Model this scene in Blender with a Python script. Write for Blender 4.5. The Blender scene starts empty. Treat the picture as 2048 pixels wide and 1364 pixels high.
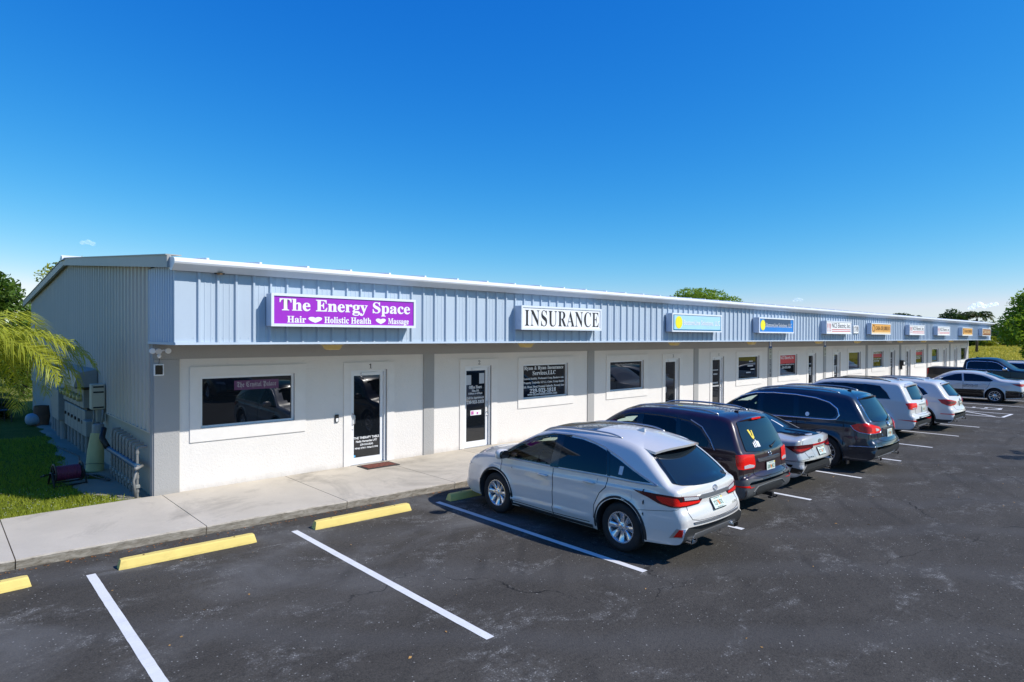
import bpy, bmesh, math, random
import numpy as np
from mathutils import Vector, Matrix
from mathutils.bvhtree import BVHTree
from mathutils.geometry import delaunay_2d_cdt

SC = bpy.context.scene
COL = SC.collection
R = math.radians
PI = math.pi

# ---------------------------------------------------------------- camera
def make_camera():
    yaw, pit, rol = R(47.161), R(-0.4802), R(0.2634)
    fw = Vector((math.cos(yaw) * math.cos(pit), math.sin(yaw) * math.cos(pit), math.sin(pit)))
    rt = Vector((math.sin(yaw), -math.cos(yaw), 0))
    up = rt.cross(fw)
    r2 = rt * math.cos(rol) + up * math.sin(rol)
    u2 = up * math.cos(rol) - rt * math.sin(rol)
    cam = bpy.data.cameras.new('camera')
    cam.sensor_width = 36
    cam.lens = 1259.66 / 2048 * 36
    cam.clip_start = 0.1
    cam.clip_end = 6000
    o = bpy.data.objects.new('camera', cam)
    m = Matrix((r2, u2, -fw)).transposed().to_4x4()
    m.translation = (-3.0474, -12.9515, 3.1163)
    o.matrix_world = m
    COL.objects.link(o)
    SC.camera = o
make_camera()

# ---------------------------------------------------------------- sky and sun
SKY_CURVE = ((19.5, 2.45), (8.0, 1.13), (7.2, 0.48))   # gain, gamma for red, green, blue
SUN_DIR = Vector((0.55, -1.0, 1.06)).normalized()
def make_light():
    w = bpy.data.worlds.new('World')
    SC.world = w
    w.use_nodes = True
    nt = w.node_tree
    bg = nt.nodes['Background']
    s = nt.nodes.new('ShaderNodeTexSky')
    s.sky_type = 'NISHITA'
    s.sun_disc = False
    s.sun_elevation = math.asin(SUN_DIR.z)
    s.sun_rotation = math.atan2(SUN_DIR.x, SUN_DIR.y)
    s.altitude = 0
    s.air_density = 1.0
    s.dust_density = 0.0
    s.ozone_density = 4.0
    # film-like colour response of the whole sky, channel by channel
    sep = nt.nodes.new('ShaderNodeSeparateColor')
    com = nt.nodes.new('ShaderNodeCombineColor')
    nt.links.new(s.outputs[0], sep.inputs[0])
    chan = []
    for i, (gain, gam) in enumerate(SKY_CURVE):
        pw = nt.nodes.new('ShaderNodeMath'); pw.operation = 'POWER'
        pre = nt.nodes.new('ShaderNodeMath'); pre.operation = 'MULTIPLY'
        post = nt.nodes.new('ShaderNodeMath'); post.operation = 'MULTIPLY'
        pre.inputs[1].default_value = 0.1
        pw.inputs[1].default_value = gam
        post.inputs[1].default_value = gain
        nt.links.new(sep.outputs[i], pre.inputs[0])
        nt.links.new(pre.outputs[0], pw.inputs[0])
        nt.links.new(pw.outputs[0], post.inputs[0])
        chan.append(post.outputs[0])
    lim = nt.nodes.new('ShaderNodeMath'); lim.operation = 'MULTIPLY'; lim.inputs[1].default_value = 0.88
    mn = nt.nodes.new('ShaderNodeMath'); mn.operation = 'MINIMUM'
    nt.links.new(chan[1], lim.inputs[0])
    nt.links.new(chan[0], mn.inputs[0]); nt.links.new(lim.outputs[0], mn.inputs[1])
    nt.links.new(mn.outputs[0], com.inputs[0])
    nt.links.new(chan[1], com.inputs[1]); nt.links.new(chan[2], com.inputs[2])
    nt.links.new(com.outputs[0], bg.inputs[0])
    bg.inputs[1].default_value = 0.125
    l = bpy.data.lights.new('sun', 'SUN')
    l.energy = 3.9
    l.angle = R(0.5)
    l.color = (1.0, 0.965, 0.91)
    o = bpy.data.objects.new('sun', l)
    o.rotation_euler = SUN_DIR.to_track_quat('Z', 'Y').to_euler()
    o.location = (20, -30, 40)
    COL.objects.link(o)
make_light()
SC.view_settings.view_transform = 'Standard'
SC.view_settings.look = 'None'
SC.view_settings.exposure = 0.32
SC.view_settings.gamma = 1.0

# ---------------------------------------------------------------- materials
def new_mat(name):
    m = bpy.data.materials.new(name)
    m.use_nodes = True
    return m, m.node_tree, m.node_tree.nodes['Principled BSDF']

def N(nt, kind, **kw):
    n = nt.nodes.new('ShaderNode' + kind)
    for k, v in kw.items():
        if isinstance(v, tuple) and len(v) == 2 and v[0] == 'in':
            continue
        setattr(n, k, v)
    return n

def noise(nt, vec, scale, detail=4, rough=0.55, dist=0.0):
    n = nt.nodes.new('ShaderNodeTexNoise')
    n.inputs['Scale'].default_value = scale
    n.inputs['Detail'].default_value = detail
    n.inputs['Roughness'].default_value = rough
    n.inputs['Distortion'].default_value = dist
    nt.links.new(vec, n.inputs['Vector'])
    return n.outputs['Fac']

def ramp(nt, fac, a, b, ca=(0, 0, 0, 1), cb=(1, 1, 1, 1)):
    n = nt.nodes.new('ShaderNodeValToRGB')
    n.color_ramp.elements[0].position = a
    n.color_ramp.elements[1].position = b
    n.color_ramp.elements[0].color = ca
    n.color_ramp.elements[1].color = cb
    nt.links.new(fac, n.inputs[0])
    return n.outputs[0]

def mixc(nt, fac, a, b, mode='MIX'):
    n = nt.nodes.new('ShaderNodeMix')
    n.data_type = 'RGBA'
    n.blend_type = mode
    for s, v in ((n.inputs[0], fac), (n.inputs[6], a), (n.inputs[7], b)):
        if isinstance(v, (int, float)):
            s.default_value = v
        elif isinstance(v, tuple):
            s.default_value = v if len(v) == 4 else (*v, 1)
        else:
            nt.links.new(v, s)
    return n.outputs[2]

def math_n(nt, op, a, b=0.0):
    n = nt.nodes.new('ShaderNodeMath')
    n.operation = op
    for s, v in ((n.inputs[0], a), (n.inputs[1], b)):
        if isinstance(v, (int, float)):
            s.default_value = v
        else:
            nt.links.new(v, s)
    return n.outputs[0]

def wpos(nt, scale=(1, 1, 1)):
    g = nt.nodes.new('ShaderNodeNewGeometry')
    m = nt.nodes.new('ShaderNodeMapping')
    m.inputs['Scale'].default_value = scale
    nt.links.new(g.outputs['Position'], m.inputs['Vector'])
    return m.outputs[0]

def opos(nt, scale=(1, 1, 1)):
    g = nt.nodes.new('ShaderNodeTexCoord')
    m = nt.nodes.new('ShaderNodeMapping')
    m.inputs['Scale'].default_value = scale
    nt.links.new(g.outputs['Object'], m.inputs['Vector'])
    return m.outputs[0]

def bump(nt, bs, h, strength, dist=0.01):
    b = nt.nodes.new('ShaderNodeBump')
    b.inputs['Strength'].default_value = strength
    b.inputs['Distance'].default_value = dist
    nt.links.new(h, b.inputs['Height'])
    nt.links.new(b.outputs[0], bs.inputs['Normal'])

def mat(name, col, rough=0.5, metal=0.0, spec=0.5, var=0.0, vscale=3.0, bmp=0.0, bscale=60.0, coat=0.0, world=True, bdist=0.01):
    m, nt, bs = new_mat(name)
    bs.inputs['Base Color'].default_value = (*col, 1)
    bs.inputs['Roughness'].default_value = rough
    bs.inputs['Metallic'].default_value = metal
    bs.inputs['Specular IOR Level'].default_value = spec
    bs.inputs['Coat Weight'].default_value = coat
    bs.inputs['Coat Roughness'].default_value = 0.03
    if var or bmp:
        p = wpos(nt) if world else opos(nt)
        if var:
            f = noise(nt, p, vscale, 6, 0.6)
            f = ramp(nt, f, 0.3, 0.7)
            lo = tuple(c * (1 - var) for c in col)
            hi = tuple(min(1, c * (1 + var * 0.6)) for c in col)
            nt.links.new(mixc(nt, f, lo, hi), bs.inputs['Base Color'])
        if bmp:
            bump(nt, bs, noise(nt, p, bscale, 5, 0.6), bmp, bdist)
    return m

def mat_asphalt():
    m, nt, bs = new_mat('asphalt')
    p = wpos(nt)
    g = nt.nodes.new('ShaderNodeNewGeometry')
    sx = nt.nodes.new('ShaderNodeSeparateXYZ')
    nt.links.new(g.outputs['Position'], sx.inputs[0])
    big = ramp(nt, noise(nt, p, 0.20, 6, 0.6, 0.4), 0.36, 0.70)
    mid = ramp(nt, noise(nt, wpos(nt, (0.7, 1.3, 1)), 0.9, 8, 0.68, 0.8), 0.42, 0.75)
    base = mixc(nt, big, (0.034, 0.0307, 0.0262), (0.060, 0.0540, 0.0460))
    base = mixc(nt, math_n(nt, 'MULTIPLY', mid, .7), base, (0.088, 0.080, 0.068))
    # grain of the aggregate at two sizes
    gr = ramp(nt, noise(nt, p, 55, 4, 0.75), 0.36, 0.70)
    base = mixc(nt, math_n(nt, 'MULTIPLY', gr, .55), base, (0.125, 0.114, 0.098))
    gr2 = ramp(nt, noise(nt, p, 21, 3, 0.7), 0.30, 0.52, (1, 1, 1, 1), (0, 0, 0, 1))
    base = mixc(nt, math_n(nt, 'MULTIPLY', gr2, .45), base, (0.017, 0.017, 0.017))
    # long sweeping tyre and sealer marks
    wv = N(nt, 'TexWave', wave_type='BANDS', bands_direction='DIAGONAL')
    wv.inputs['Scale'].default_value = 0.22
    wv.inputs['Distortion'].default_value = 7
    wv.inputs['Detail'].default_value = 6
    wv.inputs['Detail Scale'].default_value = 0.7
    nt.links.new(p, wv.inputs['Vector'])
    base = mixc(nt, math_n(nt, 'MULTIPLY', ramp(nt, wv.outputs['Fac'], 0.66, 1.0), 0.30), base, (0.095, 0.093, 0.090))
    # arcs of turning tyres
    ar = N(nt, 'TexWave', wave_type='RINGS', rings_direction='Z')
    ar.inputs['Scale'].default_value = 0.55
    ar.inputs['Distortion'].default_value = 2.2
    ar.inputs['Detail'].default_value = 4
    mp = nt.nodes.new('ShaderNodeMapping')
    mp.inputs['Location'].default_value = (-22, 26, 0)
    nt.links.new(g.outputs['Position'], mp.inputs['Vector'])
    nt.links.new(mp.outputs[0], ar.inputs['Vector'])
    arm = math_n(nt, 'MULTIPLY', ramp(nt, ar.outputs['Fac'], 0.80, 0.98), ramp(nt, noise(nt, p, 0.4, 5, .6), .45, .65))
    base = mixc(nt, math_n(nt, 'MULTIPLY', arm, 0.28), base, (0.018, 0.018, 0.018))
    # pale scuffs of worn sealer with exposed stones
    wear = ramp(nt, noise(nt, wpos(nt, (0.9, 1.6, 1)), 0.95, 7, 0.66, 0.5), 0.535, 0.64)
    vo = N(nt, 'TexVoronoi')
    vo.inputs['Scale'].default_value = 40
    nt.links.new(p, vo.inputs['Vector'])
    stones = ramp(nt, vo.outputs['Distance'], 0.18, 0.40, (1, 1, 1, 1), (0, 0, 0, 1))
    patch = ramp(nt, noise(nt, p, 7, 5, .65), 0.42, 0.60)
    stones = math_n(nt, 'MULTIPLY', stones, patch)
    base = mixc(nt, math_n(nt, 'MULTIPLY', wear, stones), base, (0.40, 0.39, 0.36))
    base = mixc(nt, math_n(nt, 'MULTIPLY', math_n(nt, 'MULTIPLY', wear, patch), 0.36), base, (0.19, 0.185, 0.175))
    # loose pale stones everywhere
    v2 = N(nt, 'TexVoronoi')
    v2.inputs['Scale'].default_value = 26
    nt.links.new(p, v2.inputs['Vector'])
    sp = math_n(nt, 'MULTIPLY', math_n(nt, 'LESS_THAN', v2.outputs['Distance'], 0.20), ramp(nt, noise(nt, p, 1.6, 4), 0.40, 0.60))
    rnd_ = nt.nodes.new('ShaderNodeSeparateColor')
    nt.links.new(v2.outputs['Color'], rnd_.inputs[0])
    sp = math_n(nt, 'MULTIPLY', sp, math_n(nt, 'GREATER_THAN', rnd_.outputs[0], 0.84))
    base = mixc(nt, sp, base, (0.34, 0.33, 0.30))
    # hairline cracks
    v3 = N(nt, 'TexVoronoi', feature='DISTANCE_TO_EDGE')
    v3.inputs['Scale'].default_value = 0.33
    dn = nt.nodes.new('ShaderNodeTexNoise'); dn.inputs['Scale'].default_value = 1.6; dn.inputs['Detail'].default_value = 6
    nt.links.new(p, dn.inputs['Vector'])
    va = nt.nodes.new('ShaderNodeVectorMath'); va.operation = 'MULTIPLY_ADD'
    nt.links.new(dn.outputs['Color'], va.inputs[0]); va.inputs[1].default_value = (.9, .9, 0); nt.links.new(p, va.inputs[2])
    nt.links.new(va.outputs[0], v3.inputs['Vector'])
    cr = math_n(nt, 'MULTIPLY', math_n(nt, 'LESS_THAN', v3.outputs['Distance'], 0.0032), ramp(nt, noise(nt, p, .35, 3), .48, .6))
    base = mixc(nt, math_n(nt, 'MULTIPLY', cr, .8), base, (0.010, 0.010, 0.010))
    # pale dusty water stains by the wheel stops, drifting out into the stalls
    dust = ramp(nt, noise(nt, wpos(nt, (0.75, 0.9, 1)), 0.55, 6, 0.6, 1.1), 0.46, 0.68)
    near = ramp(nt, math_n(nt, 'MULTIPLY', math_n(nt, 'ADD', sx.outputs[1], 7.4), 0.27), 0.0, 1.0)
    base = mixc(nt, math_n(nt, 'MULTIPLY', math_n(nt, 'MULTIPLY', dust, near), 0.48), base, (0.22, 0.218, 0.212))
    nt.links.new(base, bs.inputs['Base Color'])
    bs.inputs['Roughness'].default_value = 0.9
    bs.inputs['Specular IOR Level'].default_value = 0.15
    bump(nt, bs, math_n(nt, 'ADD', noise(nt, p, 90, 3, 0.7), math_n(nt, 'MULTIPLY', vo.outputs['Distance'], 0.5)), 0.6, 0.008)
    return m

def mat_concrete(name, col, stain=0.35, edge=False):
    m, nt, bs = new_mat(name)
    p = wpos(nt)
    f = ramp(nt, noise(nt, p, 0.9, 8, 0.6, 0.3), 0.3, 0.75)
    c = mixc(nt, f, tuple(v * 0.86 for v in col), tuple(min(1, v * 1.06) for v in col))
    s = ramp(nt, noise(nt, p, 0.55, 9, 0.72, 0.7), 0.53, 0.70)
    sp_ = ramp(nt, noise(nt, p, 3.2, 7, 0.7, 0.4), 0.62, 0.70)
    c = mixc(nt, math_n(nt, 'MULTIPLY', sp_, stain * .5), c, tuple(v * 0.6 for v in col))
    c = mixc(nt, math_n(nt, 'MULTIPLY', s, stain), c, tuple(v * 0.45 for v in col))
    c = mixc(nt, math_n(nt, 'MULTIPLY', ramp(nt, noise(nt, p, 45, 4, 0.7), 0.45, 0.8), 0.25), c, tuple(v * 0.6 for v in col))
    if edge:
        g = nt.nodes.new('ShaderNodeNewGeometry')
        sx = nt.nodes.new('ShaderNodeSeparateXYZ')
        nt.links.new(g.outputs['Normal'], sx.inputs[0])
        front = ramp(nt, math_n(nt, 'MULTIPLY', sx.outputs[1], -1.0), 0.5, 0.8)
        d = ramp(nt, noise(nt, wpos(nt, (6, 1, 22)), 1.0, 7, 0.7, 0.6), 0.38, 0.66)
        dirt = mixc(nt, d, tuple(v * 0.78 for v in col), (0.17, 0.14, 0.10))
        c = mixc(nt, front, c, dirt)
    nt.links.new(c, bs.inputs['Base Color'])
    bs.inputs['Roughness'].default_value = 0.85
    bump(nt, bs, noise(nt, p, 90, 4, 0.65), 0.25, 0.004)
    return m

def mat_stucco(name, col):
    m, nt, bs = new_mat(name)
    p = wpos(nt)
    f = ramp(nt, noise(nt, p, 1.3, 6, 0.6), 0.3, 0.75)
    c = mixc(nt, f, tuple(v * 0.95 for v in col), col)
    streak = ramp(nt, noise(nt, wpos(nt, (2.5, 2.5, 0.25)), 1.0, 6, 0.7), 0.62, 0.8)
    c = mixc(nt, math_n(nt, 'MULTIPLY', streak, 0.12), c, (0.35, 0.34, 0.32))
    nt.links.new(c, bs.inputs['Base Color'])
    bs.inputs['Roughness'].default_value = 0.9
    bs.inputs['Specular IOR Level'].default_value = 0.25
    g = nt.nodes.new('ShaderNodeNewGeometry')
    sz = nt.nodes.new('ShaderNodeSeparateXYZ')
    nt.links.new(g.outputs['Position'], sz.inputs[0])
    low = ramp(nt, math_n(nt, 'ADD', sz.outputs[2], math_n(nt, 'MULTIPLY', noise(nt, wpos(nt, (1.5, 1.5, .6)), 2.2, 6, .7), .28)), .24, .40, (1, 1, 1, 1), (0, 0, 0, 1))
    c = mixc(nt, math_n(nt, 'MULTIPLY', low, .38), c, (0.30, 0.27, 0.22))
    sm = ramp(nt, noise(nt, wpos(nt, (.9, .9, 2.2)), 1.4, 7, .7, .8), .66, .74)
    c = mixc(nt, math_n(nt, 'MULTIPLY', sm, .12), c, (0.3, 0.29, 0.27))
    nt.links.new(c, bs.inputs['Base Color'])
    h = math_n(nt, 'ADD', noise(nt, p, 26, 4, 0.6, 0.6), math_n(nt, 'MULTIPLY', noise(nt, p, 80, 3, 0.6), 0.5))
    bump(nt, bs, h, 0.6, 0.013)
    return m

def mat_panel(name, col):
    m, nt, bs = new_mat(name)
    c = mixc(nt, ramp(nt, noise(nt, wpos(nt, (1.1, 1.1, .5)), 1.0, 5, .6), .3, .7), tuple(v * .93 for v in col), col)
    st = ramp(nt, noise(nt, wpos(nt, (9, 9, .35)), 1.0, 6, .7), .58, .78)
    c = mixc(nt, math_n(nt, 'MULTIPLY', st, .16), c, tuple(v * .6 for v in col))
    nt.links.new(c, bs.inputs['Base Color'])
    bs.inputs['Roughness'].default_value = .5
    bs.inputs['Specular IOR Level'].default_value = .35
    bump(nt, bs, noise(nt, wpos(nt), 1.7, 3, .5), .25, .02)
    return m

def mat_worn(name, col, under, scale, a, b, big):
    """paint chipped down to what lies under it, with scuffs"""
    m, nt, bs = new_mat(name)
    p = wpos(nt)
    c = mixc(nt, ramp(nt, noise(nt, p, 2.6, 6, .65), .3, .75), tuple(v * .86 for v in col), col)
    scuff = math_n(nt, 'MULTIPLY', ramp(nt, noise(nt, wpos(nt, (1, 3, 3)), big, 6, .7, .6), .52, .72), .28)
    c = mixc(nt, scuff, c, tuple(v * .55 for v in col))
    chip = math_n(nt, 'MULTIPLY', ramp(nt, noise(nt, p, scale, 6, .75), a, b), ramp(nt, noise(nt, p, 1.3, 4), .35, .7))
    c = mixc(nt, chip, c, under)
    nt.links.new(c, bs.inputs['Base Color'])
    bs.inputs['Roughness'].default_value = .8
    bs.inputs['Specular IOR Level'].default_value = .2
    bump(nt, bs, noise(nt, p, 75, 4, .7), .5, .006)
    return m

def mat_glass_dark(name, col=(0.012, 0.014, 0.017), rough=0.015, ior=1.75, spec=0.5):
    m, nt, bs = new_mat(name)
    bs.inputs['Base Color'].default_value = (*col, 1)
    bs.inputs['Roughness'].default_value = rough
    bs.inputs['IOR'].default_value = ior
    bs.inputs['Specular IOR Level'].default_value = spec
    p = opos(nt)
    bump(nt, bs, noise(nt, p, 1.1, 2, 0.4), 0.03, 0.02)
    return m

def mat_glass_clear(name, tint):
    m = bpy.data.materials.new(name)
    m.use_nodes = True
    nt = m.node_tree
    nt.nodes.clear()
    out = nt.nodes.new('ShaderNodeOutputMaterial')
    t = nt.nodes.new('ShaderNodeBsdfTransparent')
    t.inputs[0].default_value = (*tint, 1)
    g = nt.nodes.new('ShaderNodeBsdfGlossy')
    g.inputs['Roughness'].default_value = 0.01
    fr = nt.nodes.new('ShaderNodeFresnel')
    fr.inputs[0].default_value = 1.55
    mx = nt.nodes.new('ShaderNodeMixShader')
    nt.links.new(fr.outputs[0], mx.inputs[0])
    nt.links.new(t.outputs[0], mx.inputs[1])
    nt.links.new(g.outputs[0], mx.inputs[2])
    nt.links.new(mx.outputs[0], out.inputs[0])
    return m

def mat_leaf(name, c1, c2, rough=0.5, trans=0.35):
    m, nt, bs = new_mat(name)
    p = wpos(nt)
    f = ramp(nt, noise(nt, p, 1.3, 5, 0.7), 0.3, 0.7)
    oi = nt.nodes.new('ShaderNodeNewGeometry')
    rp = oi.outputs['Random Per Island']
    c = mixc(nt, f, c1, c2)
    c = mixc(nt, math_n(nt, 'MULTIPLY', rp, 0.5), c, tuple(min(1, v * 1.5) for v in c2))
    nt.links.new(c, bs.inputs['Base Color'])
    bs.inputs['Roughness'].default_value = rough
    bs.inputs['Specular IOR Level'].default_value = 0.3
    tr = nt.nodes.new('ShaderNodeBsdfTranslucent')
    nt.links.new(mixc(nt, 1.0, c, (1.0, 1.0, 0.45), 'MULTIPLY'), tr.inputs[0])
    mx = nt.nodes.new('ShaderNodeMixShader')
    mx.inputs[0].default_value = trans
    nt.links.new(bs.outputs[0], mx.inputs[1])
    nt.links.new(tr.outputs[0], mx.inputs[2])
    nt.links.new(mx.outputs[0], nt.nodes['Material Output'].inputs[0])
    return m

def mat_grass(name, c1, c2, c3, scale=1.0):
    m, nt, bs = new_mat(name)
    p = wpos(nt)
    c = mixc(nt, ramp(nt, noise(nt, p, 0.5 * scale, 6, 0.65, 0.5), 0.35, 0.68), c1, c2)
    c = mixc(nt, ramp(nt, noise(nt, p, 5 * scale, 5, 0.7), 0.5, 0.75), c, c3)
    nt.links.new(c, bs.inputs['Base Color'])
    bs.inputs['Roughness'].default_value = 0.95
    bs.inputs['Specular IOR Level'].default_value = 0.1
    bump(nt, bs, noise(nt, p, 14 * scale, 5, 0.7), 0.9, 0.06)
    return m

M = {}
M['asphalt'] = mat_asphalt()
M['concrete'] = mat_concrete('sidewalk_concrete', (0.57, 0.505, 0.41), 0.75, True)
M['joint'] = mat('joint_dirt', (0.06, 0.05, 0.035), 0.95, var=0.3)
M['line'] = mat_worn('line_paint', (0.76, 0.755, 0.74), (0.16, 0.16, 0.155), 22, .60, .74, 3.0)
M['yellow'] = mat_worn('wheel_stop_yellow', (0.83, 0.64, 0.20), (0.42, 0.36, 0.22), 14, .60, .72, 4.0)
M['white_stucco'] = mat_stucco('white_stucco', (0.755, 0.712, 0.66))
M['grey_stucco'] = mat_stucco('grey_stucco', (0.385, 0.375, 0.36))
M['base_stucco'] = mat_stucco('base_stucco', (0.42, 0.40, 0.34))
M['trim'] = mat('surround_trim', (0.75, 0.71, 0.66), 0.7, var=0.05, bmp=0.1)
M['blue_metal'] = mat_panel('blue_steel_panel', (0.475, 0.558, 0.645))
M['grey_metal'] = mat_panel('grey_steel_panel', (0.52, 0.475, 0.415))
M['roof_white'] = mat('roof_trim_white', (0.80, 0.81, 0.82), 0.4, var=0.04)
M['rake'] = mat('rake_trim', (0.36, 0.355, 0.33), 0.5, var=0.06)
M['alu'] = mat('white_aluminium', (0.78, 0.78, 0.78), 0.35)
M['reveal'] = mat('jamb_grey', (0.33, 0.33, 0.335), 0.6)
M['pane'] = mat_glass_dark('shop_pane', (0.008, 0.010, 0.013), 0.012, 1.7)
M['black'] = mat('black_plastic', (0.012, 0.012, 0.013), 0.55)
M['black_print'] = mat('black_print', (0.015, 0.015, 0.017), 0.6)
M['white_print'] = mat('white_print', (0.85, 0.85, 0.85), 0.6)
M['red_print'] = mat('red_print', (0.62, 0.03, 0.04), 0.5)
M['steel'] = mat('brushed_steel', (0.62, 0.62, 0.63), 0.28, 1.0)

# ---------------------------------------------------------------- mesh helpers
class MB:
    """collects verts and faces for one mesh"""
    def __init__(s):
        s.v = []; s.f = []; s.m = []
    def add(s, vs, fs, mi=0):
        b = len(s.v)
        s.v.extend([tuple(v) for v in vs])
        s.f.extend([tuple(b + i for i in f) for f in fs])
        s.m.extend([mi] * len(fs))
        return s
    def box(s, x0, x1, y0, y1, z0, z1, mi=0, c=0.0):
        if c <= 0:
            vs = [(x, y, z) for z in (z0, z1) for y in (y0, y1) for x in (x0, x1)]
            fs = [(0, 2, 3, 1), (4, 5, 7, 6), (0, 1, 5, 4), (2, 6, 7, 3), (0, 4, 6, 2), (1, 3, 7, 5)]
            return s.add(vs, fs, mi)
        vs = []
        for z, i in ((z0, c), (z0 + c, 0), (z1 - c, 0), (z1, c)):
            k = c
            a0, a1, b0, b1 = x0 + i, x1 - i, y0 + i, y1 - i
            vs += [(a0 + k, b0, z), (a1 - k, b0, z), (a1, b0 + k, z), (a1, b1 - k, z), (a1 - k, b1, z), (a0 + k, b1, z), (a0, b1 - k, z), (a0, b0 + k, z)]
        fs = [tuple(range(7, -1, -1)), tuple(range(24, 32))]
        for r in range(3):
            for j in range(8):
                a = r * 8 + j; b = r * 8 + (j + 1) % 8
                fs.append((a, b, b + 8, a + 8))
        return s.add(vs, fs, mi)
    def prism(s, poly, axis, a0, a1, mi=0):
        """poly 2d (ccw) extruded along axis from a0 to a1. axis 'x': poly=(y,z); 'y': poly=(x,z); 'z': poly=(x,y)"""
        n = len(poly)
        def P(p, a):
            return {'x': (a, p[0], p[1]), 'y': (p[0], a, p[1]), 'z': (p[0], p[1], a)}[axis]
        vs = [P(p, a0) for p in poly] + [P(p, a1) for p in poly]
        fs = [tuple(range(n - 1, -1, -1)), tuple(range(n, 2 * n))]
        for i in range(n):
            j = (i + 1) % n
            fs.append((i, j, n + j, n + i))
        return s.add(vs, fs, mi)
    def tube(s, path, r, n=8, cap=True, mi=0):
        path = [Vector(p) for p in path]
        rs = r if isinstance(r, (list, tuple)) else [r] * len(path)
        vs = []
        ref = None
        for i, p in enumerate(path):
            t = (path[min(i + 1, len(path) - 1)] - path[max(i - 1, 0)]).normalized()
            if ref is None:
                ref = t.orthogonal().normalized()
            ref = (ref - t * ref.dot(t)).normalized()
            b = t.cross(ref)
            for k in range(n):
                a = 2 * PI * k / n
                vs.append(p + (ref * math.cos(a) + b * math.sin(a)) * rs[i])
        fs = []
        for i in range(len(path) - 1):
            for k in range(n):
                a = i * n + k; b2 = i * n + (k + 1) % n
                fs.append((a, b2, b2 + n, a + n))
        if cap:
            fs.append(tuple(range(n - 1, -1, -1)))
            fs.append(tuple(range((len(path) - 1) * n, len(path) * n)))
        return s.add(vs, fs, mi)
    def lathe(s, prof, n=24, axis='z', at=(0, 0, 0), mi=0, close=False):
        vs = []
        for (r, h) in prof:
            for k in range(n):
                a = 2 * PI * k / n
                c, d = r * math.cos(a), r * math.sin(a)
                q = {'z': (c, d, h), 'y': (c, h, d), 'x': (h, c, d)}[axis]
                vs.append((q[0] + at[0], q[1] + at[1], q[2] + at[2]))
        fs = []
        m = len(prof)
        for i in range(m - 1 if not close else m):
            for k in range(n):
                a = i * n + k; b = i * n + (k + 1) % n
                i2 = (i + 1) % m
                c = i2 * n + (k + 1) % n; d = i2 * n + k
                fs.append((a, b, c, d) if axis != 'y' else (d, c, b, a))
        return s.add(vs, fs, mi)
    def ellipsoid(s, c, r, nu=14, nv=8, e=1.0, mi=0):
        vs = []
        for j in range(nv + 1):
            t = -PI / 2 + PI * j / nv
            for i in range(nu):
                a = 2 * PI * i / nu
                def pw(v): return math.copysign(abs(v) ** e, v)
                vs.append((c[0] + r[0] * pw(math.cos(t)) * pw(math.cos(a)), c[1] + r[1] * pw(math.cos(t)) * pw(math.sin(a)), c[2] + r[2] * pw(math.sin(t))))
        fs = []
        for j in range(nv):
            for i in range(nu):
                a = j * nu + i; b = j * nu + (i + 1) % nu
                fs.append((a, b, b + nu, a + nu))
        return s.add(vs, fs, mi)
    def mesh(s, name, mats, smooth=False, sharp=None):
        me = bpy.data.meshes.new(name)
        me.from_pydata(s.v, [], s.f)
        if not isinstance(mats, (list, tuple)):
            mats = [mats]
        for m in mats:
            me.materials.append(m)
        if len(mats) > 1:
            me.polygons.foreach_set('material_index', s.m)
        if smooth:
            me.polygons.foreach_set('use_smooth', [True] * len(me.polygons))
            if sharp:
                me.set_sharp_from_angle(angle=R(sharp))
        me.update()
        return me
    def build(s, name, mats, parent=None, smooth=False, sharp=None, loc=None):
        return obj(name, s.mesh(name, mats, smooth, sharp), parent, loc)

def obj(name, me, parent=None, loc=None):
    o = bpy.data.objects.new(name, me)
    COL.objects.link(o)
    if parent:
        o.parent = parent
    if loc:
        o.location = loc
    return o

def tag(o, label=None, cat=None, group=None, kind=None):
    if label: o['label'] = label
    if cat: o['category'] = cat
    if group: o['group'] = group
    if kind: o['kind'] = kind
    return o

def thing(name, label, cat, loc=(0, 0, 0), rz=0.0, group=None):
    o = bpy.data.objects.new(name, None)
    COL.objects.link(o)
    o.location = loc
    o.rotation_euler = (0, 0, rz)
    o.empty_display_size = 0.2
    return tag(o, label, cat, group)

def struct(o):
    o['kind'] = 'structure'
    return o

def copy_tree(o, parent=None):
    c = o.copy()
    COL.objects.link(c)
    c.parent = parent
    for ch in list(o.children):
        copy_tree(ch, c)
    return c

def serif(t):
    out = ''
    for ch in t:
        if 'A' <= ch <= 'Z': out += chr(0x1D400 + ord(ch) - 65)
        elif 'a' <= ch <= 'z': out += chr(0x1D41A + ord(ch) - 97)
        elif '0' <= ch <= '9': out += chr(0x1D7CE + ord(ch) - 48)
        else: out += ch
    return out

def fraktur(t):
    out = ''
    for ch in t:
        if 'A' <= ch <= 'Z': out += chr(0x1D56C + ord(ch) - 65)
        elif 'a' <= ch <= 'z': out += chr(0x1D586 + ord(ch) - 97)
        else: out += ch
    return out

_TXT = []
def text_geo(body, offset=0.0, res=3, spacing=1.0):
    if not _TXT:
        keep = bpy.data.curves.new('lettering_source', 'FONT')
        keep.use_fake_user = True
        _TXT.append(keep)
    c = _TXT[0]
    c.body = body
    c.resolution_u = res
    c.offset = offset
    c.space_character = spacing
    o = bpy.data.objects.new('t', c)
    me = o.to_mesh()
    vs = [tuple(v.co) for v in me.vertices]
    fs = [tuple(p.vertices) for p in me.polygons]
    o.to_mesh_clear()
    bpy.data.objects.remove(o)
    if not vs:
        return [], []
    a = np.array(vs)
    lo, hi = a.min(0), a.max(0)
    a[:, :2] = (a[:, :2] - (lo + hi)[:2] / 2) / np.maximum((hi - lo)[:2], 1e-6)
    return a, fs

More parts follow.
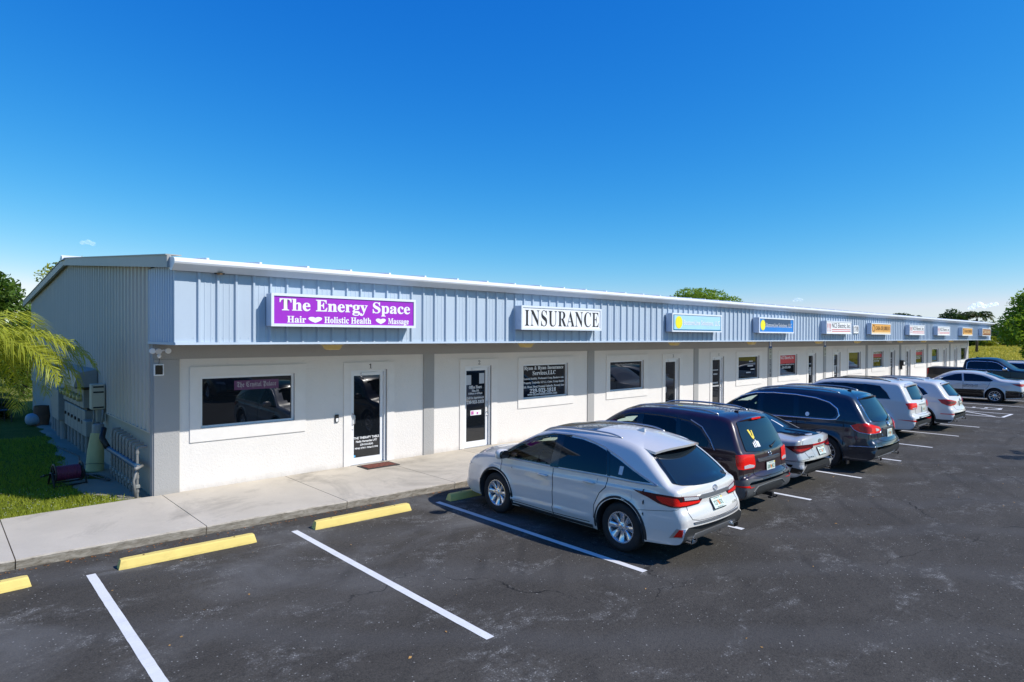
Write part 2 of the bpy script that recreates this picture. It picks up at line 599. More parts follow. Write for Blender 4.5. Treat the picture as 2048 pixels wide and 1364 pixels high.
def text_mb(mb, body, cx, cz, w, h, y, offset=0.0, res=3, slope=0.0, mi=0, spacing=1.0, flip=False):
    """flat lettering in the xz plane facing -y (or +y if flip), its box w x h centred on cx, cz"""
    a, fs = text_geo(body, offset, res, spacing)
    if len(a) == 0:
        return mb
    sx = -1 if flip else 1
    vs = [(cx + sx * p[0] * w, y, cz + p[1] * h + slope * p[0] * w) for p in a]
    return mb.add(vs, fs, mi)
# ================================================================ THE SETTING
random.seed(4)
LX = 62.1            # building length
BAY = 6.2725
ZS = 2.95            # underside of the canopy fascia
YF = -1.53           # fascia plane
ZE = 4.18            # top of fascia panels
SW = 0.14            # sidewalk height

# --- ground
def ground():
    mb = MB()
    mb.add([(-2500, -2500, -0.05), (2500, -2500, -0.05), (2500, 2500, -0.05), (-2500, 2500, -0.05)], [(0, 1, 2, 3)])
    struct(mb.build('ground', mat_grass('far_ground', (0.12, 0.14, 0.03), (0.20, 0.20, 0.05), (0.26, 0.23, 0.08), 0.12)))
    # meadow beyond the lot: a sheet that swells gently
    m, nt, bs = new_mat('meadow_grass')
    p = wpos(nt)
    c = mixc(nt, ramp(nt, noise(nt, wpos(nt, (0.05, 0.4, 1)), 1.0, 7, 0.65, 0.5), 0.35, 0.68), (0.36, 0.33, 0.045), (0.50, 0.43, 0.07))
    c = mixc(nt, ramp(nt, noise(nt, p, 1.4, 6, 0.7), 0.52, 0.72), c, (0.52, 0.44, 0.11))
    nt.links.new(c, bs.inputs['Base Color'])
    bs.inputs['Roughness'].default_value = 1.0
    bs.inputs['Specular IOR Level'].default_value = 0.05
    bump(nt, bs, noise(nt, p, 3.0, 6, 0.75), 1.0, 0.3)
    mb = MB()
    nx, ny = 60, 60
    rr = random.Random(2)
    for i in range(nx + 1):
        for j in range(ny + 1):
            x = 74 + i * 4.2; y = -40 + j * 3.0
            t = min(1, i / 8)
            z = -0.02 + t * (0.55 * math.sin(x * 0.045) * math.sin(y * 0.06 + 0.5) + 0.25 * math.sin(x * .13 + y * .09) + 0.5)
            mb.v.append((x, y, z + rr.uniform(-.06, .06) * t))
    for i in range(nx):
        for j in range(ny):
            a = i * (ny + 1) + j
            mb.f.append((a, a + ny + 1, a + ny + 2, a + 1))
    mb.m = [0] * len(mb.f)
    struct(mb.build('meadow', m, smooth=True))
    # the parking lot
    mb = MB()
    xs = [-70 + 4 * i for i in range(37)]
    ys = [-70, -40, -25, -16, -12, -9, -7, -5, -3.5, -2.3]
    for x in xs:
        for y in ys:
            mb.v.append((x, y, 0.0))
    for i in range(len(xs) - 1):
        for j in range(len(ys) - 1):
            a = i * len(ys) + j
            mb.f.append((a, a + len(ys), a + len(ys) + 1, a + 1))
    mb.m = [0] * len(mb.f)
    struct(mb.build('parking_lot', M['asphalt']))
ground()

def kerb_y(x):
    if x < 5.0: return -2.45 - 0.052 * (x + 2.2)
    return -2.824

def sidewalk():
    mb = MB()
    mb.box(-30, 63.4, -2.2, -0.02, -0.04, 0.10)
    root = struct(mb.build('sidewalk', M['joint']))
    x = -2.21 - 2.335 * 6
    k = 0
    while x < 62.9:
        x1 = x + 2.335
        g = 0.007
        xa, xb = x + g, x1 - g
        ya, yb = kerb_y(xa), kerb_y(xb)
        c = 0.018
        h = SW
        s = MB()
        nseg = 6
        yback = 0.0 if xb > 0.05 else -0.03
        prof = []
        for i in range(nseg + 1):
            u = i / nseg
            xx = xa + (xb - xa) * u
            yy = ya + (yb - ya) * u
            w = 0.004 * math.sin(xx * 9.1) + 0.003 * math.sin(xx * 23)
            e = 0.006 if i in (0, nseg) else 0
            s.v += [(xx, yy + 0.03 + w * .5, -0.01), (xx, yy + w, h - c - e), (xx, yy + c + w, h - e), (xx, yback, h - e * .4), (xx, yback, -0.01)]
        for i in range(nseg):
            for j in range(4):
                a = i * 5 + j
                s.f.append((a, a + 5, a + 6, a + 1))
        s.f.append((0, 1, 2, 3, 4))
        b = nseg * 5
        s.f.append((b + 4, b + 3, b + 2, b + 1, b))
        s.m = [0] * len(s.f)
        s.build('slab', M['concrete'], root)
        x = x1
        k += 1
sidewalk()

LINES = [-1.53, 1.19, 3.91, 6.62, 9.34, 12.10, 14.94, 17.83, 20.85, 23.80, 33.2, 36.6, 39.4, 42.3, 45.2]
def markings():
    def strip(name, pts, w=0.105, z=0.004):
        mb = MB()
        rr = random.Random(len(pts) + int(pts[0][0] * 100))
        for a, b in zip(pts[:-1], pts[1:]):
            a = Vector((*a, z)); b = Vector((*b, z))
            d = (b - a).normalized(); n = Vector((-d.y, d.x, 0)) * w / 2
            k = max(2, int((b - a).length / 0.12))
            base = len(mb.v)
            for i in range(k + 1):
                p = a.lerp(b, i / k)
                j1, j2 = rr.uniform(-.004, .004), rr.uniform(-.004, .004)
                mb.v += [tuple(p + n * (1 + j1 / w)), tuple(p - n * (1 + j2 / w))]
            for i in range(k):
                q = base + 2 * i
                mb.f.append((q, q + 1, q + 3, q + 2))
            z += 0.0015
        mb.m = [0] * len(mb.f)
        return struct(mb.build(name, M['line']))
    for i, x in enumerate(LINES):
        strip('parking_line', [(x + 0.02, -3.30 - (0.1 if i > 1 else 0)), (x, -8.09 + 0.014 * i)])
    # hatched access aisle
    strip('aisle_marking', [(27.8, -3.6), (27.8, -7.9)])
    strip('aisle_marking', [(29.4, -3.6), (29.4, -7.95)])
    strip('aisle_marking', [(27.8, -7.95), (29.45, -8.0)], z=0.007)
    for k in range(3):
        strip('aisle_marking', [(27.9, -7.7 + k * 1.4), (29.3, -6.3 + k * 1.4)], z=0.0085)
    # wheelchair symbol painted in the stall beyond the aisle
    mb = MB()
    cx, cy, z = 31.2, -6.9, 0.005
    for k in range(26):
        a0 = R(150 + k * 9); a1 = R(150 + (k + 1) * 9)
        r0, r1 = 0.36, 0.48
        mb.add([(cx + r0 * math.cos(a0), cy + r0 * math.sin(a0), z), (cx + r1 * math.cos(a0), cy + r1 * math.sin(a0), z), (cx + r1 * math.cos(a1), cy + r1 * math.sin(a1), z), (cx + r0 * math.cos(a1), cy + r0 * math.sin(a1), z)], [(0, 1, 2, 3)])
    z += 0.0015
    for (x0, x1, y0, y1) in ((-.12, 0.0, .12, .85), (0.0, .42, .05, .17), (0.0, .3, .5, .6), (.36, .47, -.42, .05), (.47, .62, -.42, -.31)):
        mb.add([(cx + x0, cy + y0, z), (cx + x1, cy + y0, z), (cx + x1, cy + y1, z), (cx + x0, cy + y1, z)], [(0, 1, 2, 3)])
        z += 0.0005
    ring = [(cx - .06 + .13 * math.cos(2 * PI * k / 16), cy + 1.02 + .13 * math.sin(2 * PI * k / 16), z) for k in range(16)]
    mb.add(ring, [tuple(range(16))])
    struct(mb.build('wheelchair_marking', M['line']))
markings()

# wheel stops
def wheel_stops():
    def stop(xa, ya, xb, yb, label):
        d = Vector((xb - xa, yb - ya, 0)); L = d.length
        t = thing('wheel_stop', label, 'wheel stop', ((xa + xb) / 2, (ya + yb) / 2, 0), math.atan2(d.y, d.x), 'yellow concrete wheel stops')
        mb = MB()
        n = 20
        prof = [(-.085, 0.0), (-.082, .03), (-.058, .105), (-.045, .122), (.045, .122), (.058, .105), (.082, .03), (.085, 0.0)]
        rr = random.Random(int(xa * 10))
        for i in range(n + 1):
            u = -L / 2 + L * i / n
            e = 0.03 if i in (0, n) else 0
            s = 1 - (0.12 if i in (0, n) else 0)
            for (y, z) in prof:
                mb.v.append((u - math.copysign(e * z / .122, u), y * s + rr.uniform(-.002, .002), z * (1 if i not in (0, n) else .96) + rr.uniform(-.0015, .0015)))
        k = len(prof)
        for i in range(n):
            for j in range(k - 1):
                a = i * k + j
                mb.f.append((a, a + 1, a + k + 1, a + k))
        mb.f.append(tuple(range(k - 1, -1, -1)))
        mb.f.append(tuple(range(n * k, n * k + k)))
        mb.m = [0] * len(mb.f)
        mb.build('concrete_bar', M['yellow'], t)
        b = MB()
        for u in (-L * .33, L * .33):
            b.lathe([(0.0, .127), (.012, .127), (.014, .1235)], 10, 'z', (u, 0, 0))
        b.build('anchor_pin', mat('rusty_pin', (.12, .05, .025), .8), t)
    stop(-3.92, -3.28, -2.12, -3.19, 'yellow concrete wheel stop cut off by the left edge of the picture')
    stop(-1.21, -3.30, 0.57, -3.37, 'yellow concrete wheel stop in the leftmost empty parking space')
    stop(1.48, -3.40, 3.26, -3.47, 'yellow concrete wheel stop left of the white crossover')
    stop(4.14, -3.45, 5.94, -3.50, 'yellow concrete wheel stop shaded under the nose of the white crossover')
wheel_stops()

# ================================================================ THE BUILDING
BLD = thing('commercial_building', 'long low white stucco shop building with light blue ribbed metal fascia', 'building', (0, 0, 0))

def bay_layout():
    out = []
    for k in range(10):
        x0 = BAY * k
        if k % 2 == 0:
            out.append(dict(x0=x0, wt=(x0 + .60, x0 + 2.90), wo=(x0 + .79, x0 + 2.66), dt=(x0 + 3.80, x0 + 5.12), do=(x0 + 3.98, x0 + 4.92)))
        else:
            out.append(dict(x0=x0, wt=(x0 + 2.92, x0 + 5.26), wo=(x0 + 3.12, x0 + 5.01), dt=(x0 + .83, x0 + 2.13), do=(x0 + 1.0, x0 + 1.92)))
    return out
BAYS = bay_layout()
ZW0, ZW1 = 1.30, 2.30      # window opening
ZT0, ZT1 = 1.05, 2.49      # surround
ZD1 = 2.31                 # door opening top
RW = 0.07                  # recess of a window pane
RD = 0.13                  # recess of a door

def walls():
    xs = {0.0, LX}
    opens = []
    for b in BAYS:
        opens.append((b['wo'][0], b['wo'][1], ZW0, ZW1))
        opens.append((b['do'][0], b['do'][1], 0.10, ZD1))
        xs |= {*b['wo'], *b['do']}
    xs = sorted(xs)
    zs = [0.10, ZW0, ZW1, ZD1, 3.2]
    mb = MB()
    for i in range(len(xs) - 1):
        for j in range(len(zs) - 1):
            xm, zm = (xs[i] + xs[i + 1]) / 2, (zs[j] + zs[j + 1]) / 2
            if any(a < xm < b and c < zm < d for a, b, c, d in opens):
                continue
            mb.add([(xs[i], 0, zs[j]), (xs[i + 1], 0, zs[j]), (xs[i + 1], 0, zs[j + 1]), (xs[i], 0, zs[j + 1])], [(0, 1, 2, 3)])
    # back, ends and inside liner
    mb.add([(LX, 0, 0.0), (LX, 18.4, 0.0), (LX, 18.4, 4.3), (LX, 9.1, 5.1), (LX, 0, 4.25)], [(0, 1, 2, 3, 4)])
    mb.add([(0.02, 18.4, 0), (LX, 18.4, 0), (LX, 18.4, 4.3), (0.02, 18.4, 4.3)], [(3, 2, 1, 0)])
    mb.build('wall', M['white_stucco'], BLD)
    # jambs of the openings
    for b in BAYS:
        for (a, c, z0, z1, d) in ((*b['wo'], ZW0, ZW1, RW + .06), (*b['do'], SW, ZD1, RD + .07)):
            j = MB()
            j.add([(a, 0, z0), (a, d, z0), (a, d, z1), (a, 0, z1)], [(0, 1, 2, 3)])
            j.add([(c, 0, z0), (c, d, z0), (c, d, z1), (c, 0, z1)], [(3, 2, 1, 0)])
            j.add([(a, 0, z1), (a, d, z1), (c, d, z1), (c, 0, z1)], [(0, 1, 2, 3)])
            j.add([(a, 0, z0), (c, 0, z0), (c, d, z0), (a, d, z0)], [(0, 1, 2, 3)])
            j.add([(a, d, z0), (c, d, z0), (c, d, z1), (a, d, z1)], [(0, 1, 2, 3)])
            j.build('jamb', M['reveal'], BLD)
    # grey header band and pilasters
    h = MB()
    h.box(0.0, LX, -0.022, 0.0, 2.65, 3.15)
    h.build('header_band', M['grey_stucco'], BLD)
    for k in range(11):
        if k == 0: a, c = -0.012, 0.42
        elif k == 10: a, c = LX - .36, LX + .01
        else:
            cx = 6.12 + 6.245 * (k - 1); a, c = cx - .16, cx + .16
            if k == 4: a, c = cx - .2, cx + .2
        p = MB()
        p.box(a, c, -0.028, 0.03, SW - .03, 2.648, c=0.004)
        p.build('pilaster', M['grey_stucco'], BLD)
    s = MB()
    s.box(0.02, LX - .02, YF + .05, -0.023, 2.965, 3.0)
    s.build('soffit', M['grey_metal'], BLD)
walls()

def ring(mb, x0, x1, z0, z1, a0, a1, c0, c1, y0, y1):
    """rectangular ring between outer (x0..x1,z0..z1) and inner (a0..a1,c0..c1), front at y0, back at y1"""
    o = [(x0, z0), (x1, z0), (x1, z1), (x0, z1)]
    n = [(a0, c0), (a1, c0), (a1, c1), (a0, c1)]
    vs = [(p[0], y0, p[1]) for p in o] + [(p[0], y0, p[1]) for p in n] + [(p[0], y1, p[1]) for p in o] + [(p[0], y1, p[1]) for p in n]
    fs = []
    for i in range(4):
        j = (i + 1) % 4
        fs += [(i, j, 4 + j, 4 + i), (8 + i, 8 + j, j, i), (4 + i, 4 + j, 12 + j, 12 + i)]
    mb.add(vs, fs)

def lettering(parent, lines, y, matl, name='lettering', sf=True, off=0.0):
    """lines: (text, cx, cz, w, h)"""
    for t, cx, cz, w, h in lines:
        mb = MB()
        text_mb(mb, serif(t) if sf else t, cx, cz, w, h, y, off, 2)
        o = mb.build(name, matl, parent)
    return o

M['purple'] = mat('dark_purple_vinyl', (0.10, 0.02, 0.09), 0.4)
M['paper'] = mat('paper_notice', (0.5, 0.52, 0.55), 0.7)  # also colours the sign and reflection bars of one shop window
M['mat_red'] = mat('doormat', (0.18, 0.05, 0.03), 0.95, var=0.7, vscale=18, bmp=.5)

def windows_doors():
    nums = '1 2 3 4 5 6 7 8 9 10'.split()
    for k, b in enumerate(BAYS):
        # ---------- window
        w = MB()
        ring(w, b['wt'][0], b['wt'][1], ZT0, ZT1, b['wo'][0] - .0, b['wo'][1] + .0, ZW0, ZW1, -0.024, 0.0)
        win = w.build('window', M['trim'], BLD)
        f = MB()
        a0, a1 = b['wo']
        ring(f, a0 + .002, a1 - .002, ZW0 + .002, ZW1 - .002, a0 + .045, a1 - .045, ZW0 + .045, ZW1 - .045, 0.03, RW + .05)
        f.build('frame', M['alu'], win)
        g = MB()
        g.add([(a0 + .03, RW, ZW0 + .03), (a1 - .03, RW, ZW0 + .03), (a1 - .03, RW, ZW1 - .03), (a0 + .03, RW, ZW1 - .03)], [(0, 1, 2, 3)])
        g.build('pane', M['pane'], win)
        yy = RW - .004
        cw = (a0 + a1) / 2
        if k == 0:
            s = MB(); s.box(cw - .28, cw + .62, yy, yy + .002, 2.0, 2.19); s.build('sign_panel', M['purple'], win)
            lettering(win, [(fraktur('The Crystal Palace'), cw + .17, 2.095, .80, .14)], yy - .002, mat('faded_white_print', (.35, .33, .35), .6), sf=False)
        if k == 1:
            lettering(win, [('Ryan & Ryan Insurance', cw, 2.165, 1.66, .13), ('Services,LLC', cw, 2.02, .98, .14),
                            ("General liability, Workman's Comp, Business Auto", cw, 1.865, 1.70, .075), ('Property, Umbrella, E.P.L.I., Cyber, Group Health', cw, 1.745, 1.70, .075),
                            ('Life, Home, Flood, Personal Umbrella, Personal Auto', cw, 1.63, 1.74, .075), ('239-933-1818', cw - .05, 1.515, 1.1, .125), ('www.RyanAndRyanIns.com', cw - .07, 1.405, 1.25, .10)], yy, M['white_print'], off=.006)
        if k == 3:
            s = MB()
            for q, (u, z, ww, hh) in enumerate([(.15, 2.03, .34, .05), (.02, 1.83, .5, .06), (.30, 1.68, .36, .05), (-.1, 1.55, .4, .05)]):
                s.box(cw + u, cw + u + ww, yy, yy + .002, z, z + hh)
            s.build('sign_and_reflection_bar', M['paper'], win)  # pale bars painted for signs and white squiggles of reflection on the pane
        if k in (4, 6, 7):
            s = MB(); s.box(a0 + .06, a1 - .08, yy, yy + .002, 1.86 if k == 4 else 1.9, 2.24 if k == 4 else 2.12); s.build('sign_panel', M['red_print'], win)
            lettering(win, [('NCS Electric, Inc.', cw + .03, 2.13 if k == 4 else 2.17, 1.45, .17), ('A full service electrical contractor', cw, 1.82, 1.6, .07), ('239-573-3484', cw - .1, 1.68, .95, .11)], yy - .003, M['white_print'], sf=False, off=.012)
        if k == 8:
            s = MB(); s.box(a0 + .06, a1 - .3, yy, yy + .002, 1.42, 1.75); s.build('sign_panel', mat('teal_vinyl', (.02, .12, .2), .5), win)
        # ---------- door
        d0, d1 = b['do']
        q = MB()
        y0 = RD
        ring(q, d0 + .004, d1 - .004, SW + .004, ZD1 - .004, d0 + .045, d1 - .045, SW + .012, ZD1 - .045, 0.03, y0 + .06)
        ring(q, d0 + .05, d1 - .05, SW + .016, ZD1 - .05, d0 + .125, d1 - .125, SW + .15, ZD1 - .13, y0 - .045, y0 + .0)
        door = q.build('door', M['alu'], BLD)
        g = MB()
        yg = y0 - .018
        g.add([(d0 + .11, yg, SW + .13), (d1 - .11, yg, SW + .13), (d1 - .11, yg, ZD1 - .11), (d0 + .11, yg, ZD1 - .11)], [(0, 1, 2, 3)])
        g.build('pane', M['pane'], door)
        s = MB()
        t0, t1 = b['dt']
        yf = -0.024
        s.box(t0, d0, yf, 0.0, SW + .004, ZT1)
        s.box(d1, t1, yf, 0.0, SW + .004, ZT1)
        s.box(d0, d1, yf, 0.0, ZD1, ZT1)
        s.build('surround', M['trim'], door)
        dc = (d0 + d1) / 2
        lettering(door, [(nums[k], dc + .02, 2.40, .07 if k < 9 else .13, .11)], yf - .003, M['black_print'], 'door_number')
        # handle: left on odd numbers, right on even ones
        hx = d0 + .085 if k % 2 == 0 else d1 - .085
        sgn = 1 if k % 2 == 0 else -1
        h = MB()
        yh = y0 - .045
        h.tube([(hx, yh, 1.32), (hx, yh - .05, 1.30), (hx + sgn * .03, yh - .06, 1.27), (hx + sgn * .03, yh - .06, 1.10), (hx, yh - .05, 1.07), (hx, yh, 1.05)], .012, 8)
        h.lathe([(0, -.02), (.018, -.02), (.02, 0)], 10, 'y', (hx, yh - .003, .96))
        h.build('handle', M['steel'], door, smooth=True)
        h = MB()
        h.box(d0 + .3, d1 - .25, y0 - .085, y0 - .046, ZD1 - .115, ZD1 - .06)
        h.build('closer', M['alu'], door)
        th = MB()
        th.box(d0 - .01, d1 + .01, -.03, y0 + .05, SW + .001, SW + .018)
        th.build('threshold', M['steel'], door)
        yl = yg - .004
        if k == 0:
            lettering(door, [('THE THERAPY TABLE', dc, .735, .66, .055), ('Nadia Hernandez LMT', dc, .655, .55, .05), ('239-333-8242', dc, .575, .34, .045), ('MM# 37411 MA# 51994', dc, .495, .60, .045)], yl, M['white_print'], sf=False, off=.02)
            s = MB(); s.box(d0 + .13, d0 + .18, yl, yl + .002, .30, .35); s.build('sticker', mat('blue_sticker', (.1, .4, .7), .5), door)
        elif k == 1:
            lettering(door, [('Office Hours', dc, 1.735, .44, .085), ('Mon.-Fri.', dc, 1.64, .25, .065), ('8:30am to 4:30pm', dc, 1.56, .48, .06), ('Call For Appointment', dc, 1.445, .60, .07), ('239-933-1818', dc, 1.335, .60, .085)], yl, M['white_print'], off=.008)
            s = MB(); s.box(d0 + .13, d0 + .31, yl, yl + .002, 1.80, 2.06); s.box(d1 - .33, d1 - .15, yl, yl + .002, 1.82, 2.10); s.build('paper_notice', M['paper'], door)
            s = MB()
            s.box(dc - .17, dc + .2, yl, yl + .002, .98, 1.11)
            s.build('credit_card_sticker', M['white_print'], door)
            s = MB()
            s.box(dc - .15, dc - .06, yl - .003, yl - .001, 1.0, 1.09); s.box(dc + .04, dc + .1, yl - .003, yl - .001, 1.0, 1.06)
            s.build('card_emblem', mat('pink_print', (.5, .12, .35), .5), door)
        elif k >= 3:
            rr = random.Random(k)
            s = MB()
            z = 1.75
            while z > .9:
                hh = rr.uniform(.03, .07)
                ww = rr.uniform(.3, .58)
                if rr.random() < .7:
                    s.box(dc - ww / 2, dc + ww / 2, yl, yl + .002, z, z + hh)
                z -= rr.uniform(.1, .22)
            if k in (4, 5):
                s.box(dc - .25, dc + .28, yl, yl + .002, .72, .80)
                s.box(dc - .05, dc + .15, yl - .003, yl - .001, 1.2, 1.6)
            s.build('door_notice', mat('notice_grey', (.45, .45, .45), .6), door)
windows_doors()

def fascia():
    prof = [(0.0, 0.0)]
    for c in (.1524, .4572, .762):
        prof += [(c - .036, 0), (c - .016, -.042), (c + .014, -.042), (c + .036, 0)]
        if c < .7:
            for mct in (c + .102, c + .203):
                prof += [(mct - .014, 0), (mct - .007, -.005), (mct + .007, -.005), (mct + .014, 0)]
    prof.append((.9144, 0))
    def sheet(z0, z1):
        mb = MB()
        for (x, y) in prof:
            mb.v += [(x, y, z0), (x, y, z1)]
        for i in range(len(prof) - 1):
            mb.f.append((2 * i, 2 * i + 2, 2 * i + 3, 2 * i + 1))
        # screws along the foot of the panel
        mb.m = [0] * len(mb.f)
        for c in (.07, .235, .375, .54, .68, .845):
            mb.box(c - .006, c + .006, -.006, -.001, z0 + .07, z0 + .082)
        return mb
    me = sheet(ZS + .03, ZE).mesh('fascia_panel', M['blue_metal'])
    x = .1587
    n = 0
    while x + .9144 < LX - .05:
        obj('fascia_panel', me, BLD, (x, YF, 0))
        x += .9144; n += 1
    for (xa, xb) in ((x, LX), (-.064, .1585)):
        mb = MB()
        mb.box(xa, xb, YF - .004, YF + .03, ZS + .03, ZE)
        mb.build('fascia_corner_trim', M['blue_metal'], BLD)
    # return at the near end: closely ribbed
    mb = MB()
    n = 11
    y0, y1 = YF + .031, 0.19
    ys = []
    for i in range(n):
        a = y0 + (y1 - y0) * i / n; w = (y1 - y0) / n
        ys += [(a, 0), (a + w * .35, 0), (a + w * .5, .028), (a + w * .8, .028), (a + w * .95, 0)]
    ys.append((y1, 0))
    for (y, d) in ys:
        mb.v += [(-.03 - .03 + d, y, ZS + .03), (-.03 - .03 + d, y, ZE + .13)]
    for i in range(len(ys) - 1):
        mb.f.append((2 * i, 2 * i + 1, 2 * i + 3, 2 * i + 2))
    mb.m = [0] * len(mb.f)
    mb.build('fascia_return', M['blue_metal'], BLD)
    # far end return
    mb = MB()
    mb.box(LX, LX + .03, YF, 0.0, ZS + .03, ZE)
    mb.build('fascia_return', M['blue_metal'], BLD)
    mb = MB()
    mb.prism([(YF - .05, ZS - .01), (YF + .03, ZS - .015), (YF + .03, ZS + .029), (YF - .045, ZS + .029)], 'x', -.06, LX + .03)
    mb.build('drip_trim', M['blue_metal'], BLD)
    mb = MB()
    mb.prism([(YF + .032, ZS - .015), (.19, ZS - .015), (.19, ZS + .029), (YF + .032, ZS + .029)], 'x', -.065, -.025)
    mb.build('drip_trim', M['blue_metal'], BLD)
    # eave trim
    mb = MB()
    P = [(YF - .02, ZE - .01), (YF - .10, ZE - .012), (YF - .255, ZE + .085), (YF - .27, ZE + .115), (YF - .265, ZE + .155), (YF - .22, ZE + .185), (YF + .1, ZE + .222), (YF + .1, ZE + .05)]
    mb.prism(P[::-1], 'x', -.13, LX + .12)
    mb.build('eave_trim', M['roof_white'], BLD)
fascia()

def roof():
    zf, yr, zr, yb = ZE + .215, 9.3, 5.27, 19.9
    mb = MB()
    mb.prism([(YF + .1, zf - .02), (YF + .1, zf + .004), (yr, zr), (yb, zf + .0), (yb, zf - .024), (yr, zr - .024)][::-1], 'x', -.10, LX + .10)
    rt = mb.build('roof', M['roof_white'], BLD)
    # standing ribs of the roof sheets
    rb = MB()
    s1 = (zr - zf) / (yr - YF - .1)
    rb.prism([(YF + .2, zf + .004 + s1 * .1), (yr, zr + .001), (yr, zr + .035), (YF + .2, zf + .04 + s1 * .1)], 'x', 0, .04)
    me = rb.mesh('roof_rib', M['roof_white'])
    x = .5
    while x < LX:
        obj('roof_rib', me, rt, (x, 0, 0)); x += .9144
    # rake trim on the near gable
    d = 0.17
    for (ya, za, yb_, zb) in ((YF + .02, zf - .01, yr, zr - .0), (yb + .0, zf - .0, yr, zr - .0)):
        t = MB()
        a, c = (ya, za), (yb_, zb)
        poly = [(a[0], a[1] - d), (c[0], c[1] - d), (c[0], c[1] - .02), (c[0], c[1] + .03), (a[0], a[1] + .03)]
        if ya > yb_: poly = poly[::-1]
        t.prism(poly, 'x', -.17, -.105)
        t.prism([(p[0], p[1]) for p in ([(a[0], a[1] + .031), (c[0], c[1] + .031), (c[0], c[1] + .05), (a[0], a[1] + .05)] if ya < yb_ else [(c[0], c[1] + .031), (a[0], a[1] + .031), (a[0], a[1] + .05), (c[0], c[1] + .05)])], 'x', -.19, .05)
        t.build('rake_trim', M['rake'], BLD)
    t = MB()
    t.prism([(yr - .28, zr - .03), (yr + .28, zr - .03), (yr + .2, zr + .05), (yr, zr + .12), (yr - .2, zr + .05)], 'x', -.22, LX)
    t.build('ridge_cap', M['roof_white'], BLD)
roof()

def side_wall():
    mb = MB()
    mb.box(-0.001, 0.02, 0.0, 18.4, -0.02, 1.33)
    mb.build('stucco_base', M['base_stucco'], BLD)
    prof = []
    w = .9144
    for i in range(3):
        c = .1524 + .3048 * i
        prof += [(c - .085, 0), (c - .055, -.03), (c + .015, -.03), (c + .045, 0)]
    prof = [(0, 0)] + prof + [(w, 0)]
    def top(y):
        zf, yr, zr = ZE + .215, 9.3, 5.27
        s = (zr - zf) / (yr - (YF + .1))
        return zr - abs(y - yr) * s - .06
    y = 0.19
    n = 0
    while y < 18.4:
        m2 = MB()
        for (u, d) in prof:
            yy = min(y + u, 18.4)
            m2.v += [(d - .015, yy, 1.30), (d - .015, yy, top(yy))]
        for i in range(len(prof) - 1):
            m2.f.append((2 * i, 2 * i + 1, 2 * i + 3, 2 * i + 2))
        m2.m = [0] * len(m2.f)
        m2.build('siding_panel', M['grey_metal'], BLD)
        y += w; n += 1
    t = MB()
    t.box(-.05, -.012, .155, .19, 1.28, 4.1)
    t.box(-.05, .0, .191, 18.4, 1.275, 1.299)
    t.build('corner_trim', M['grey_metal'], BLD)
    s = MB()
    s.box(-.03, -.002, .0, .19, SW - .02, 2.94)
    s.build('corner_pilaster_return', M['grey_stucco'], BLD)
side_wall()

# ================================================================ SIGNS
M['sign_box'] = mat('sign_cabinet_blue', (0.40, 0.50, 0.66), 0.45, var=.05)
M['sign_frame'] = mat('sign_frame_white', (0.74, 0.78, 0.82), 0.4)
M['f_purple'] = mat('purple_face', (0.36, 0.022, 0.52), 0.35, var=.06, vscale=1)
M['f_white'] = mat('white_face', (0.86, 0.86, 0.86), 0.35, var=.03)
M['f_lblue'] = mat('pale_blue_face', (0.42, 0.70, 0.86), 0.3, var=.05)
M['f_blue'] = mat('blue_face', (0.0, 0.20, 0.62), 0.3, var=.06)
M['f_dark'] = mat('dark_blue_face', (0.02, 0.06, 0.14), 0.3)
M['f_teal'] = mat('teal_edge', (0.0, 0.16, 0.30), 0.4)
M['f_yellow'] = mat('yellow_disc', (0.90, 0.80, 0.02), 0.4)
M['f_orange'] = mat('orange_face', (0.80, 0.38, 0.07), 0.4, var=.15, vscale=4)
M['f_cream'] = mat('cream_band', (0.85, 0.62, 0.32), 0.4)
M['f_brown'] = mat('brown_print', (0.16, 0.06, 0.01), 0.5)
M['f_rust'] = mat('faded_brown_face', (0.36, 0.15, 0.06), 0.5, var=.3, vscale=3)

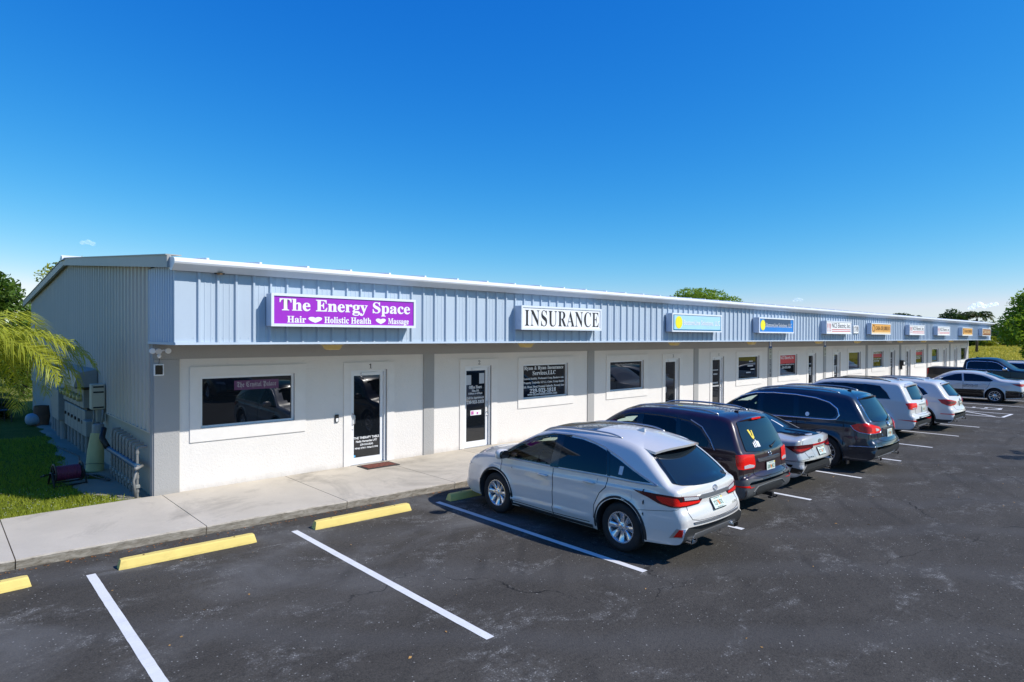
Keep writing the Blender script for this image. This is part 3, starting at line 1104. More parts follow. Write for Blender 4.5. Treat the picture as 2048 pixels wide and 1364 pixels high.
def sign(cx, label, style):
    z0, z1 = 3.27, 3.86
    w = 3.06
    d = 0.245
    yb = YF - .044
    t = thing('fascia_sign', label, 'sign', (cx, yb, z0), 0, 'box signs along the blue fascia')
    h = z1 - z0
    x0, x1 = -w / 2, w / 2
    b = MB()
    b.box(x0, x1, -d + .02, 0, 0, h, c=.012)
    b.build('cabinet', M['sign_box'], t)
    f = MB()
    fr = .045
    ring(f, x0 - .004, x1 + .004, -.004, h + .004, x0 + fr, x1 - fr, fr, h - fr, -d - .006, -d + .019)
    f.build('frame', M['sign_frame'], t)
    yf = -d + .012
    fm = {'purple': 'f_purple', 'ins': 'f_white', 'bl1': 'f_lblue', 'bl2': 'f_blue', 'ncs': 'f_white', 'casa': 'f_orange', 'rust': 'f_rust'}[style]
    p = MB()
    p.box(x0 + fr - .004, x1 - fr + .004, yf, yf + .006, fr - .004, h - fr + .004)
    face = p.build('face', M[fm], t)
    y = yf - .003
    if style == 'purple':
        mb = MB()
        # curly display lettering: heavy serif with round terminals added
        text_mb(mb, serif('The Energy Space'), 0.01, .365, 2.78, .285, y, .012, 4)
        mb.build('lettering', M['white_print'], t)
        for (txt, c, ww, hh, zz) in (('Hair', -1.06, .36, .125, .128), ('Holistic Health', -.02, 1.0, .125, .128), ('Massage', 1.12, .50, .155, .115)):
            mb = MB()
            text_mb(mb, serif(txt), c, zz, ww, hh, y, .014, 3)
            mb.build('lettering', M['white_print'], t)
        for (c, ww) in ((-.70, .27), (.70, .23)):
            mb = MB()
            text_mb(mb, '\u2665', c, .125, ww, .11, y, 0, 5)
            mb.build('heart', M['white_print'], t)
    elif style == 'ins':
        mb = MB()
        text_mb(mb, serif('INSURANCE'), 0.01, .29, 2.84, .41, y, -.004, 5, spacing=1.06)
        mb.build('lettering', M['black_print'], t)
    elif style in ('bl1', 'bl2'):
        e = MB()
        if style == 'bl1':
            e.box(x0 + fr, x0 + fr + .05, y - .02, y + .002, fr, h - fr)
            e.box(x0 + fr + .05, x1 - fr, y - .02, y + .002, fr, fr + .035)
            e.build('retainer', M['f_teal'], t)
        else:
            e.box(x0 + fr + .42, x1 - fr - .25, y, y + .0025, .27, h - fr)
            e.build('dark_blue_panel', M['f_dark'], t)  # dark blue panel over the upper part of the face
        mb = MB()
        c = -1.14 if style == 'bl1' else -1.2
        zc, rz, rx = .30, .20, .20
        mb.add([(c + rx * math.cos(2 * PI * i / 32), y - .002, zc + rz * math.sin(2 * PI * i / 32)) for i in range(32)], [tuple(range(32))])
        mb.build('sun_disc', M['f_yellow'], t)
        mb = MB()
        text_mb(mb, 'BottomLine Solutions, LLC', .28 if style == 'bl1' else .22, .29, 2.28, .19, y - .003, .012, 3)
        mb.build('lettering', M['white_print'] if style == 'bl1' else mat('grey_print', (.55, .58, .62), .5), t)
    elif style == 'ncs':
        mb = MB()
        text_mb(mb, 'NCS Electric, Inc.', .26, .37, 2.28, .25, y, .006, 3)
        mb.build('lettering', M['black_print'], t)
        mb = MB()
        mb.box(-.9, 1.4, y, y + .0025, .185, .215)
        mb.box(-.9, 1.4, y, y + .0025, .105, .135)
        mb.build('red_stripe', M['red_print'], t)
        mb = MB()
        for i in range(3):
            xx = -1.38 + i * .16
            for s in (-1, 1):
                mb.add([(xx + s * .035 - .012, y, .47), (xx + s * .035 + .012, y, .47), (xx + .012, y, .22), (xx - .012, y, .22)], [(0, 1, 2, 3)])
                y -= .0008
            mb.box(xx - .014, xx + .014, y, y + .001, .1, .2)
        mb.build('red_emblem', M['red_print'], t)
    else:
        mb = MB()
        mb.box(x0 + fr, x1 - fr, y, y + .0025, fr, fr + .085)
        mb.build('cream_band', M['f_cream'] if style == 'casa' else M['f_brown'], t)
        mb = MB()
        text_mb(mb, 'CASA DE JUBILEO', .25, .30, 2.2, .27, y - .002, .02, 2)
        n = 20
        for i in range(n):
            a0, a1 = 2 * PI * i / n, 2 * PI * (i + 1) / n
            r0, r1 = .14, .19
            mb.add([(-1.17 + r * math.cos(a), y - .002, .31 + r * math.sin(a)) for r, a in ((r0, a0), (r1, a0), (r1, a1), (r0, a1))], [(0, 1, 2, 3)])
        mb.build('lettering', M['f_brown'] if style == 'casa' else M['f_cream'], t)

sign(2.965, 'purple box sign with white curly lettering reading The Energy Space', 'purple')
sign(9.12, 'white box sign reading INSURANCE in black serif capitals', 'ins')
sign(15.70, 'pale blue box sign with yellow disc and white lettering', 'bl1')
sign(21.57, 'dark blue box sign with yellow disc and dim lettering', 'bl2')
sign(28.06, 'white box sign with red stripes, nearest of the three NCS Electric signs', 'ncs')
sign(33.90, 'orange box sign with brown lettering, nearest of the orange signs', 'casa')
sign(40.32, 'white box sign with red stripes, middle of the three NCS Electric signs', 'ncs')
sign(46.28, 'white box sign with red stripes, farthest of the three NCS Electric signs', 'ncs')
sign(52.75, 'orange box sign with brown lettering, farther of the two orange signs', 'casa')
sign(59.05, 'faded brown box sign at the far end of the blue fascia', 'rust')

def plates():
    t = thing('address_plate', 'small white address plate reading 1749 on the blue fascia', 'plate', (30.9, YF - .045, 3.31))
    b = MB(); b.box(-.34, .34, -.012, 0, 0, .4, c=.004); b.build('board', M['f_white'], t)
    lettering(t, [('1749', 0, .22, .52, .26)], -.016, M['black_print'])
    b = MB()
    for s in (-.2, .2): b.box(s - .03, s + .03, -.02, -.0125, -.035, .012)
    b.build('clip', M['black'], t)
    # vertical address digits and accessible parking signs on the pilasters
    px = 6.12 + 6.245 * 3
    t = thing('address_digits', 'black digits 1749 stacked vertically on the grey pilaster', 'house number', (px, -.03, 1.35))
    mb = MB()
    for i, ch in enumerate('1749'):
        text_mb(mb, serif(ch), 0, .68 - i * .215, .11 if ch != '1' else .07, .155, -.006, .004, 4)
    mb.build('digit', M['black_print'], t)
    for (x, lab) in ((px, 'blue accessible parking sign above the stacked address digits'), (6.12 + 6.245 * 4, 'blue accessible parking sign on the pilaster beside door six')):
        s = thing('parking_sign', lab, 'sign', (x, -.03, 2.2), 0, 'accessible parking signs on the pilasters')
        b = MB(); b.box(-.15, .15, -.006, 0, .40, .75, c=.002); b.build('blue_plate', mat('parking_blue', (.01, .08, .30), .4), s)
        mb = MB()
        text_mb(mb, '\u267F', 0, .60, .16, .2, -.009, 0, 3)
        mb.build('wheelchair_symbol', M['white_print'], s)
        b = MB(); b.box(-.13, .13, -.006, 0, .14, .385, c=.002); b.box(-.13, .13, -.006, 0, -.06, .12, c=.002); b.build('fine_plate', mat('fine_plate_white', (.5, .5, .42), .5), s)
        mb = MB()
        for z in (.33, .26, .19, .05, -.01): mb.box(-.09, .09, -.0085, -.0062, z, z + .025)
        mb.build('small_print', M['black_print'], s)
plates()

def soffit_lights():
    names = ['below the purple sign', 'below the INSURANCE sign', 'below the pale blue sign', 'below the dark blue sign', 'below the nearest NCS Electric sign', 'below the nearest orange sign', 'just left of the middle NCS Electric sign', 'below the middle NCS Electric sign', 'below the farthest NCS Electric sign', 'below the farther orange sign']
    xs = [3.15, 8.78, 15.95, 21.6, 28.45, 33.6, 38.9, 40.95, 45.9, 53.0]
    ym = mat('yellowed_lens', (.62, .46, .16), .4)
    gm = mat('grey_lens', (.42, .41, .38), .5)
    for i, (x, nm) in enumerate(zip(xs, names)):
        t = thing('canopy_light', ('small grey' if i == 6 else 'small yellowed') + ' canopy light ' + nm, 'light', (x, -.75, 2.925), 0, 'lights under the canopy')
        b = MB()
        pr = [(.175, .0), (.165, -.03), (.125, -.105), (.10, -.12)]
        rings = []
        for (r, z) in pr:
            rings.append([(sx * r, sy * r * .8, z) for sx, sy in ((-1, -1), (1, -1), (1, 1), (-1, 1))])
        vs = [v for r_ in rings for v in r_]
        fs = [(3, 2, 1, 0)][:0]
        for k in range(3):
            for j in range(4):
                a = k * 4 + j; c = k * 4 + (j + 1) % 4
                fs.append((a, a + 4, c + 4, c))
        fs.append((12, 13, 14, 15)[::-1])
        b.add(vs, fs)
        b.build('lens', gm if i == 6 else ym, t)
        b = MB(); b.box(-.19, .19, -.155, .155, -.012, 0); b.build('base_plate', M['alu'], t)
    # a small spotlight under the eave trim by the near corner
    t = thing('eave_spotlight', 'tiny bronze spotlight tucked under the white roof edge', 'light', (.62, YF - .10, ZE - .02))
    b = MB(); b.lathe([(.0, -.02), (.05, -.02), (.055, 0), (.03, .012), (0, .012)], 12, 'z'); b.build('lamp_head', mat('bronze', (.35, .22, .12), .4, .6), t, smooth=True, sharp=40)
    b = MB(); b.box(-.08, .08, .0, .03, -.012, .01); b.build('bracket', M['black'], t)
soffit_lights()
# ================================================================ VEHICLES
def catmull(pts, step=0.02):
    P = [np.array(p[:2], float) for p in pts]
    P = [2 * P[0] - P[1]] + P + [2 * P[-1] - P[-2]]
    out = []
    for i in range(1, len(P) - 2):
        p0, p1, p2, p3 = P[i - 1:i + 3]
        n = max(2, int(np.linalg.norm(p2 - p1) / step))
        t0 = 0; t1 = max(1e-6, np.linalg.norm(p1 - p0) ** .5); t2 = t1 + max(1e-6, np.linalg.norm(p2 - p1) ** .5); t3 = t2 + max(1e-6, np.linalg.norm(p3 - p2) ** .5)
        for k in range(n):
            t = t1 + (t2 - t1) * k / n
            A1 = (t1 - t) / (t1 - t0) * p0 + (t - t0) / (t1 - t0) * p1
            A2 = (t2 - t) / (t2 - t1) * p1 + (t - t1) / (t2 - t1) * p2
            A3 = (t3 - t) / (t3 - t2) * p2 + (t - t2) / (t3 - t2) * p3
            B1 = (t2 - t) / (t2 - t0) * A1 + (t - t0) / (t2 - t0) * A2
            B2 = (t3 - t) / (t3 - t1) * A2 + (t - t1) / (t3 - t1) * A3
            out.append((t2 - t) / (t2 - t1) * B1 + (t - t1) / (t2 - t1) * B2)
    out.append(P[-2])
    return np.array(out)

def rp(poly, r=0.03, n=4):
    """round the corners of a polygon"""
    out = []
    m = len(poly)
    for i in range(m):
        p0, p1, p2 = (Vector(poly[i - 1]), Vector(poly[i]), Vector(poly[(i + 1) % m]))
        rr = r[i] if isinstance(r, (list, tuple)) else r
        a = (p0 - p1); b = (p2 - p1)
        d = min(rr, a.length * .48, b.length * .48)
        if d < 1e-4:
            out.append(tuple(p1)); continue
        q0 = p1 + a.normalized() * d; q1 = p1 + b.normalized() * d
        for k in range(n + 1):
            t = k / n
            q = q0 * (1 - t) ** 2 + p1 * 2 * t * (1 - t) + q1 * t ** 2
            out.append(tuple(q))
    return out

def densify(poly, step):
    out = []
    m = len(poly)
    for i in range(m):
        a = np.array(poly[i]); b = np.array(poly[(i + 1) % m])
        n = max(1, int(math.ceil(np.linalg.norm(b - a) / step)))
        for k in range(n):
            out.append(tuple(a + (b - a) * k / n))
    return out

def inside(pt, poly):
    x, y = pt
    c = False
    j = len(poly) - 1
    for i in range(len(poly)):
        xi, yi = poly[i]; xj, yj = poly[j]
        if (yi > y) != (yj > y) and x < (xj - xi) * (y - yi) / (yj - yi) + xi:
            c = not c
        j = i
    return c

def inside_many(P, poly):
    P = np.asarray(P); x, y = P[:, 0], P[:, 1]
    c = np.zeros(len(P), bool)
    A = np.array(poly)
    B = np.roll(A, 1, 0)
    for (xi, yi), (xj, yj) in zip(A, B):
        m = (yi > y) != (yj > y)
        if m.any():
            c[m] ^= x[m] < (xj - xi) * (y[m] - yi) / (yj - yi) + xi
    return c

def shrink(poly, d):
    c = np.mean(np.array(poly), 0)
    out = []
    for p in poly:
        v = np.array(p) - c
        l = np.linalg.norm(v)
        out.append(tuple(c + v * max(0, (l - d)) / max(l, 1e-6)))
    return out

def paint(name, col, metal=0.0, rough=0.35, coat=1.0):
    m, nt, bs = new_mat(name)
    bs.inputs['Base Color'].default_value = (*col, 1)
    bs.inputs['Metallic'].default_value = metal
    bs.inputs['Roughness'].default_value = rough
    bs.inputs['Coat Weight'].default_value = coat
    bs.inputs['Coat Roughness'].default_value = 0.02
    bs.inputs['Coat IOR'].default_value = 1.5
    # road dust towards the sills, uneven
    p = opos(nt)
    d = ramp(nt, noise(nt, p, 2.5, 5, .6), .45, .8)
    c = mixc(nt, math_n(nt, 'MULTIPLY', d, .06), col, (.25, .22, .19))
    nt.links.new(c, bs.inputs['Base Color'])
    return m

M['tyre'] = mat('tyre_rubber', (0.014, 0.014, 0.015), 0.75, var=.3, vscale=9, world=False)
M['rim_silver'] = mat('alloy_silver', (0.58, 0.58, 0.59), 0.3, .75)
M['rim_bright'] = mat('alloy_bright', (0.75, 0.75, 0.76), 0.25, .8)
M['hub_dark'] = mat('brake_dark', (0.05, 0.05, 0.055), 0.6, .5)
M['chrome'] = mat('chrome', (0.80, 0.80, 0.82), 0.08, 1.0)
M['satin'] = mat('satin_silver', (0.45, 0.46, 0.48), 0.3, .8)
M['car_glass'] = mat_glass_dark('privacy_glass', (0.006, 0.008, 0.010), 0.015, 1.55)
M['car_glass_b'] = mat_glass_dark('rear_screen_glass', (0.010, 0.016, 0.022), 0.02, 1.75)
M['clear_glass'] = mat_glass_clear('door_glass', (0.42, 0.56, 0.52))
M['gloss_black'] = mat('gloss_black', (0.006, 0.006, 0.007), 0.12, coat=.6)
M['seam'] = mat('panel_gap', (0.008, 0.008, 0.009), 0.9, spec=.1)
M['grey_clad'] = mat('grey_cladding', (0.085, 0.088, 0.09), 0.55, bmp=.15, bscale=300)
M['black_clad'] = mat('black_cladding', (0.022, 0.023, 0.024), 0.6)
def lens(name, col, rough=.08):
    m, nt, bs = new_mat(name)
    p = opos(nt, (60, 60, 60))
    ck = N(nt, 'TexChecker')
    ck.inputs['Scale'].default_value = 1.0
    nt.links.new(p, ck.inputs['Vector'])
    c = mixc(nt, math_n(nt, 'MULTIPLY', ck.outputs['Fac'], .35), col, tuple(v * .35 for v in col))
    nt.links.new(c, bs.inputs['Base Color'])
    bs.inputs['Roughness'].default_value = .25
    bs.inputs['Coat Weight'].default_value = 0.35
    bs.inputs['Coat Roughness'].default_value = rough
    bs.inputs['Specular IOR Level'].default_value = 0.25
    return m
M['lens_red'] = lens('red_lens', (0.50, 0.012, 0.012))
M['lens_bright'] = lens('bright_red_lens', (0.90, 0.012, 0.006))
M['lens_dark'] = lens('smoked_red_lens', (0.10, 0.004, 0.008))
M['lens_smoke'] = lens('smoked_lens', (0.03, 0.012, 0.014))
M['lens_clear'] = lens('clear_lens', (0.55, 0.55, 0.56))
M['interior'] = mat('cabin_trim', (0.03, 0.03, 0.032), 0.8)
M['plate_white'] = mat('plate_white', (0.62, 0.68, 0.62), 0.45)
M['plate_green'] = mat('plate_green', (0.05, 0.16, 0.08), 0.5)
M['plate_orange'] = mat('plate_orange', (0.75, 0.20, 0.03), 0.5)
M['plate_yellow'] = mat('plate_sticker_yellow', (0.8, 0.6, 0.05), 0.5)

class Car:
    def __init__(s, name, label, loc, rz, sp, group='parked vehicles in front of the shops'):
        s.sp = sp
        s.root = thing(name, label, sp.get('cat', 'car'), loc, rz, group)
        s.L, s.W = sp['L'], sp['W'] / 2
        s.paint = sp['paint']
        s.x0 = 1.0
        s.make_body()

    # ---- half width of the body at (x, z)
    def half(s, x, z):
        sp = s.sp
        a, k, p = sp.get('rear_plan', (0.9, .10, 2.2))
        b, k2, p2 = sp.get('front_plan', (1.2, .17, 2.4))
        P = np.ones_like(x)
        P = P - k * (np.clip((a - x) / a, 0, 1) ** p) - k2 * (np.clip((x - (s.L - b)) / b, 0, 1) ** p2)
        zb = np.interp(x, *zip(*sp['belt']))
        vz, vf = zip(*sp.get('vprof', [(.15, .90), (.30, .965), (.48, .995), (.62, 1.0), (.80, .992), (.98, .972), (1.2, .95)]))
        zc = np.minimum(z, zb)
        w = s.W * P * np.interp(zc, vz, vf)
        up = np.maximum(0, z - zb)
        w = w - sp.get('tumble', .30) * up - sp.get('tumble2', .22) * up ** 2
        ra, r = sp['arch'], sp['wheel']
        for ax in sp['axles']:
            d = np.hypot(x - ax, z - r)
            w = w + sp.get('flare', .018) * np.exp(-((d - ra) / .075) ** 2) * (z < zb)
        # pressed swage line low on the doors
        for (xa, xb, za, zb_, amp) in sp.get('swage', []):
            t = np.clip((x - xa) / (xb - xa), 0, 1)
            zl = za + (zb_ - za) * t
            env = np.clip((x - xa) / .25, 0, 1) * np.clip((xb - x) / .25, 0, 1)
            dz_ = z - zl
            w = w + amp * env * np.clip(np.where(dz_ > 0, 1 - dz_ / .022, 1 + dz_ / .13), 0, 1) ** 1.15
        return w

    def make_body(s):
        sp = s.sp
        up = catmull(sp['upper'], .018)
        xs_u = np.maximum.accumulate(up[:, 0] + np.arange(len(up)) * 1e-6)
        zs_u = up[:, 1]
        lo = catmull(sp['lower'], .05)
        xs_l = np.maximum.accumulate(lo[:, 0] + np.arange(len(lo)) * 1e-6)
        L = s.L
        cols = [xs_u[::2], xs_u[-1:], np.linspace(0, L, 90)]
        ra, rw = sp['arch'], sp['wheel']
        for ax in sp['axles']:
            th = np.linspace(0, PI, 40)
            cols.append(ax + ra * np.cos(th))
            cols.append(np.array([ax - ra * 1.002, ax + ra * 1.002, ax - ra * .9995, ax + ra * .9995]))
        X = np.unique(np.round(np.clip(np.concatenate(cols), xs_u[0], xs_u[-1]), 4))
        keep = [0]
        crit = set(np.round([a + q * ra for a in sp['axles'] for q in (-1.002, 1.002, -.9995, .9995)], 4))
        for i in range(1, len(X)):
            if X[i] - X[keep[-1]] > .0025 or X[i] in crit or i == len(X) - 1:
                keep.append(i)
        X = X[keep]
        zh = np.interp(X, xs_u, zs_u)
        zl = np.interp(X, xs_l, lo[:, 1])
        for ax in sp['axles']:
            d = np.abs(X - ax)
            a = np.where(d < ra, rw + np.sqrt(np.maximum(0, ra ** 2 - d ** 2)), -1)
            zl = np.maximum(zl, a)
        zl = np.minimum(zl, zh)
        Mr = 60
        u = np.linspace(0, 1, Mr)
        t = 1 - (1 - u) ** 1.5
        Z = zl[:, None] + (zh - zl)[:, None] * t[None, :]
        XX = np.repeat(X[:, None], Mr, 1)
        W0 = s.half(XX, Z)
        # rounding towards the silhouette
        ol = np.c_[xs_u, zs_u]
        rr = np.interp(XX, *zip(*sp.get('round', [(0, .12), (.4, .10), (L - .5, .10), (L, .18)])))
        D = np.empty_like(Z)
        sa = ol[:-1]; sd_ = ol[1:] - ol[:-1]
        sl = (sd_ ** 2).sum(1) + 1e-12
        for i in range(len(X)):
            px_ = XX[i][:, None] - sa[None, :, 0]; pz_ = Z[i][:, None] - sa[None, :, 1]
            tt = np.clip((px_ * sd_[:, 0] + pz_ * sd_[:, 1]) / sl, 0, 1)
            dx = px_ - tt * sd_[:, 0]; dz = pz_ - tt * sd_[:, 1]
            D[i] = np.sqrt((dx * dx + dz * dz).min(1))
        D[:, -1] = 0.0
        q = np.clip(1 - D / rr, 0, 1)
        Y = W0 - rr * (1 - np.sqrt(np.maximum(0, 1 - q * q)))
        Y = np.maximum(Y, .02)
        n = len(X)
        verts = np.concatenate([np.stack([XX, Y, Z], -1).reshape(-1, 3), np.stack([XX, -Y, Z], -1).reshape(-1, 3)])
        iL = np.arange(n * Mr).reshape(n, Mr); iR = iL + n * Mr
        faces, mi, kind = [], [], []
        for i in range(n - 1):
            for j in range(Mr - 1):
                faces.append((iL[i, j], iL[i, j + 1], iL[i + 1, j + 1], iL[i + 1, j])); mi.append(0); kind.append(1)
                faces.append((iR[i, j], iR[i + 1, j], iR[i + 1, j + 1], iR[i, j + 1])); mi.append(0); kind.append(-1)
        # band over the top
        K = 18
        tx = np.gradient(X); tz = np.gradient(zh)
        ln = np.hypot(tx, tz) + 1e-9
        nx, nz = -tz / ln, tx / ln
        c = np.interp(X, *zip(*sp.get('bulge', [(0, .10), (.3, .05), (L - .6, .05), (L, .2)])))
        B = np.zeros((n, K + 1), int)
        B[:, 0] = iR[:, -1]; B[:, K] = iL[:, -1]
        extra = []
        base = len(verts)
        for k in range(1, K):
            sk = -1 + 2 * k / K
            g = c * (1 - abs(sk) ** 2.2)
            extra.append(np.stack([X + nx * g, Y[:, -1] * sk, zh + nz * g], -1))
            B[:, k] = base + (k - 1) * n + np.arange(n)
        verts = np.concatenate([verts] + extra)
        bandinfo = {}
        for i in range(n - 1):
            for k in range(K):
                faces.append((B[i, k], B[i, k + 1], B[i + 1, k + 1], B[i + 1, k])[::-1]); mi.append(0); kind.append(2)
        for i in range(n - 1):
            faces.append((iL[i, 0], iL[i + 1, 0], iR[i + 1, 0], iR[i, 0])); mi.append(1); kind.append(3)
        s.bvh = BVHTree.FromPolygons([tuple(v) for v in verts], faces)
        holes = sp.get('holes', [])
        ws = sp.get('ws_hole')
        if holes or ws:
            hp = [shrink(h, .015) for h in holes]
            ce = verts[np.array(faces)].mean(1)
            kd = np.array(kind)
            drop = np.zeros(len(faces), bool)
            for h in hp:
                drop |= (np.abs(kd) == 1) & inside_many(ce[:, [0, 2]], h)
            if ws:
                drop |= (kd == 2) & (ce[:, 0] > ws[0]) & (ce[:, 0] < ws[1]) & (np.abs(ce[:, 1]) < ws[2])
            faces = [f for f, d_ in zip(faces, drop) if not d_]
            mi = [m_ for m_, d_ in zip(mi, drop) if not d_]
        me = bpy.data.meshes.new('body')
        me.from_pydata([tuple(v) for v in verts], [], faces)
        me.materials.append(s.paint); me.materials.append(M['black_clad'])
        me.polygons.foreach_set('material_index', mi)
        me.polygons.foreach_set('use_smooth', [True] * len(me.polygons))
        me.set_sharp_from_angle(angle=R(50))
        me.update()
        s.body = obj('body', me, s.root)
        if holes or ws:
            v2 = verts.copy()
            cc = np.array([s.L * .5, 0, 1.0])
            me2 = me.copy()
            nrm = np.zeros(len(verts) * 3); me.vertices.foreach_get('normal', nrm)
            nrm = nrm.reshape(-1, 3)
            sg = np.sign((nrm * (v2 - cc)).sum(1))[:, None]
            v2 = v2 - nrm * sg * .03
            me2.vertices.foreach_set('co', v2.astype(np.float32).ravel())
            me2.materials.clear(); me2.materials.append(M['interior']); me2.materials.append(M['interior'])
            me2.update()
            it = obj('cabin_lining', me2, s.root)
            s.seats(it)
        # dark inner tub keeps the wheel arches from being see-through
        ub = MB()
        a0, a1 = sp['axles']
        hw = s.W * .66
        ub.box(a0 - ra - .1, a1 + ra + .1, -hw, hw, .24, min(sp['wheel'] + ra + .08, .95))
        ub.build('underbody', M['black_clad'], s.root)

    def seats(s, parent):
        xs = s.sp.get('seat_x', (s.L * .50, s.L * .32))
        zb = s.sp['belt'][0][1]
        k = 0
        for x in xs:
            for y in (-.38, .38):
                mb = MB()
                mb.ellipsoid((x, y, zb - .12), (.10, .24, .42), 12, 8, .6)
                mb.ellipsoid((x - .06, y, zb + .36), (.055, .13, .11), 12, 8, .7)
                mb.ellipsoid((x + .27, y, zb - .48), (.28, .25, .12), 12, 8, .6)
                o = mb.build('seat', M['interior'], parent, smooth=True)
        mb = MB()
        mb.tube([(xs[0] + .62 + .05 * math.sin(a), .38 + .18 * math.cos(a), zb - .06 + .17 * math.sin(a)) for a in np.linspace(0, 2 * PI, 25)], .014, 6, False)
        mb.build('steering_wheel', M['interior'], parent, smooth=True)

    # ---- casting onto the body
    def cast(s, p, view, side):
        if view == 'side':
            o, d = Vector((p[0], side * 3, p[1])), Vector((0, -side, 0))
        elif view == 'rear':
            o, d = Vector((-3, side * p[0], p[1])), Vector((1, 0, 0))
        elif view == 'front':
            o, d = Vector((s.L + 3, side * p[0], p[1])), Vector((-1, 0, 0))
        elif view == 'top':
            o, d = Vector((p[0], side * p[1], 4)), Vector((0, 0, -1))
        else:
            e = Vector((-math.cos(p[0]), side * math.sin(p[0]), 0))
            o, d = Vector((s.x0, 0, p[1])) + e * 5, -e
        h, nrm, _, _ = s.bvh.ray_cast(o, d)
        if h is None:
            far = 3 - s.W if view == 'side' else (3.1 if view in ('rear', 'front') else (2.5 if view == 'top' else 4.0))
            h, nrm, _, _ = s.bvh.find_nearest(o + d * far)
        if nrm.dot(d) > 0:
            nrm = -nrm
        return h, nrm

    def rs(s, v):
        """('r', y, z) on the tail or ('s', x, z) on the flank -> polar coordinates"""
        if v[0] == 'r':
            h, _ = s.cast((v[1], v[2]), 'rear', 1)
        else:
            h, _ = s.cast((v[1], v[2]), 'side', 1)
        return (math.atan2(h.y, s.x0 - h.x), v[2])

    def panel(s, name, poly, m, view='side', side=1, off=.004, parent=None, step=.05, skirt=.012):
        sc = 1.0
        if view == 'polar':
            poly = [s.rs(v) if isinstance(v[0], str) else v for v in poly]
            poly = [(a, b) for a, b in poly]
        pts = densify(poly, step)
        # drop duplicate points
        q = []
        for p in pts:
            if not q or math.hypot(p[0] - q[-1][0], p[1] - q[-1][1]) > 1e-5:
                q.append(p)
        pts = q
        n = len(pts)
        arr = np.array(pts)
        lo, hi = arr.min(0), arr.max(0)
        inner = []
        gx = np.arange(lo[0] + step * .5, hi[0], step); gz = np.arange(lo[1] + step * .5, hi[1], step)
        seg = arr
        if len(gx) and len(gz):
            G = np.stack(np.meshgrid(gx, gz, indexing='ij'), -1).reshape(-1, 2)
            ok = inside_many(G, pts)
            ok &= np.sqrt(((G[:, None, :] - seg[None]) ** 2).sum(-1)).min(1) > step * .45
            inner = [tuple(g) for g in G[ok]]
        vv = [Vector(p) for p in pts] + [Vector(p) for p in inner]
        res = delaunay_2d_cdt(vv, [], [list(range(n))], 1, 1e-6)
        v2, _, f2 = res[0], res[1], res[2]
        bm = bmesh.new()
        nrms = []
        for p in v2:
            h, nr = s.cast((p.x, p.y), view, side)
            nrms.append(nr)
            bm.verts.new(h + nr * off)
        bm.verts.ensure_lookup_table()
        for f in f2:
            try:
                bm.faces.new([bm.verts[i] for i in f])
            except ValueError:
                pass
        bmesh.ops.recalc_face_normals(bm, faces=bm.faces)
        if bm.faces:
            bm.faces.ensure_lookup_table()
            tot = sum(f.normal.dot(nrms[f.verts[0].index]) for f in bm.faces)
            if tot < 0:
                bmesh.ops.reverse_faces(bm, faces=bm.faces)
        if skirt:
            be = [e for e in bm.edges if e.is_boundary]
            idx = {v: v.index for v in bm.verts}
            ex = bmesh.ops.extrude_edge_only(bm, edges=be)
            nv = [g for g in ex['geom'] if isinstance(g, bmesh.types.BMVert)]
            for v in nv:
                o_ = min((e.other_vert(v) for e in v.link_edges if e.other_vert(v) in idx), key=lambda w_: (w_.co - v.co).length)
                v.co -= nrms[idx[o_]] * (skirt + off)
        me = bpy.data.meshes.new(name)
        bm.to_mesh(me); bm.free()
        me.materials.append(m)
        me.polygons.foreach_set('use_smooth', [True] * len(me.polygons))
        me.set_sharp_from_angle(angle=R(40))
        return obj(name, me, parent or s.root)

    def both(s, name, poly, m, view='side', **kw):
        return [s.panel(name, poly, m, view, sd, **kw) for sd in (1, -1)]

    def ribbon(s, name, pts, w, m, view='side', side=1, off=.005, parent=None, step=.04, thick=0.0, closed=False):
        P = []
        pts = list(pts) + ([pts[0]] if closed else [])
        for a, b in zip(pts[:-1], pts[1:]):
            n = max(1, int(math.hypot(b[0] - a[0], b[1] - a[1]) / step))
            P += [(a[0] + (b[0] - a[0]) * k / n, a[1] + (b[1] - a[1]) * k / n) for k in range(n)]
        P.append(pts[-1])
        mb = MB()
        m_ = len(P)
        for i, p in enumerate(P):
            a = P[max(0, i - 1)]; b = P[min(m_ - 1, i + 1)]
            d = np.array([b[0] - a[0], b[1] - a[1]]); d = d / (np.linalg.norm(d) + 1e-9)
            nn = np.array([-d[1], d[0]]) * w / 2
            h1, n1 = s.cast((p[0] + nn[0], p[1] + nn[1]), view, side)
            h2, n2 = s.cast((p[0] - nn[0], p[1] - nn[1]), view, side)
            mid, nm = s.cast(p, view, side)
            mb.v += [tuple(h1 + n1 * .001), tuple(h1.lerp(mid, .35) + nm * off), tuple(h2.lerp(mid, .35) + nm * off), tuple(h2 + n2 * .001)]
        for i in range(m_ - 1):
            for j in range(3):
                a = 4 * i + j
                mb.f.append((a, a + 1, a + 5, a + 4))
        mb.m = [0] * len(mb.f)
        return mb.build(name, m, parent or s.root, smooth=True)

    def seams(s, lines, side=1):
        for ln in lines:
            s.ribbon('panel_gap', ln, .012, M['seam'], 'side', side, .0035, step=.02)

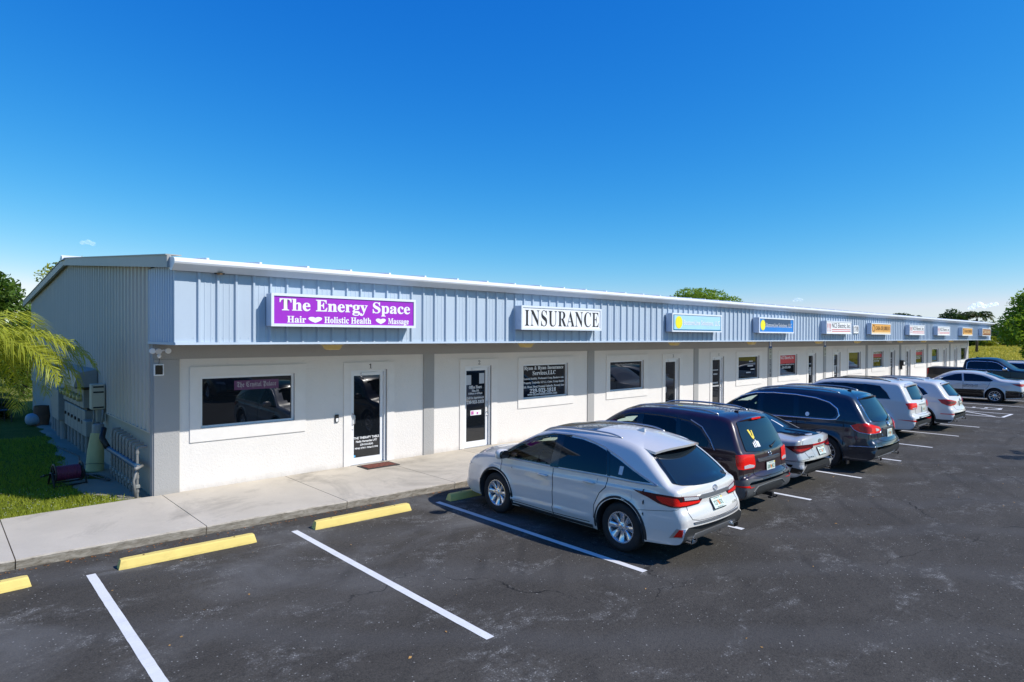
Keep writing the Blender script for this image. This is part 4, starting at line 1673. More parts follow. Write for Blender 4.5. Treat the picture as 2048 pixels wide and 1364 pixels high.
    def wheels(s, rim_r, spokes, style='bar', matl=None, hub=True, width=.235):
        sp = s.sp
        Rw = sp['wheel']
        w = width
        matl = matl or M['rim_silver']
        ty = MB()
        h = w / 2
        prof = [(rim_r - .004, -h * .80), (rim_r + .012, -h * .93), (rim_r + (Rw - rim_r) * .5, -h * 1.0), (Rw - .022, -h * .93), (Rw - .004, -h * .74)]
        prof += [(Rw, -h * .45), (Rw - .006, -h * .42), (Rw - .006, -h * .38), (Rw, -h * .35), (Rw, -.012), (Rw - .006, -.009), (Rw - .006, .009), (Rw, .012)]
        prof += [(r_, -h_) for r_, h_ in prof[::-1] if True][4:]
        prof = prof[:13] + [(Rw, h * .35), (Rw - .006, h * .38), (Rw - .006, h * .42), (Rw, h * .45), (Rw - .004, h * .74), (Rw - .022, h * .93), (rim_r + (Rw - rim_r) * .5, h), (rim_r + .012, h * .93), (rim_r - .004, h * .80)]
        ty.lathe(prof, 56, 'y')
        tyre_me = ty.mesh('wheel', M['tyre'], True, 50)
        rm = MB()
        # barrel and lip
        rm.lathe([(rim_r + .004, h * .86), (rim_r + .002, h * .93), (rim_r - .010, h * .93), (rim_r - .022, h * .80), (rim_r - .03, h * .3), (rim_r - .03, -h * .8)], 56, 'y')
        # spokes
        def spoke(a, wi, wo, ri=.035, ro=None):
            ro = ro or rim_r - .012
            n = 6
            base = len(rm.v)
            ca, sa = math.cos(a), math.sin(a)
            for i in range(n + 1):
                t = i / n
                r_ = ri + (ro - ri) * t
                ww = wi + (wo - wi) * t
                yy = h * (.62 + .22 * t - .12 * math.sin(t * PI))
                for (q, dy) in ((-ww, -.045), (-ww * .92, -.006), (-ww * .55, .004), (ww * .55, .004), (ww * .92, -.006), (ww, -.045)):
                    rm.v.append((ca * r_ - sa * q, yy + dy, sa * r_ + ca * q))
            for i in range(n):
                for j in range(5):
                    q = base + i * 6 + j
                    rm.f.append((q, q + 1, q + 7, q + 6)); rm.m.append(0)
        for k in range(spokes):
            a = 2 * PI * k / spokes + PI / 2
            if style == 'bar':
                spoke(a, .030, .040)
            elif style == 'thin':
                spoke(a, .014, .016)
            elif style == 'twin':
                spoke(a - .10, .012, .015); spoke(a + .10, .012, .015)
            elif style == 'wide':
                spoke(a, .022, .055)
        rm.lathe([(0, h * .72), (.028, h * .72), (.034, h * .68), (.075, h * .62), (.08, h * .45)], 24, 'y')
        for k in range(5):
            a = 2 * PI * k / 5 + PI / 2 + PI / 5
            rm.lathe([(0, h * .70), (.009, h * .70), (.011, h * .5)], 6, 'y', (math.cos(a) * .057, 0, math.sin(a) * .057))
        rim_me = rm.mesh('rim', matl, True, 35)
        bk = MB()
        bk.lathe([(0, h * .18), (.16, h * .18), (.17, h * .1), (rim_r - .031, h * .0), (rim_r - .031, -h * .7)], 40, 'y')
        back_me = bk.mesh('brake_disc', M['hub_dark'], True, 35)
        for ax in sp['axles']:
            for sd in (1, -1):
                o = obj('wheel', tyre_me, s.root)
                o.location = (ax, sd * (s.W - h - sp.get('wheel_in', .035)), Rw)
                if sd < 0: o.rotation_euler = (0, 0, PI)
                obj('rim', rim_me, o); obj('brake_disc', back_me, o)

    def decal_text(s, name, body, cy, cz, w, h, m, view='rear', off=.004, offset=.01):
        a, fs = text_geo(body, offset, 2)
        mb = MB()
        vs = []
        for p in a:
            hh, nr = s.cast((cy - p[0] * w, cz + p[1] * h), view, 1)
            vs.append(hh + nr * off)
        mb.add(vs, fs)
        return mb.build(name, m, s.root)

    def plate(s, y, z, text='', frame=True, tilt=None, recess=.0):
        h, nr = s.cast((y, z), 'rear', 1)
        ang = math.atan2(nr.z, -nr.x) if tilt is None else tilt
        e = bpy.data.objects.new('license_plate', None)
        mb = MB()
        w2, h2 = .155, .078
        fm = M['black'] if frame else M['plate_white']
        mb.box(-.006, .008, -w2 - .010, w2 + .010, -h2 - .012, h2 + .012, c=.003)
        o = mb.build('license_plate', fm, s.root)
        o.location = h + nr * .012
        o.rotation_euler = (0, ang, math.atan2(-nr.y, -nr.x) if tilt is None else 0)
        p = MB(); p.box(-.010, -.0065, -w2, w2, -h2, h2); p.build('plate_face', M['plate_white'], o)
        g = MB()
        for (txt, cy, cz, ww, hh) in ((text[:3], .075, -.004, .10, .07), (text[3:], -.078, -.004, .10, .07), ('MYFLORIDA.COM', 0, .063, .16, .014), ('SUNSHINE STATE', 0, -.066, .17, .013)):
            a, fs = text_geo(txt, .01, 2)
            if len(a): g.add([(-.0115, cy - q[0] * ww, cz + q[1] * hh) for q in a], fs)
        g.build('plate_lettering', M['plate_green'], o)
        g = MB()
        for (cy, cz) in ((.0, .01), (-.012, -.018)):
            g.add([(-.012 - cz * .001, cy + .019 * math.cos(2 * PI * k / 14), cz + .024 * math.sin(2 * PI * k / 14)) for k in range(14)], [tuple(range(14))])
        g.build('orange_emblem', M['plate_orange'], o)
        g = MB(); g.box(-.0125, -.0112, -.15, -.115, .05, .074); g.build('registration_sticker', M['plate_yellow'], o)
        return o

    def emblem(s, y, z, rw, rh, m, bars=1, view='rear'):
        mb = MB()
        n = 28
        h, nr = s.cast((y, z), view, 1)
        t = Vector((0, 0, 1)); b = t.cross(nr).normalized(); t = nr.cross(b).normalized()
        pts = [h + nr * .008 + b * rw * math.cos(2 * PI * k / n) + t * rh * math.sin(2 * PI * k / n) for k in range(n + 1)]
        mb.tube(pts, min(rw, rh) * .16, 6, False)
        if bars == 1:
            mb.tube([h + nr * .008 + b * rw * .1 + t * rh * .75, h + nr * .009 - b * rw * .05 - t * rh * .5, h + nr * .008 - b * rw * .8 - t * rh * .45], min(rw, rh) * .13, 6)
        elif bars == 3:
            for q in (-.4, 0, .4):
                mb.tube([h + nr * .008 + b * rw * (q + .25) + t * rh * .7, h + nr * .009 + b * rw * (q - .1) - t * rh * .7], rh * .13, 6)
        elif bars == 2:
            for q in (-.35, .3):
                mb.tube([h + nr * .008 + b * rw * q + t * rh * .5, h + nr * .009 + b * rw * q - t * rh * .5], rh * .12, 6)
        return mb.build('emblem', m, s.root, smooth=True)

    def handle(s, x, z, side=1, m=None):
        h, nr = s.cast((x, z), 'side', side)
        mb = MB()
        mb.ellipsoid((h.x, h.y + side * .022, h.z), (.115, .016, .021), 16, 8, .75)
        mb.ellipsoid((h.x + .085, h.y + side * .008, h.z), (.02, .02, .016), 10, 6)
        mb.ellipsoid((h.x - .085, h.y + side * .008, h.z), (.02, .02, .016), 10, 6)
        o = mb.build('door_handle', m or s.paint, s.root, smooth=True)
        s.panel('handle_cup', [(x + .09 * math.cos(2 * PI * k / 18), z - .004 + .034 * math.sin(2 * PI * k / 18)) for k in range(18)], M['satin'] if m is None else m, 'side', side, .0015, parent=o, skirt=0) if False else None
        return o

    def mirror(s, x, z, side=1, m=None, size=1.0):
        h, nr = s.cast((x, z), 'side', side)
        e = MB()
        y = h.y + side * .17
        e.ellipsoid((h.x - .02, y, h.z + .09), (.085 * size, .125 * size, .088 * size), 16, 10, .7)
        o = e.build('mirror', m or s.paint, s.root, smooth=True)
        g = MB()
        g.ellipsoid((h.x - .085, y, h.z + .09), (.024, .105 * size, .070 * size), 14, 8, .6)
        g.build('mirror_glass', M['gloss_black'], o, smooth=True)
        st = MB()
        st.tube([(h.x - .01, h.y - side * .01, h.z + .02), (h.x - .015, h.y + side * .08, h.z + .03), (h.x - .02, y - side * .02, h.z + .05)], [.03, .026, .03], 10)
        st.build('mirror_stalk', M['black'], o, smooth=True)
        return o

    def rail(s, xs, y, lift, r, m, name='roof_rail', feet=True):
        for sd in (1, -1):
            P = []
            n = 24
            for k in range(n + 1):
                t = k / n
                x = xs[0] + (xs[1] - xs[0]) * t
                h, nr = s.cast((x, y - .03 * abs(t - .5)), 'top', sd)
                l = lift * min(1, 7 * t, 7 * (1 - t)) ** .6
                P.append((h.x, h.y, h.z + l))
            mb = MB()
            mb.tube(P, [r * (.9 if 1 < k < n - 1 else .7) for k in range(n + 1)], 8)
            o = mb.build(name, m, s.root, smooth=True)

    def fin(s, x, m=None):
        h, nr = s.cast((x, 0), 'top', 1)
        mb = MB()
        P = [(.11, 0), (-.02, .052), (-.075, .062), (-.085, .0)]
        n = len(P)
        vs = []
        for sg in (-1, 0, 1):
            for (a, b) in P:
                vs.append((h.x + a, sg * .018 * (1 - b / .08) if sg else 0, h.z - .004 + b * (1.06 if not sg else .92)))
        fs = []
        for r_ in range(2):
            for j in range(n):
                a = r_ * n + j; b = r_ * n + (j + 1) % n
                fs.append((a, b, b + n, a + n))
        fs += [(0, 1, 2, 3), (8, 9, 10, 11)[::-1]]
        mb.add(vs, fs)
        mb.build('antenna_fin', m or s.paint, s.root, smooth=True, sharp=30)

    def wiper(s, y0, z0, y1, z1):
        h0, n0 = s.cast((y0, z0), 'rear', 1); h1, n1 = s.cast((y1, z1), 'rear', 1)
        mb = MB()
        mb.tube([h0 + n0 * .01, h0 + n0 * .035, h0.lerp(h1, .3) + n0 * .035, h1 + n1 * .012], [.016, .014, .009, .006], 6)
        mb.ellipsoid(tuple(h0 + n0 * .015), (.03, .03, .03), 10, 6)
        return mb.build('rear_wiper', M['black'], s.root, smooth=True)

    def slab(s, name, poly3, th, m, parent=None):
        """quad grid patch (rows of points) with thickness, e.g. a spoiler"""
        mb = MB()
        r_, c_ = len(poly3), len(poly3[0])
        for row in poly3:
            for p in row: mb.v.append(tuple(p))
        for row in poly3:
            for p in row: mb.v.append((p[0] + th[0], p[1], p[2] + th[1]))
        o_ = r_ * c_
        for i in range(r_ - 1):
            for j in range(c_ - 1):
                a = i * c_ + j
                mb.f.append((a, a + 1, a + c_ + 1, a + c_))
                mb.f.append((o_ + a, o_ + a + c_, o_ + a + c_ + 1, o_ + a + 1))
        ed = [(0, j) for j in range(c_)] + [(i, c_ - 1) for i in range(1, r_)] + [(r_ - 1, j) for j in range(c_ - 2, -1, -1)] + [(i, 0) for i in range(r_ - 2, 0, -1)]
        for k in range(len(ed)):
            a = ed[k][0] * c_ + ed[k][1]; b = ed[(k + 1) % len(ed)][0] * c_ + ed[(k + 1) % len(ed)][1]
            mb.f.append((b, a, o_ + a, o_ + b))
        mb.m = [0] * len(mb.f)
        return mb.build(name, m, parent or s.root, smooth=True, sharp=35)

    def spoiler(s, x_in, x_out, wy, z_in, z_out, m, drop=.0, curve=.06, th=.028, nose=.0):
        rows = []
        for i in range(7):
            t = i / 6
            row = []
            for j in range(21):
                u = -1 + 2 * j / 20
                x = x_in + (x_out - x_in) * t + curve * t * u * u
                z = z_in + (z_out - z_in) * t - .035 * u * u - drop * abs(u) ** 4
                hw = wy * (1 - .04 * t)
                row.append((x, u * hw, z))
            rows.append(row)
        return s.slab('spoiler', rows, (.01, -th), m)

    def exhaust(s, x, y, z, w=.05, h=.03, m=None, L=.14):
        mb = MB()
        n = 20
        for (xx, sc) in ((0, 1.0), (0, .86), (L * .6, .82), (L, .8)):
            for k in range(n):
                a = 2 * PI * k / n
                def pw(v): return math.copysign(abs(v) ** .7, v)
                mb.v.append((x + xx, y + pw(math.cos(a)) * w * sc, z + pw(math.sin(a)) * h * sc))
        # outer shell
        b0 = len(mb.v)
        for (xx, sc) in ((0.0, 1.0), (L, 1.0)):
            for k in range(n):
                a = 2 * PI * k / n
                def pw(v): return math.copysign(abs(v) ** .7, v)
                mb.v.append((x + xx, y + pw(math.cos(a)) * w * sc, z + pw(math.sin(a)) * h * sc))
        for r_ in range(3):
            for k in range(n):
                a = r_ * n + k; b = r_ * n + (k + 1) % n
                mb.f.append((a, b, b + n, a + n))
        for k in range(n):
            a = b0 + k; b = b0 + (k + 1) % n
            mb.f.append((a, b, b + n, a + n))
        mb.f.append(tuple(range(3 * n, 4 * n)))
        mb.m = [0] * len(mb.f)
        return mb.build('exhaust_tip', m or M['chrome'], s.root, smooth=True, sharp=35)

    def front(s, zl=.72, zg=(.38, .66)):
        L = s.L
        for sd in (1, -1):
            s.panel('headlight', rp([(.45, zl - .05), (.80, zl), (.84, zl + .09), (.5, zl + .07)], .02), M['lens_clear'], 'front', sd, .004)
        s.panel('grille', rp([(-.42, zg[0]), (.42, zg[0]), (.5, zg[1]), (-.5, zg[1])], .04), M['gloss_black'], 'front', 1, .004)

YAW = PI / 2
def windows(c, frame, panes, chrome=None, fm=None):
    """side glazing on both flanks: black frame panel, panes in it, optional bright strip"""
    for sd in (1, -1):
        fr = None
        for nm, poly, m in panes:
            c.panel(nm, poly, m, 'side', sd, .006)
        if frame:
            # frame as a thin dark ring so that clear panes stay see-through
            pass
        if chrome:
            for ln in chrome:
                c.ribbon('window_trim', ln[0], ln[1], ln[2], 'side', sd, .008)

def white_crossover():
    P = paint('pearl_white_paint', (.71, .68, .635), .12, .32)
    fw = [(3.70, 1.06), (3.30, 1.30), (2.98, 1.455), (2.66, 1.535), (2.46, 1.55), (2.42, 1.075)]
    c = Car('crossover', 'white crossover with fast sloping rear screen, nearest of the parked vehicles', (5.14, -8.38, 0), YAW, dict(
        cat='car', L=4.89, W=1.87, paint=P, wheel=.368, arch=.432, axles=(1.04, 3.83),
        upper=[(0.0, .56), (.005, .64), (.03, .72), (.085, .80), (.10, .90), (.105, .99), (.12, 1.035), (.17, 1.065), (.24, 1.09), (.42, 1.24), (.66, 1.43), (.86, 1.555), (1.10, 1.615), (1.50, 1.665), (2.0, 1.685), (2.45, 1.665), (2.85, 1.585), (3.25, 1.40), (3.62, 1.185), (3.82, 1.10), (4.15, 1.055), (4.5, .98), (4.72, .88), (4.83, .72), (4.87, .58), (4.88, .50)],
        lower=[(0.0, .56), (.02, .42), (.08, .33), (.3, .29), (.7, .26), (1.6, .235), (3.4, .235), (4.3, .24), (4.7, .25), (4.84, .36), (4.88, .50)],
        belt=[(0, 1.08), (1.0, 1.10), (2.4, 1.06), (3.8, 1.02), (4.9, .98)], tumble=.33, tumble2=.25,
        round=[(0, .10), (.10, .09), (.3, .06), (.9, .09), (2.5, .10), (3.5, .07), (4.3, .10), (4.88, .16)],
        bulge=[(0, .09), (.09, .10), (.25, .09), (.8, .05), (1.2, .04), (2.6, .045), (3.2, .09), (3.8, .06), (4.4, .07), (4.88, .16)],
        rear_plan=(1.0, .13, 2.2), front_plan=(1.3, .18, 2.3), flare=.020,
        swage=[(1.45, 3.62, .44, .37, .026), (.35, 3.9, .99, .90, .016), (1.5, 3.5, .70, .66, .006)],
        holes=[shrink(fw, .03)], ws_hole=(3.05, 3.72, .55), seat_x=(2.45, 1.55)))
    rw = [(2.33, 1.075), (2.36, 1.555), (1.95, 1.545), (1.66, 1.505), (1.42, 1.445), (1.30, 1.105)]
    qt = [(1.25, 1.11), (1.36, 1.425), (1.12, 1.345), (.84, 1.235), (.52, 1.115), (.80, 1.105)]
    dlo = [(3.80, 1.045), (3.32, 1.325), (2.98, 1.485), (2.62, 1.572), (2.2, 1.59), (1.9, 1.572), (1.5, 1.50), (1.12, 1.38), (.8, 1.24), (.40, 1.092), (.85, 1.085), (1.3, 1.082), (2.4, 1.052)]
    bl = [(2.48, 1.06), (2.50, 1.56), (2.34, 1.565), (2.30, 1.06)]
    for sd in (1, -1):
        c.panel('window', rp(fw, .02), M['clear_glass'], 'side', sd, .006, skirt=.004)
        c.panel('window', rp(rw, .03), M['car_glass'], 'side', sd, .006)
        c.panel('quarter_window', rp(qt, .02), M['gloss_black'], 'side', sd, .005)
        c.panel('pillar_trim', bl, M['gloss_black'], 'side', sd, .008)
        c.panel('pillar_trim', [(1.29, 1.10), (1.42, 1.46), (1.34, 1.425), (1.24, 1.10)], M['gloss_black'], 'side', sd, .008)
        c.ribbon('window_trim', dlo + [dlo[0]], .022, M['satin'] if sd else 0, 'side', sd, .009)
        c.ribbon('window_seal', [(3.74, 1.06), (3.31, 1.31), (2.98, 1.468), (2.64, 1.553), (2.2, 1.572)], .03, M['gloss_black'], 'side', sd, .007)
        c.seams([[(3.62, .30), (3.66, .60), (3.67, 1.0)], [(2.40, .29), (2.40, .7), (2.41, 1.05)], [(1.52, .42), (1.52, .62), (1.42, .82), (1.30, .93), (1.27, 1.09)], [(3.66, .33), (2.4, .31), (1.62, .33)]], sd)
        c.handle(2.62, .90, sd); c.handle(1.62, .955, sd)
        for ax in c.sp['axles']:
            pts = [(ax + (c.sp['arch'] + .022) * math.cos(a), c.sp['wheel'] + (c.sp['arch'] + .022) * math.sin(a)) for a in np.linspace(-.16, PI + .16, 34)]
            c.ribbon('arch_moulding', pts, .046, M['black_clad'], 'side', sd, .010)
        c.ribbon('sill_moulding', [(1.56, .268), (2.4, .262), (3.46, .262)], .055, M['black_clad'], 'side', sd, .008)
        c.mirror(3.52, 1.05, sd)
        # rear lamp wraps round the corner
        lamp = c.panel('tail_light', [('s', .80, .985), ('s', .45, .985), ('s', .2, .985), ('r', .72, .975), ('r', .36, .945), ('r', .34, .90), ('r', .42, .845), ('r', .66, .83), ('s', .2, .83), ('s', .38, .855), ('s', .55, .92)], M['lens_dark'], 'polar', sd, .010, step=.035)
        c.panel('red_lens', [('s', .42, .955), ('s', .24, .96), ('r', .80, .95), ('r', .735, .90), ('r', .40, .885), ('r', .40, .862), ('r', .66, .845), ('s', .2, .85), ('s', .32, .868), ('s', .40, .91)], M['lens_bright'], 'polar', sd, .014, parent=lamp, step=.035)
        c.panel('clear_lens', [('r', .70, .965), ('r', .42, .94), ('r', .42, .905), ('r', .69, .918)], M['lens_clear'], 'polar', sd, .015, parent=lamp, step=.035)
        c.panel('smoked_lens', [('r', .795, .968), ('r', .725, .966), ('r', .725, .905), ('r', .77, .905)], M['lens_smoke'], 'polar', sd, .016, parent=lamp, step=.03)
        c.panel('reflector_surround', [('r', .84, .545), ('r', .77, .545), ('r', .80, .43), ('r', .85, .40)], M['satin'], 'polar', sd, .004, step=.03)
        c.panel('reflector', [('r', .83, .535), ('r', .80, .535), ('r', .815, .44), ('r', .84, .42)], M['lens_bright'], 'polar', sd, .008, step=.03)
        c.panel('fuel_flap', rp([(1.0, .925), (.82, .925), (.82, .81), (1.0, .81)], .04), P, 'side', sd, .006, step=.03) if sd > 0 else None
        # tailgate shut lines
        c.ribbon('panel_gap', [c.rs(('r', .70, 1.04)), c.rs(('r', .735, .98))], .006, M['seam'], 'polar', sd, .002)
        c.ribbon('panel_gap', [c.rs(('r', .66, .83)), c.rs(('r', .67, .74)), c.rs(('r', .63, .66)), c.rs(('r', .5, .635)), c.rs(('r', .0, .63))], .007, M['seam'], 'polar', sd, .0032, step=.02)
        c.ribbon('panel_gap', [c.rs(('s', .70, .71)), c.rs(('s', .45, .745)), c.rs(('s', .2, .78)), c.rs(('r', .80, .81))], .005, M['seam'], 'polar', sd, .0032, step=.02)
        c.exhaust(-.012, sd * .60, .355, .088, .036, L=.2)
    c.panel('rear_window', rp([(-.71, 1.125), (-.62, 1.10), (-.3, 1.088), (0, 1.083), (.3, 1.088), (.62, 1.10), (.71, 1.125), (.66, 1.33), (.575, 1.52), (.52, 1.55), (-.52, 1.55), (-.575, 1.52), (-.66, 1.33)], .02), M['car_glass_b'], 'rear', 1, .010, step=.028)
    for sd in (1, -1):
        c.ribbon('rear_window_surround', [(.665, 1.115), (.62, 1.33), (.535, 1.53)], .05, M['gloss_black'], 'rear', sd, .014, step=.025)
    c.spoiler(1.18, .47, .62, 1.668, 1.575, P, .03, .16, .035)
    c.spoiler(.9, .52, .565, 1.59, 1.548, M['black'], .03, .15, .02).name = 'spoiler_underside'
    c.panel('bright_bar', rp([(-.40, .912), (.40, .912), (.43, .945), (.36, .965), (-.36, .965), (-.43, .945)], .012), M['satin'], 'rear', 1, .018)
    c.emblem(0, 1.012, .052, .036, M['chrome'], 1)
    c.plate(0, .80, 'Y27SDL')
    c.decal_text('model_lettering', 'RX 350', -.52, .725, .17, .03, M['chrome'])
    c.panel('bumper_step', rp([(-.60, .595), (.60, .595), (.62, .625), (-.62, .625)], .01), M['satin'], 'rear', 1, .014)
    c.panel('diffuser', rp([(-.50, .335), (.50, .335), (.58, .375), (.50, .435), (-.50, .435), (-.58, .375)], .02), M['satin'], 'rear', 1, .012)
    c.panel('lower_valance', [('r', -.86, .36), ('r', -.4, .34), ('r', .4, .34), ('r', .86, .36), ('r', .83, .40), ('r', -.83, .40)], M['black_clad'], 'polar', 1, .006) if False else None
    c.panel('sunroof', rp([(3.02, -.50), (3.02, .50), (1.85, .54), (1.85, -.54)], .06), M['gloss_black'], 'top', 1, .005, step=.08)
    c.rail((1.25, 2.95), .585, .032, .015, M['satin'])
    c.fin(1.32)
    c.wheels(.232, 8, 'wide', M['rim_bright'])
    c.front()
    c.root.scale = (.968, .968, .968)
    # a small sticker on the rear quarter window
    c.panel('window_sticker', rp([(1.02, 1.15), (1.09, 1.15), (1.09, 1.27), (1.02, 1.27)], .008), mat('pale_sticker', (.6, .62, .62), .5), 'side', 1, .009)
    return c
white_crossover()

def arch_trim(c, w=.045, m=None, off=.010, sides=(1, -1)):
    for sd in sides:
        for ax in c.sp['axles']:
            ra = c.sp['arch'] + w / 2
            pts = [(ax + ra * math.cos(a), c.sp['wheel'] + ra * math.sin(a)) for a in np.linspace(-.1, PI + .1, 34)]
            c.ribbon('arch_moulding', pts, w, m or M['black_clad'], 'side', sd, off)

def maroon_suv():
    P = paint('dark_maroon_paint', (.022, .004, .007), .1, .3)
    fw = [(3.50, 1.10), (3.18, 1.34), (2.92, 1.50), (2.66, 1.565), (2.44, 1.575), (2.40, 1.11)]
    rw = [(2.30, 1.115), (2.33, 1.58), (1.95, 1.585), (1.60, 1.57), (1.50, 1.50), (1.42, 1.13)]
    qt = [(1.33, 1.14), (1.45, 1.55), (1.25, 1.535), (.98, 1.44), (.78, 1.25), (.76, 1.16)]
    c = Car('suv', 'dark maroon SUV with grey lower bumper beside the white crossover', (7.98, -7.86, 0), YAW, dict(
        cat='car', L=4.685, W=1.885, paint=P, wheel=.362, arch=.425, axles=(1.04, 3.74),
        upper=[(0.0, .56), (.0, .64), (.02, .69), (.075, .72), (.09, .85), (.095, 1.0), (.11, 1.08), (.15, 1.14), (.25, 1.34), (.36, 1.545), (.44, 1.64), (.56, 1.68), (.9, 1.71), (1.5, 1.735), (2.2, 1.73), (2.65, 1.685), (2.95, 1.60), (3.3, 1.39), (3.58, 1.185), (3.75, 1.10), (4.1, 1.04), (4.42, .94), (4.58, .80), (4.65, .62), (4.67, .5)],
        lower=[(0.0, .56), (.02, .42), (.10, .33), (.4, .28), (1.6, .23), (3.3, .23), (4.2, .24), (4.55, .27), (4.65, .38), (4.67, .5)],
        belt=[(0, 1.12), (1.2, 1.12), (2.4, 1.09), (3.6, 1.06), (4.7, 1.0)], tumble=.26, tumble2=.22,
        round=[(0, .09), (.1, .09), (.4, .07), (1, .09), (2.5, .10), (3.4, .07), (4.67, .16)],
        bulge=[(0, .09), (.1, .08), (.4, .06), (.8, .035), (2.6, .045), (3.2, .09), (3.7, .06), (4.67, .16)],
        rear_plan=(.7, .10, 2.2), front_plan=(1.2, .18, 2.3), flare=.02,
        swage=[(.25, 3.9, .98, .90, .014), (1.5, 3.3, .50, .46, .014)], holes=[shrink(fw, .03), shrink(rw, .04)], ws_hole=(2.95, 3.6, .55), seat_x=(2.35, 1.35)))
    for sd in (1, -1):
        c.panel('window', rp(fw, .02), M['clear_glass'], 'side', sd, .006, skirt=.004)
        c.panel('window', rp(rw, .03), mat_glass_clear('tinted_door_glass', (.16, .2, .2)) if sd > 0 else M['clear_glass'], 'side', sd, .006, skirt=.004)
        c.panel('quarter_window', rp(qt, .06), M['car_glass'], 'side', sd, .006)
        c.panel('pillar_trim', [(2.42, 1.09), (2.46, 1.59), (2.31, 1.60), (2.28, 1.09)], M['gloss_black'], 'side', sd, .008)
        c.panel('pillar_trim', [(1.44, 1.12), (1.54, 1.59), (1.44, 1.575), (1.32, 1.12)], M['gloss_black'], 'side', sd, .008)
        c.ribbon('window_seal', [(3.56, 1.09), (3.18, 1.37), (2.92, 1.525), (2.66, 1.595), (2.3, 1.61), (1.9, 1.61), (1.5, 1.595), (1.22, 1.565), (.95, 1.46), (.76, 1.28), (.66, 1.14)], .03, M['gloss_black'], 'side', sd, .007)
        c.ribbon('window_trim', [(1.22, 1.585), (.95, 1.485), (.74, 1.29), (.62, 1.12)], .018, M['satin'], 'side', sd, .009)
        c.seams([[(3.52, .3), (3.55, .7), (3.54, 1.05)], [(2.36, .29), (2.36, 1.08)], [(1.5, .5), (1.42, .75), (1.34, .9), (1.34, 1.1)]], sd)
        c.handle(2.55, .95, sd); c.handle(1.6, .99, sd)
        c.mirror(3.36, 1.09, sd)
        lamp = c.panel('tail_light', [('s', .22, 1.085), ('r', .80, 1.09), ('r', .52, 1.075), ('r', .50, .90), ('r', .53, .845), ('r', .80, .84), ('s', .16, .845), ('s', .20, .92)], M['lens_bright'], 'polar', sd, .014, step=.035)
        c.panel('clear_lens', [('r', .80, .905), ('r', .66, .92), ('r', .53, .895), ('r', .55, .86), ('r', .80, .855)], M['lens_clear'], 'polar', sd, .018, parent=lamp, step=.035)
        # grey bumper moulding
        c.panel('bumper_cover', [('r', 0, .665), ('r', .5, .665), ('r', .70, .68), ('s', .18, .66), ('s', .40, .60), ('s', .585, .60), ('s', .60, .36), ('s', .4, .30), ('s', .16, .30), ('r', .6, .32), ('r', 0, .32)], M['grey_clad'], 'polar', sd, .012, step=.04)
        c.panel('reflector', [('r', .76, .575), ('r', .60, .565), ('r', .60, .535), ('r', .76, .53)], M['lens_bright'], 'polar', sd, .018, step=.03)
        c.ribbon('panel_gap', [c.rs(('r', .56, .84)), c.rs(('r', .57, .72)), c.rs(('r', .4, .69)), c.rs(('r', 0, .685))], .007, M['seam'], 'polar', sd, .0032, step=.02)
        c.ribbon('sill_moulding', [(1.48, .30), (2.4, .295), (3.32, .295)], .11, M['grey_clad'], 'side', sd, .010)
    arch_trim(c, .05, M['grey_clad'])
    c.panel('rear_window', rp([(-.68, 1.13), (-.3, 1.105), (0, 1.10), (.3, 1.105), (.68, 1.13), (.645, 1.40), (.58, 1.60), (-.58, 1.60), (-.645, 1.40)], .03), M['car_glass_b'], 'rear', 1, .012, step=.028)
    c.panel('bumper_grid', rp([(-.40, .36), (.40, .36), (.52, .43), (.46, .50), (-.46, .50), (-.52, .43)], .02), M['black_clad'], 'rear', 1, .018, step=.03)
    c.ribbon('bumper_ridge', [(-.60, .44), (-.46, .52), (0, .53), (.46, .52), (.60, .44)], .03, M['grey_clad'], 'rear', 1, .022)
    c.panel('tailgate_bar', rp([(-.40, .935), (.40, .935), (.43, .955), (.40, .985), (-.40, .985), (-.43, .955)], .01), M['chrome'], 'rear', 1, .02)
    c.emblem(0, 1.045, .062, .036, M['chrome'], 2)
    c.plate(0, .82, 'GRN4K2')
    c.decal_text('model_lettering', 'SORENTO', .42, .785, .26, .032, M['chrome'])
    c.spoiler(.80, .30, .60, 1.715, 1.655, P, .02, .08, .035)
    c.panel('brake_light', rp([(-.16, 1.625), (.16, 1.625), (.16, 1.655), (-.16, 1.655)], .01), M['lens_bright'], 'rear', 1, .10) if False else None
    b = MB(); b.box(.285, .305, -.17, .17, 1.625, 1.655); b.build('brake_light', M['lens_bright'], c.root)
    c.wiper(-.10, 1.14, -.42, 1.20)
    # decals on the rear screen
    c.panel('screen_sticker', [(.42, 1.46), (.38, 1.47), (.35, 1.42), (.36, 1.36), (.33, 1.36), (.32, 1.45), (.29, 1.45), (.30, 1.33), (.345, 1.30), (.375, 1.33)], M['plate_yellow'], 'rear', 1, .018, step=.03)
    st = MB()
    for y, h in ((.42, .08), (.375, .10), (.33, .12), (.295, .10), (.265, .09)):
        hh, nr = c.cast((y, 1.17), 'rear', 1)
        h2, _ = c.cast((y, 1.17 + h), 'rear', 1)
        h3, _ = c.cast((y - .026, 1.17 + h), 'rear', 1); h4, _ = c.cast((y - .026, 1.17), 'rear', 1)
        st.add([q + nr * .019 for q in (hh, h2, h3, h4)], [(0, 1, 2, 3)])
    st.build('family_sticker', M['white_print'], c.root)
    # tow hitch
    h = MB(); h.box(-.06, .3, -.035, .035, .29, .36, c=.006); h.tube([(-.02, 0, .30), (-.10, 0, .28), (-.14, 0, .32)], .014, 8); h.box(-.07, .0, -.1, .1, .26, .29, c=.004)
    h.build('tow_hitch', M['black'], c.root)
    c.root.scale = (.945, 1, 1)
    c.rail((.75, 2.75), .56, .045, .020, M['satin'])
    # whip aerial
    hh, _ = c.cast((.62, .12), 'top', 1)
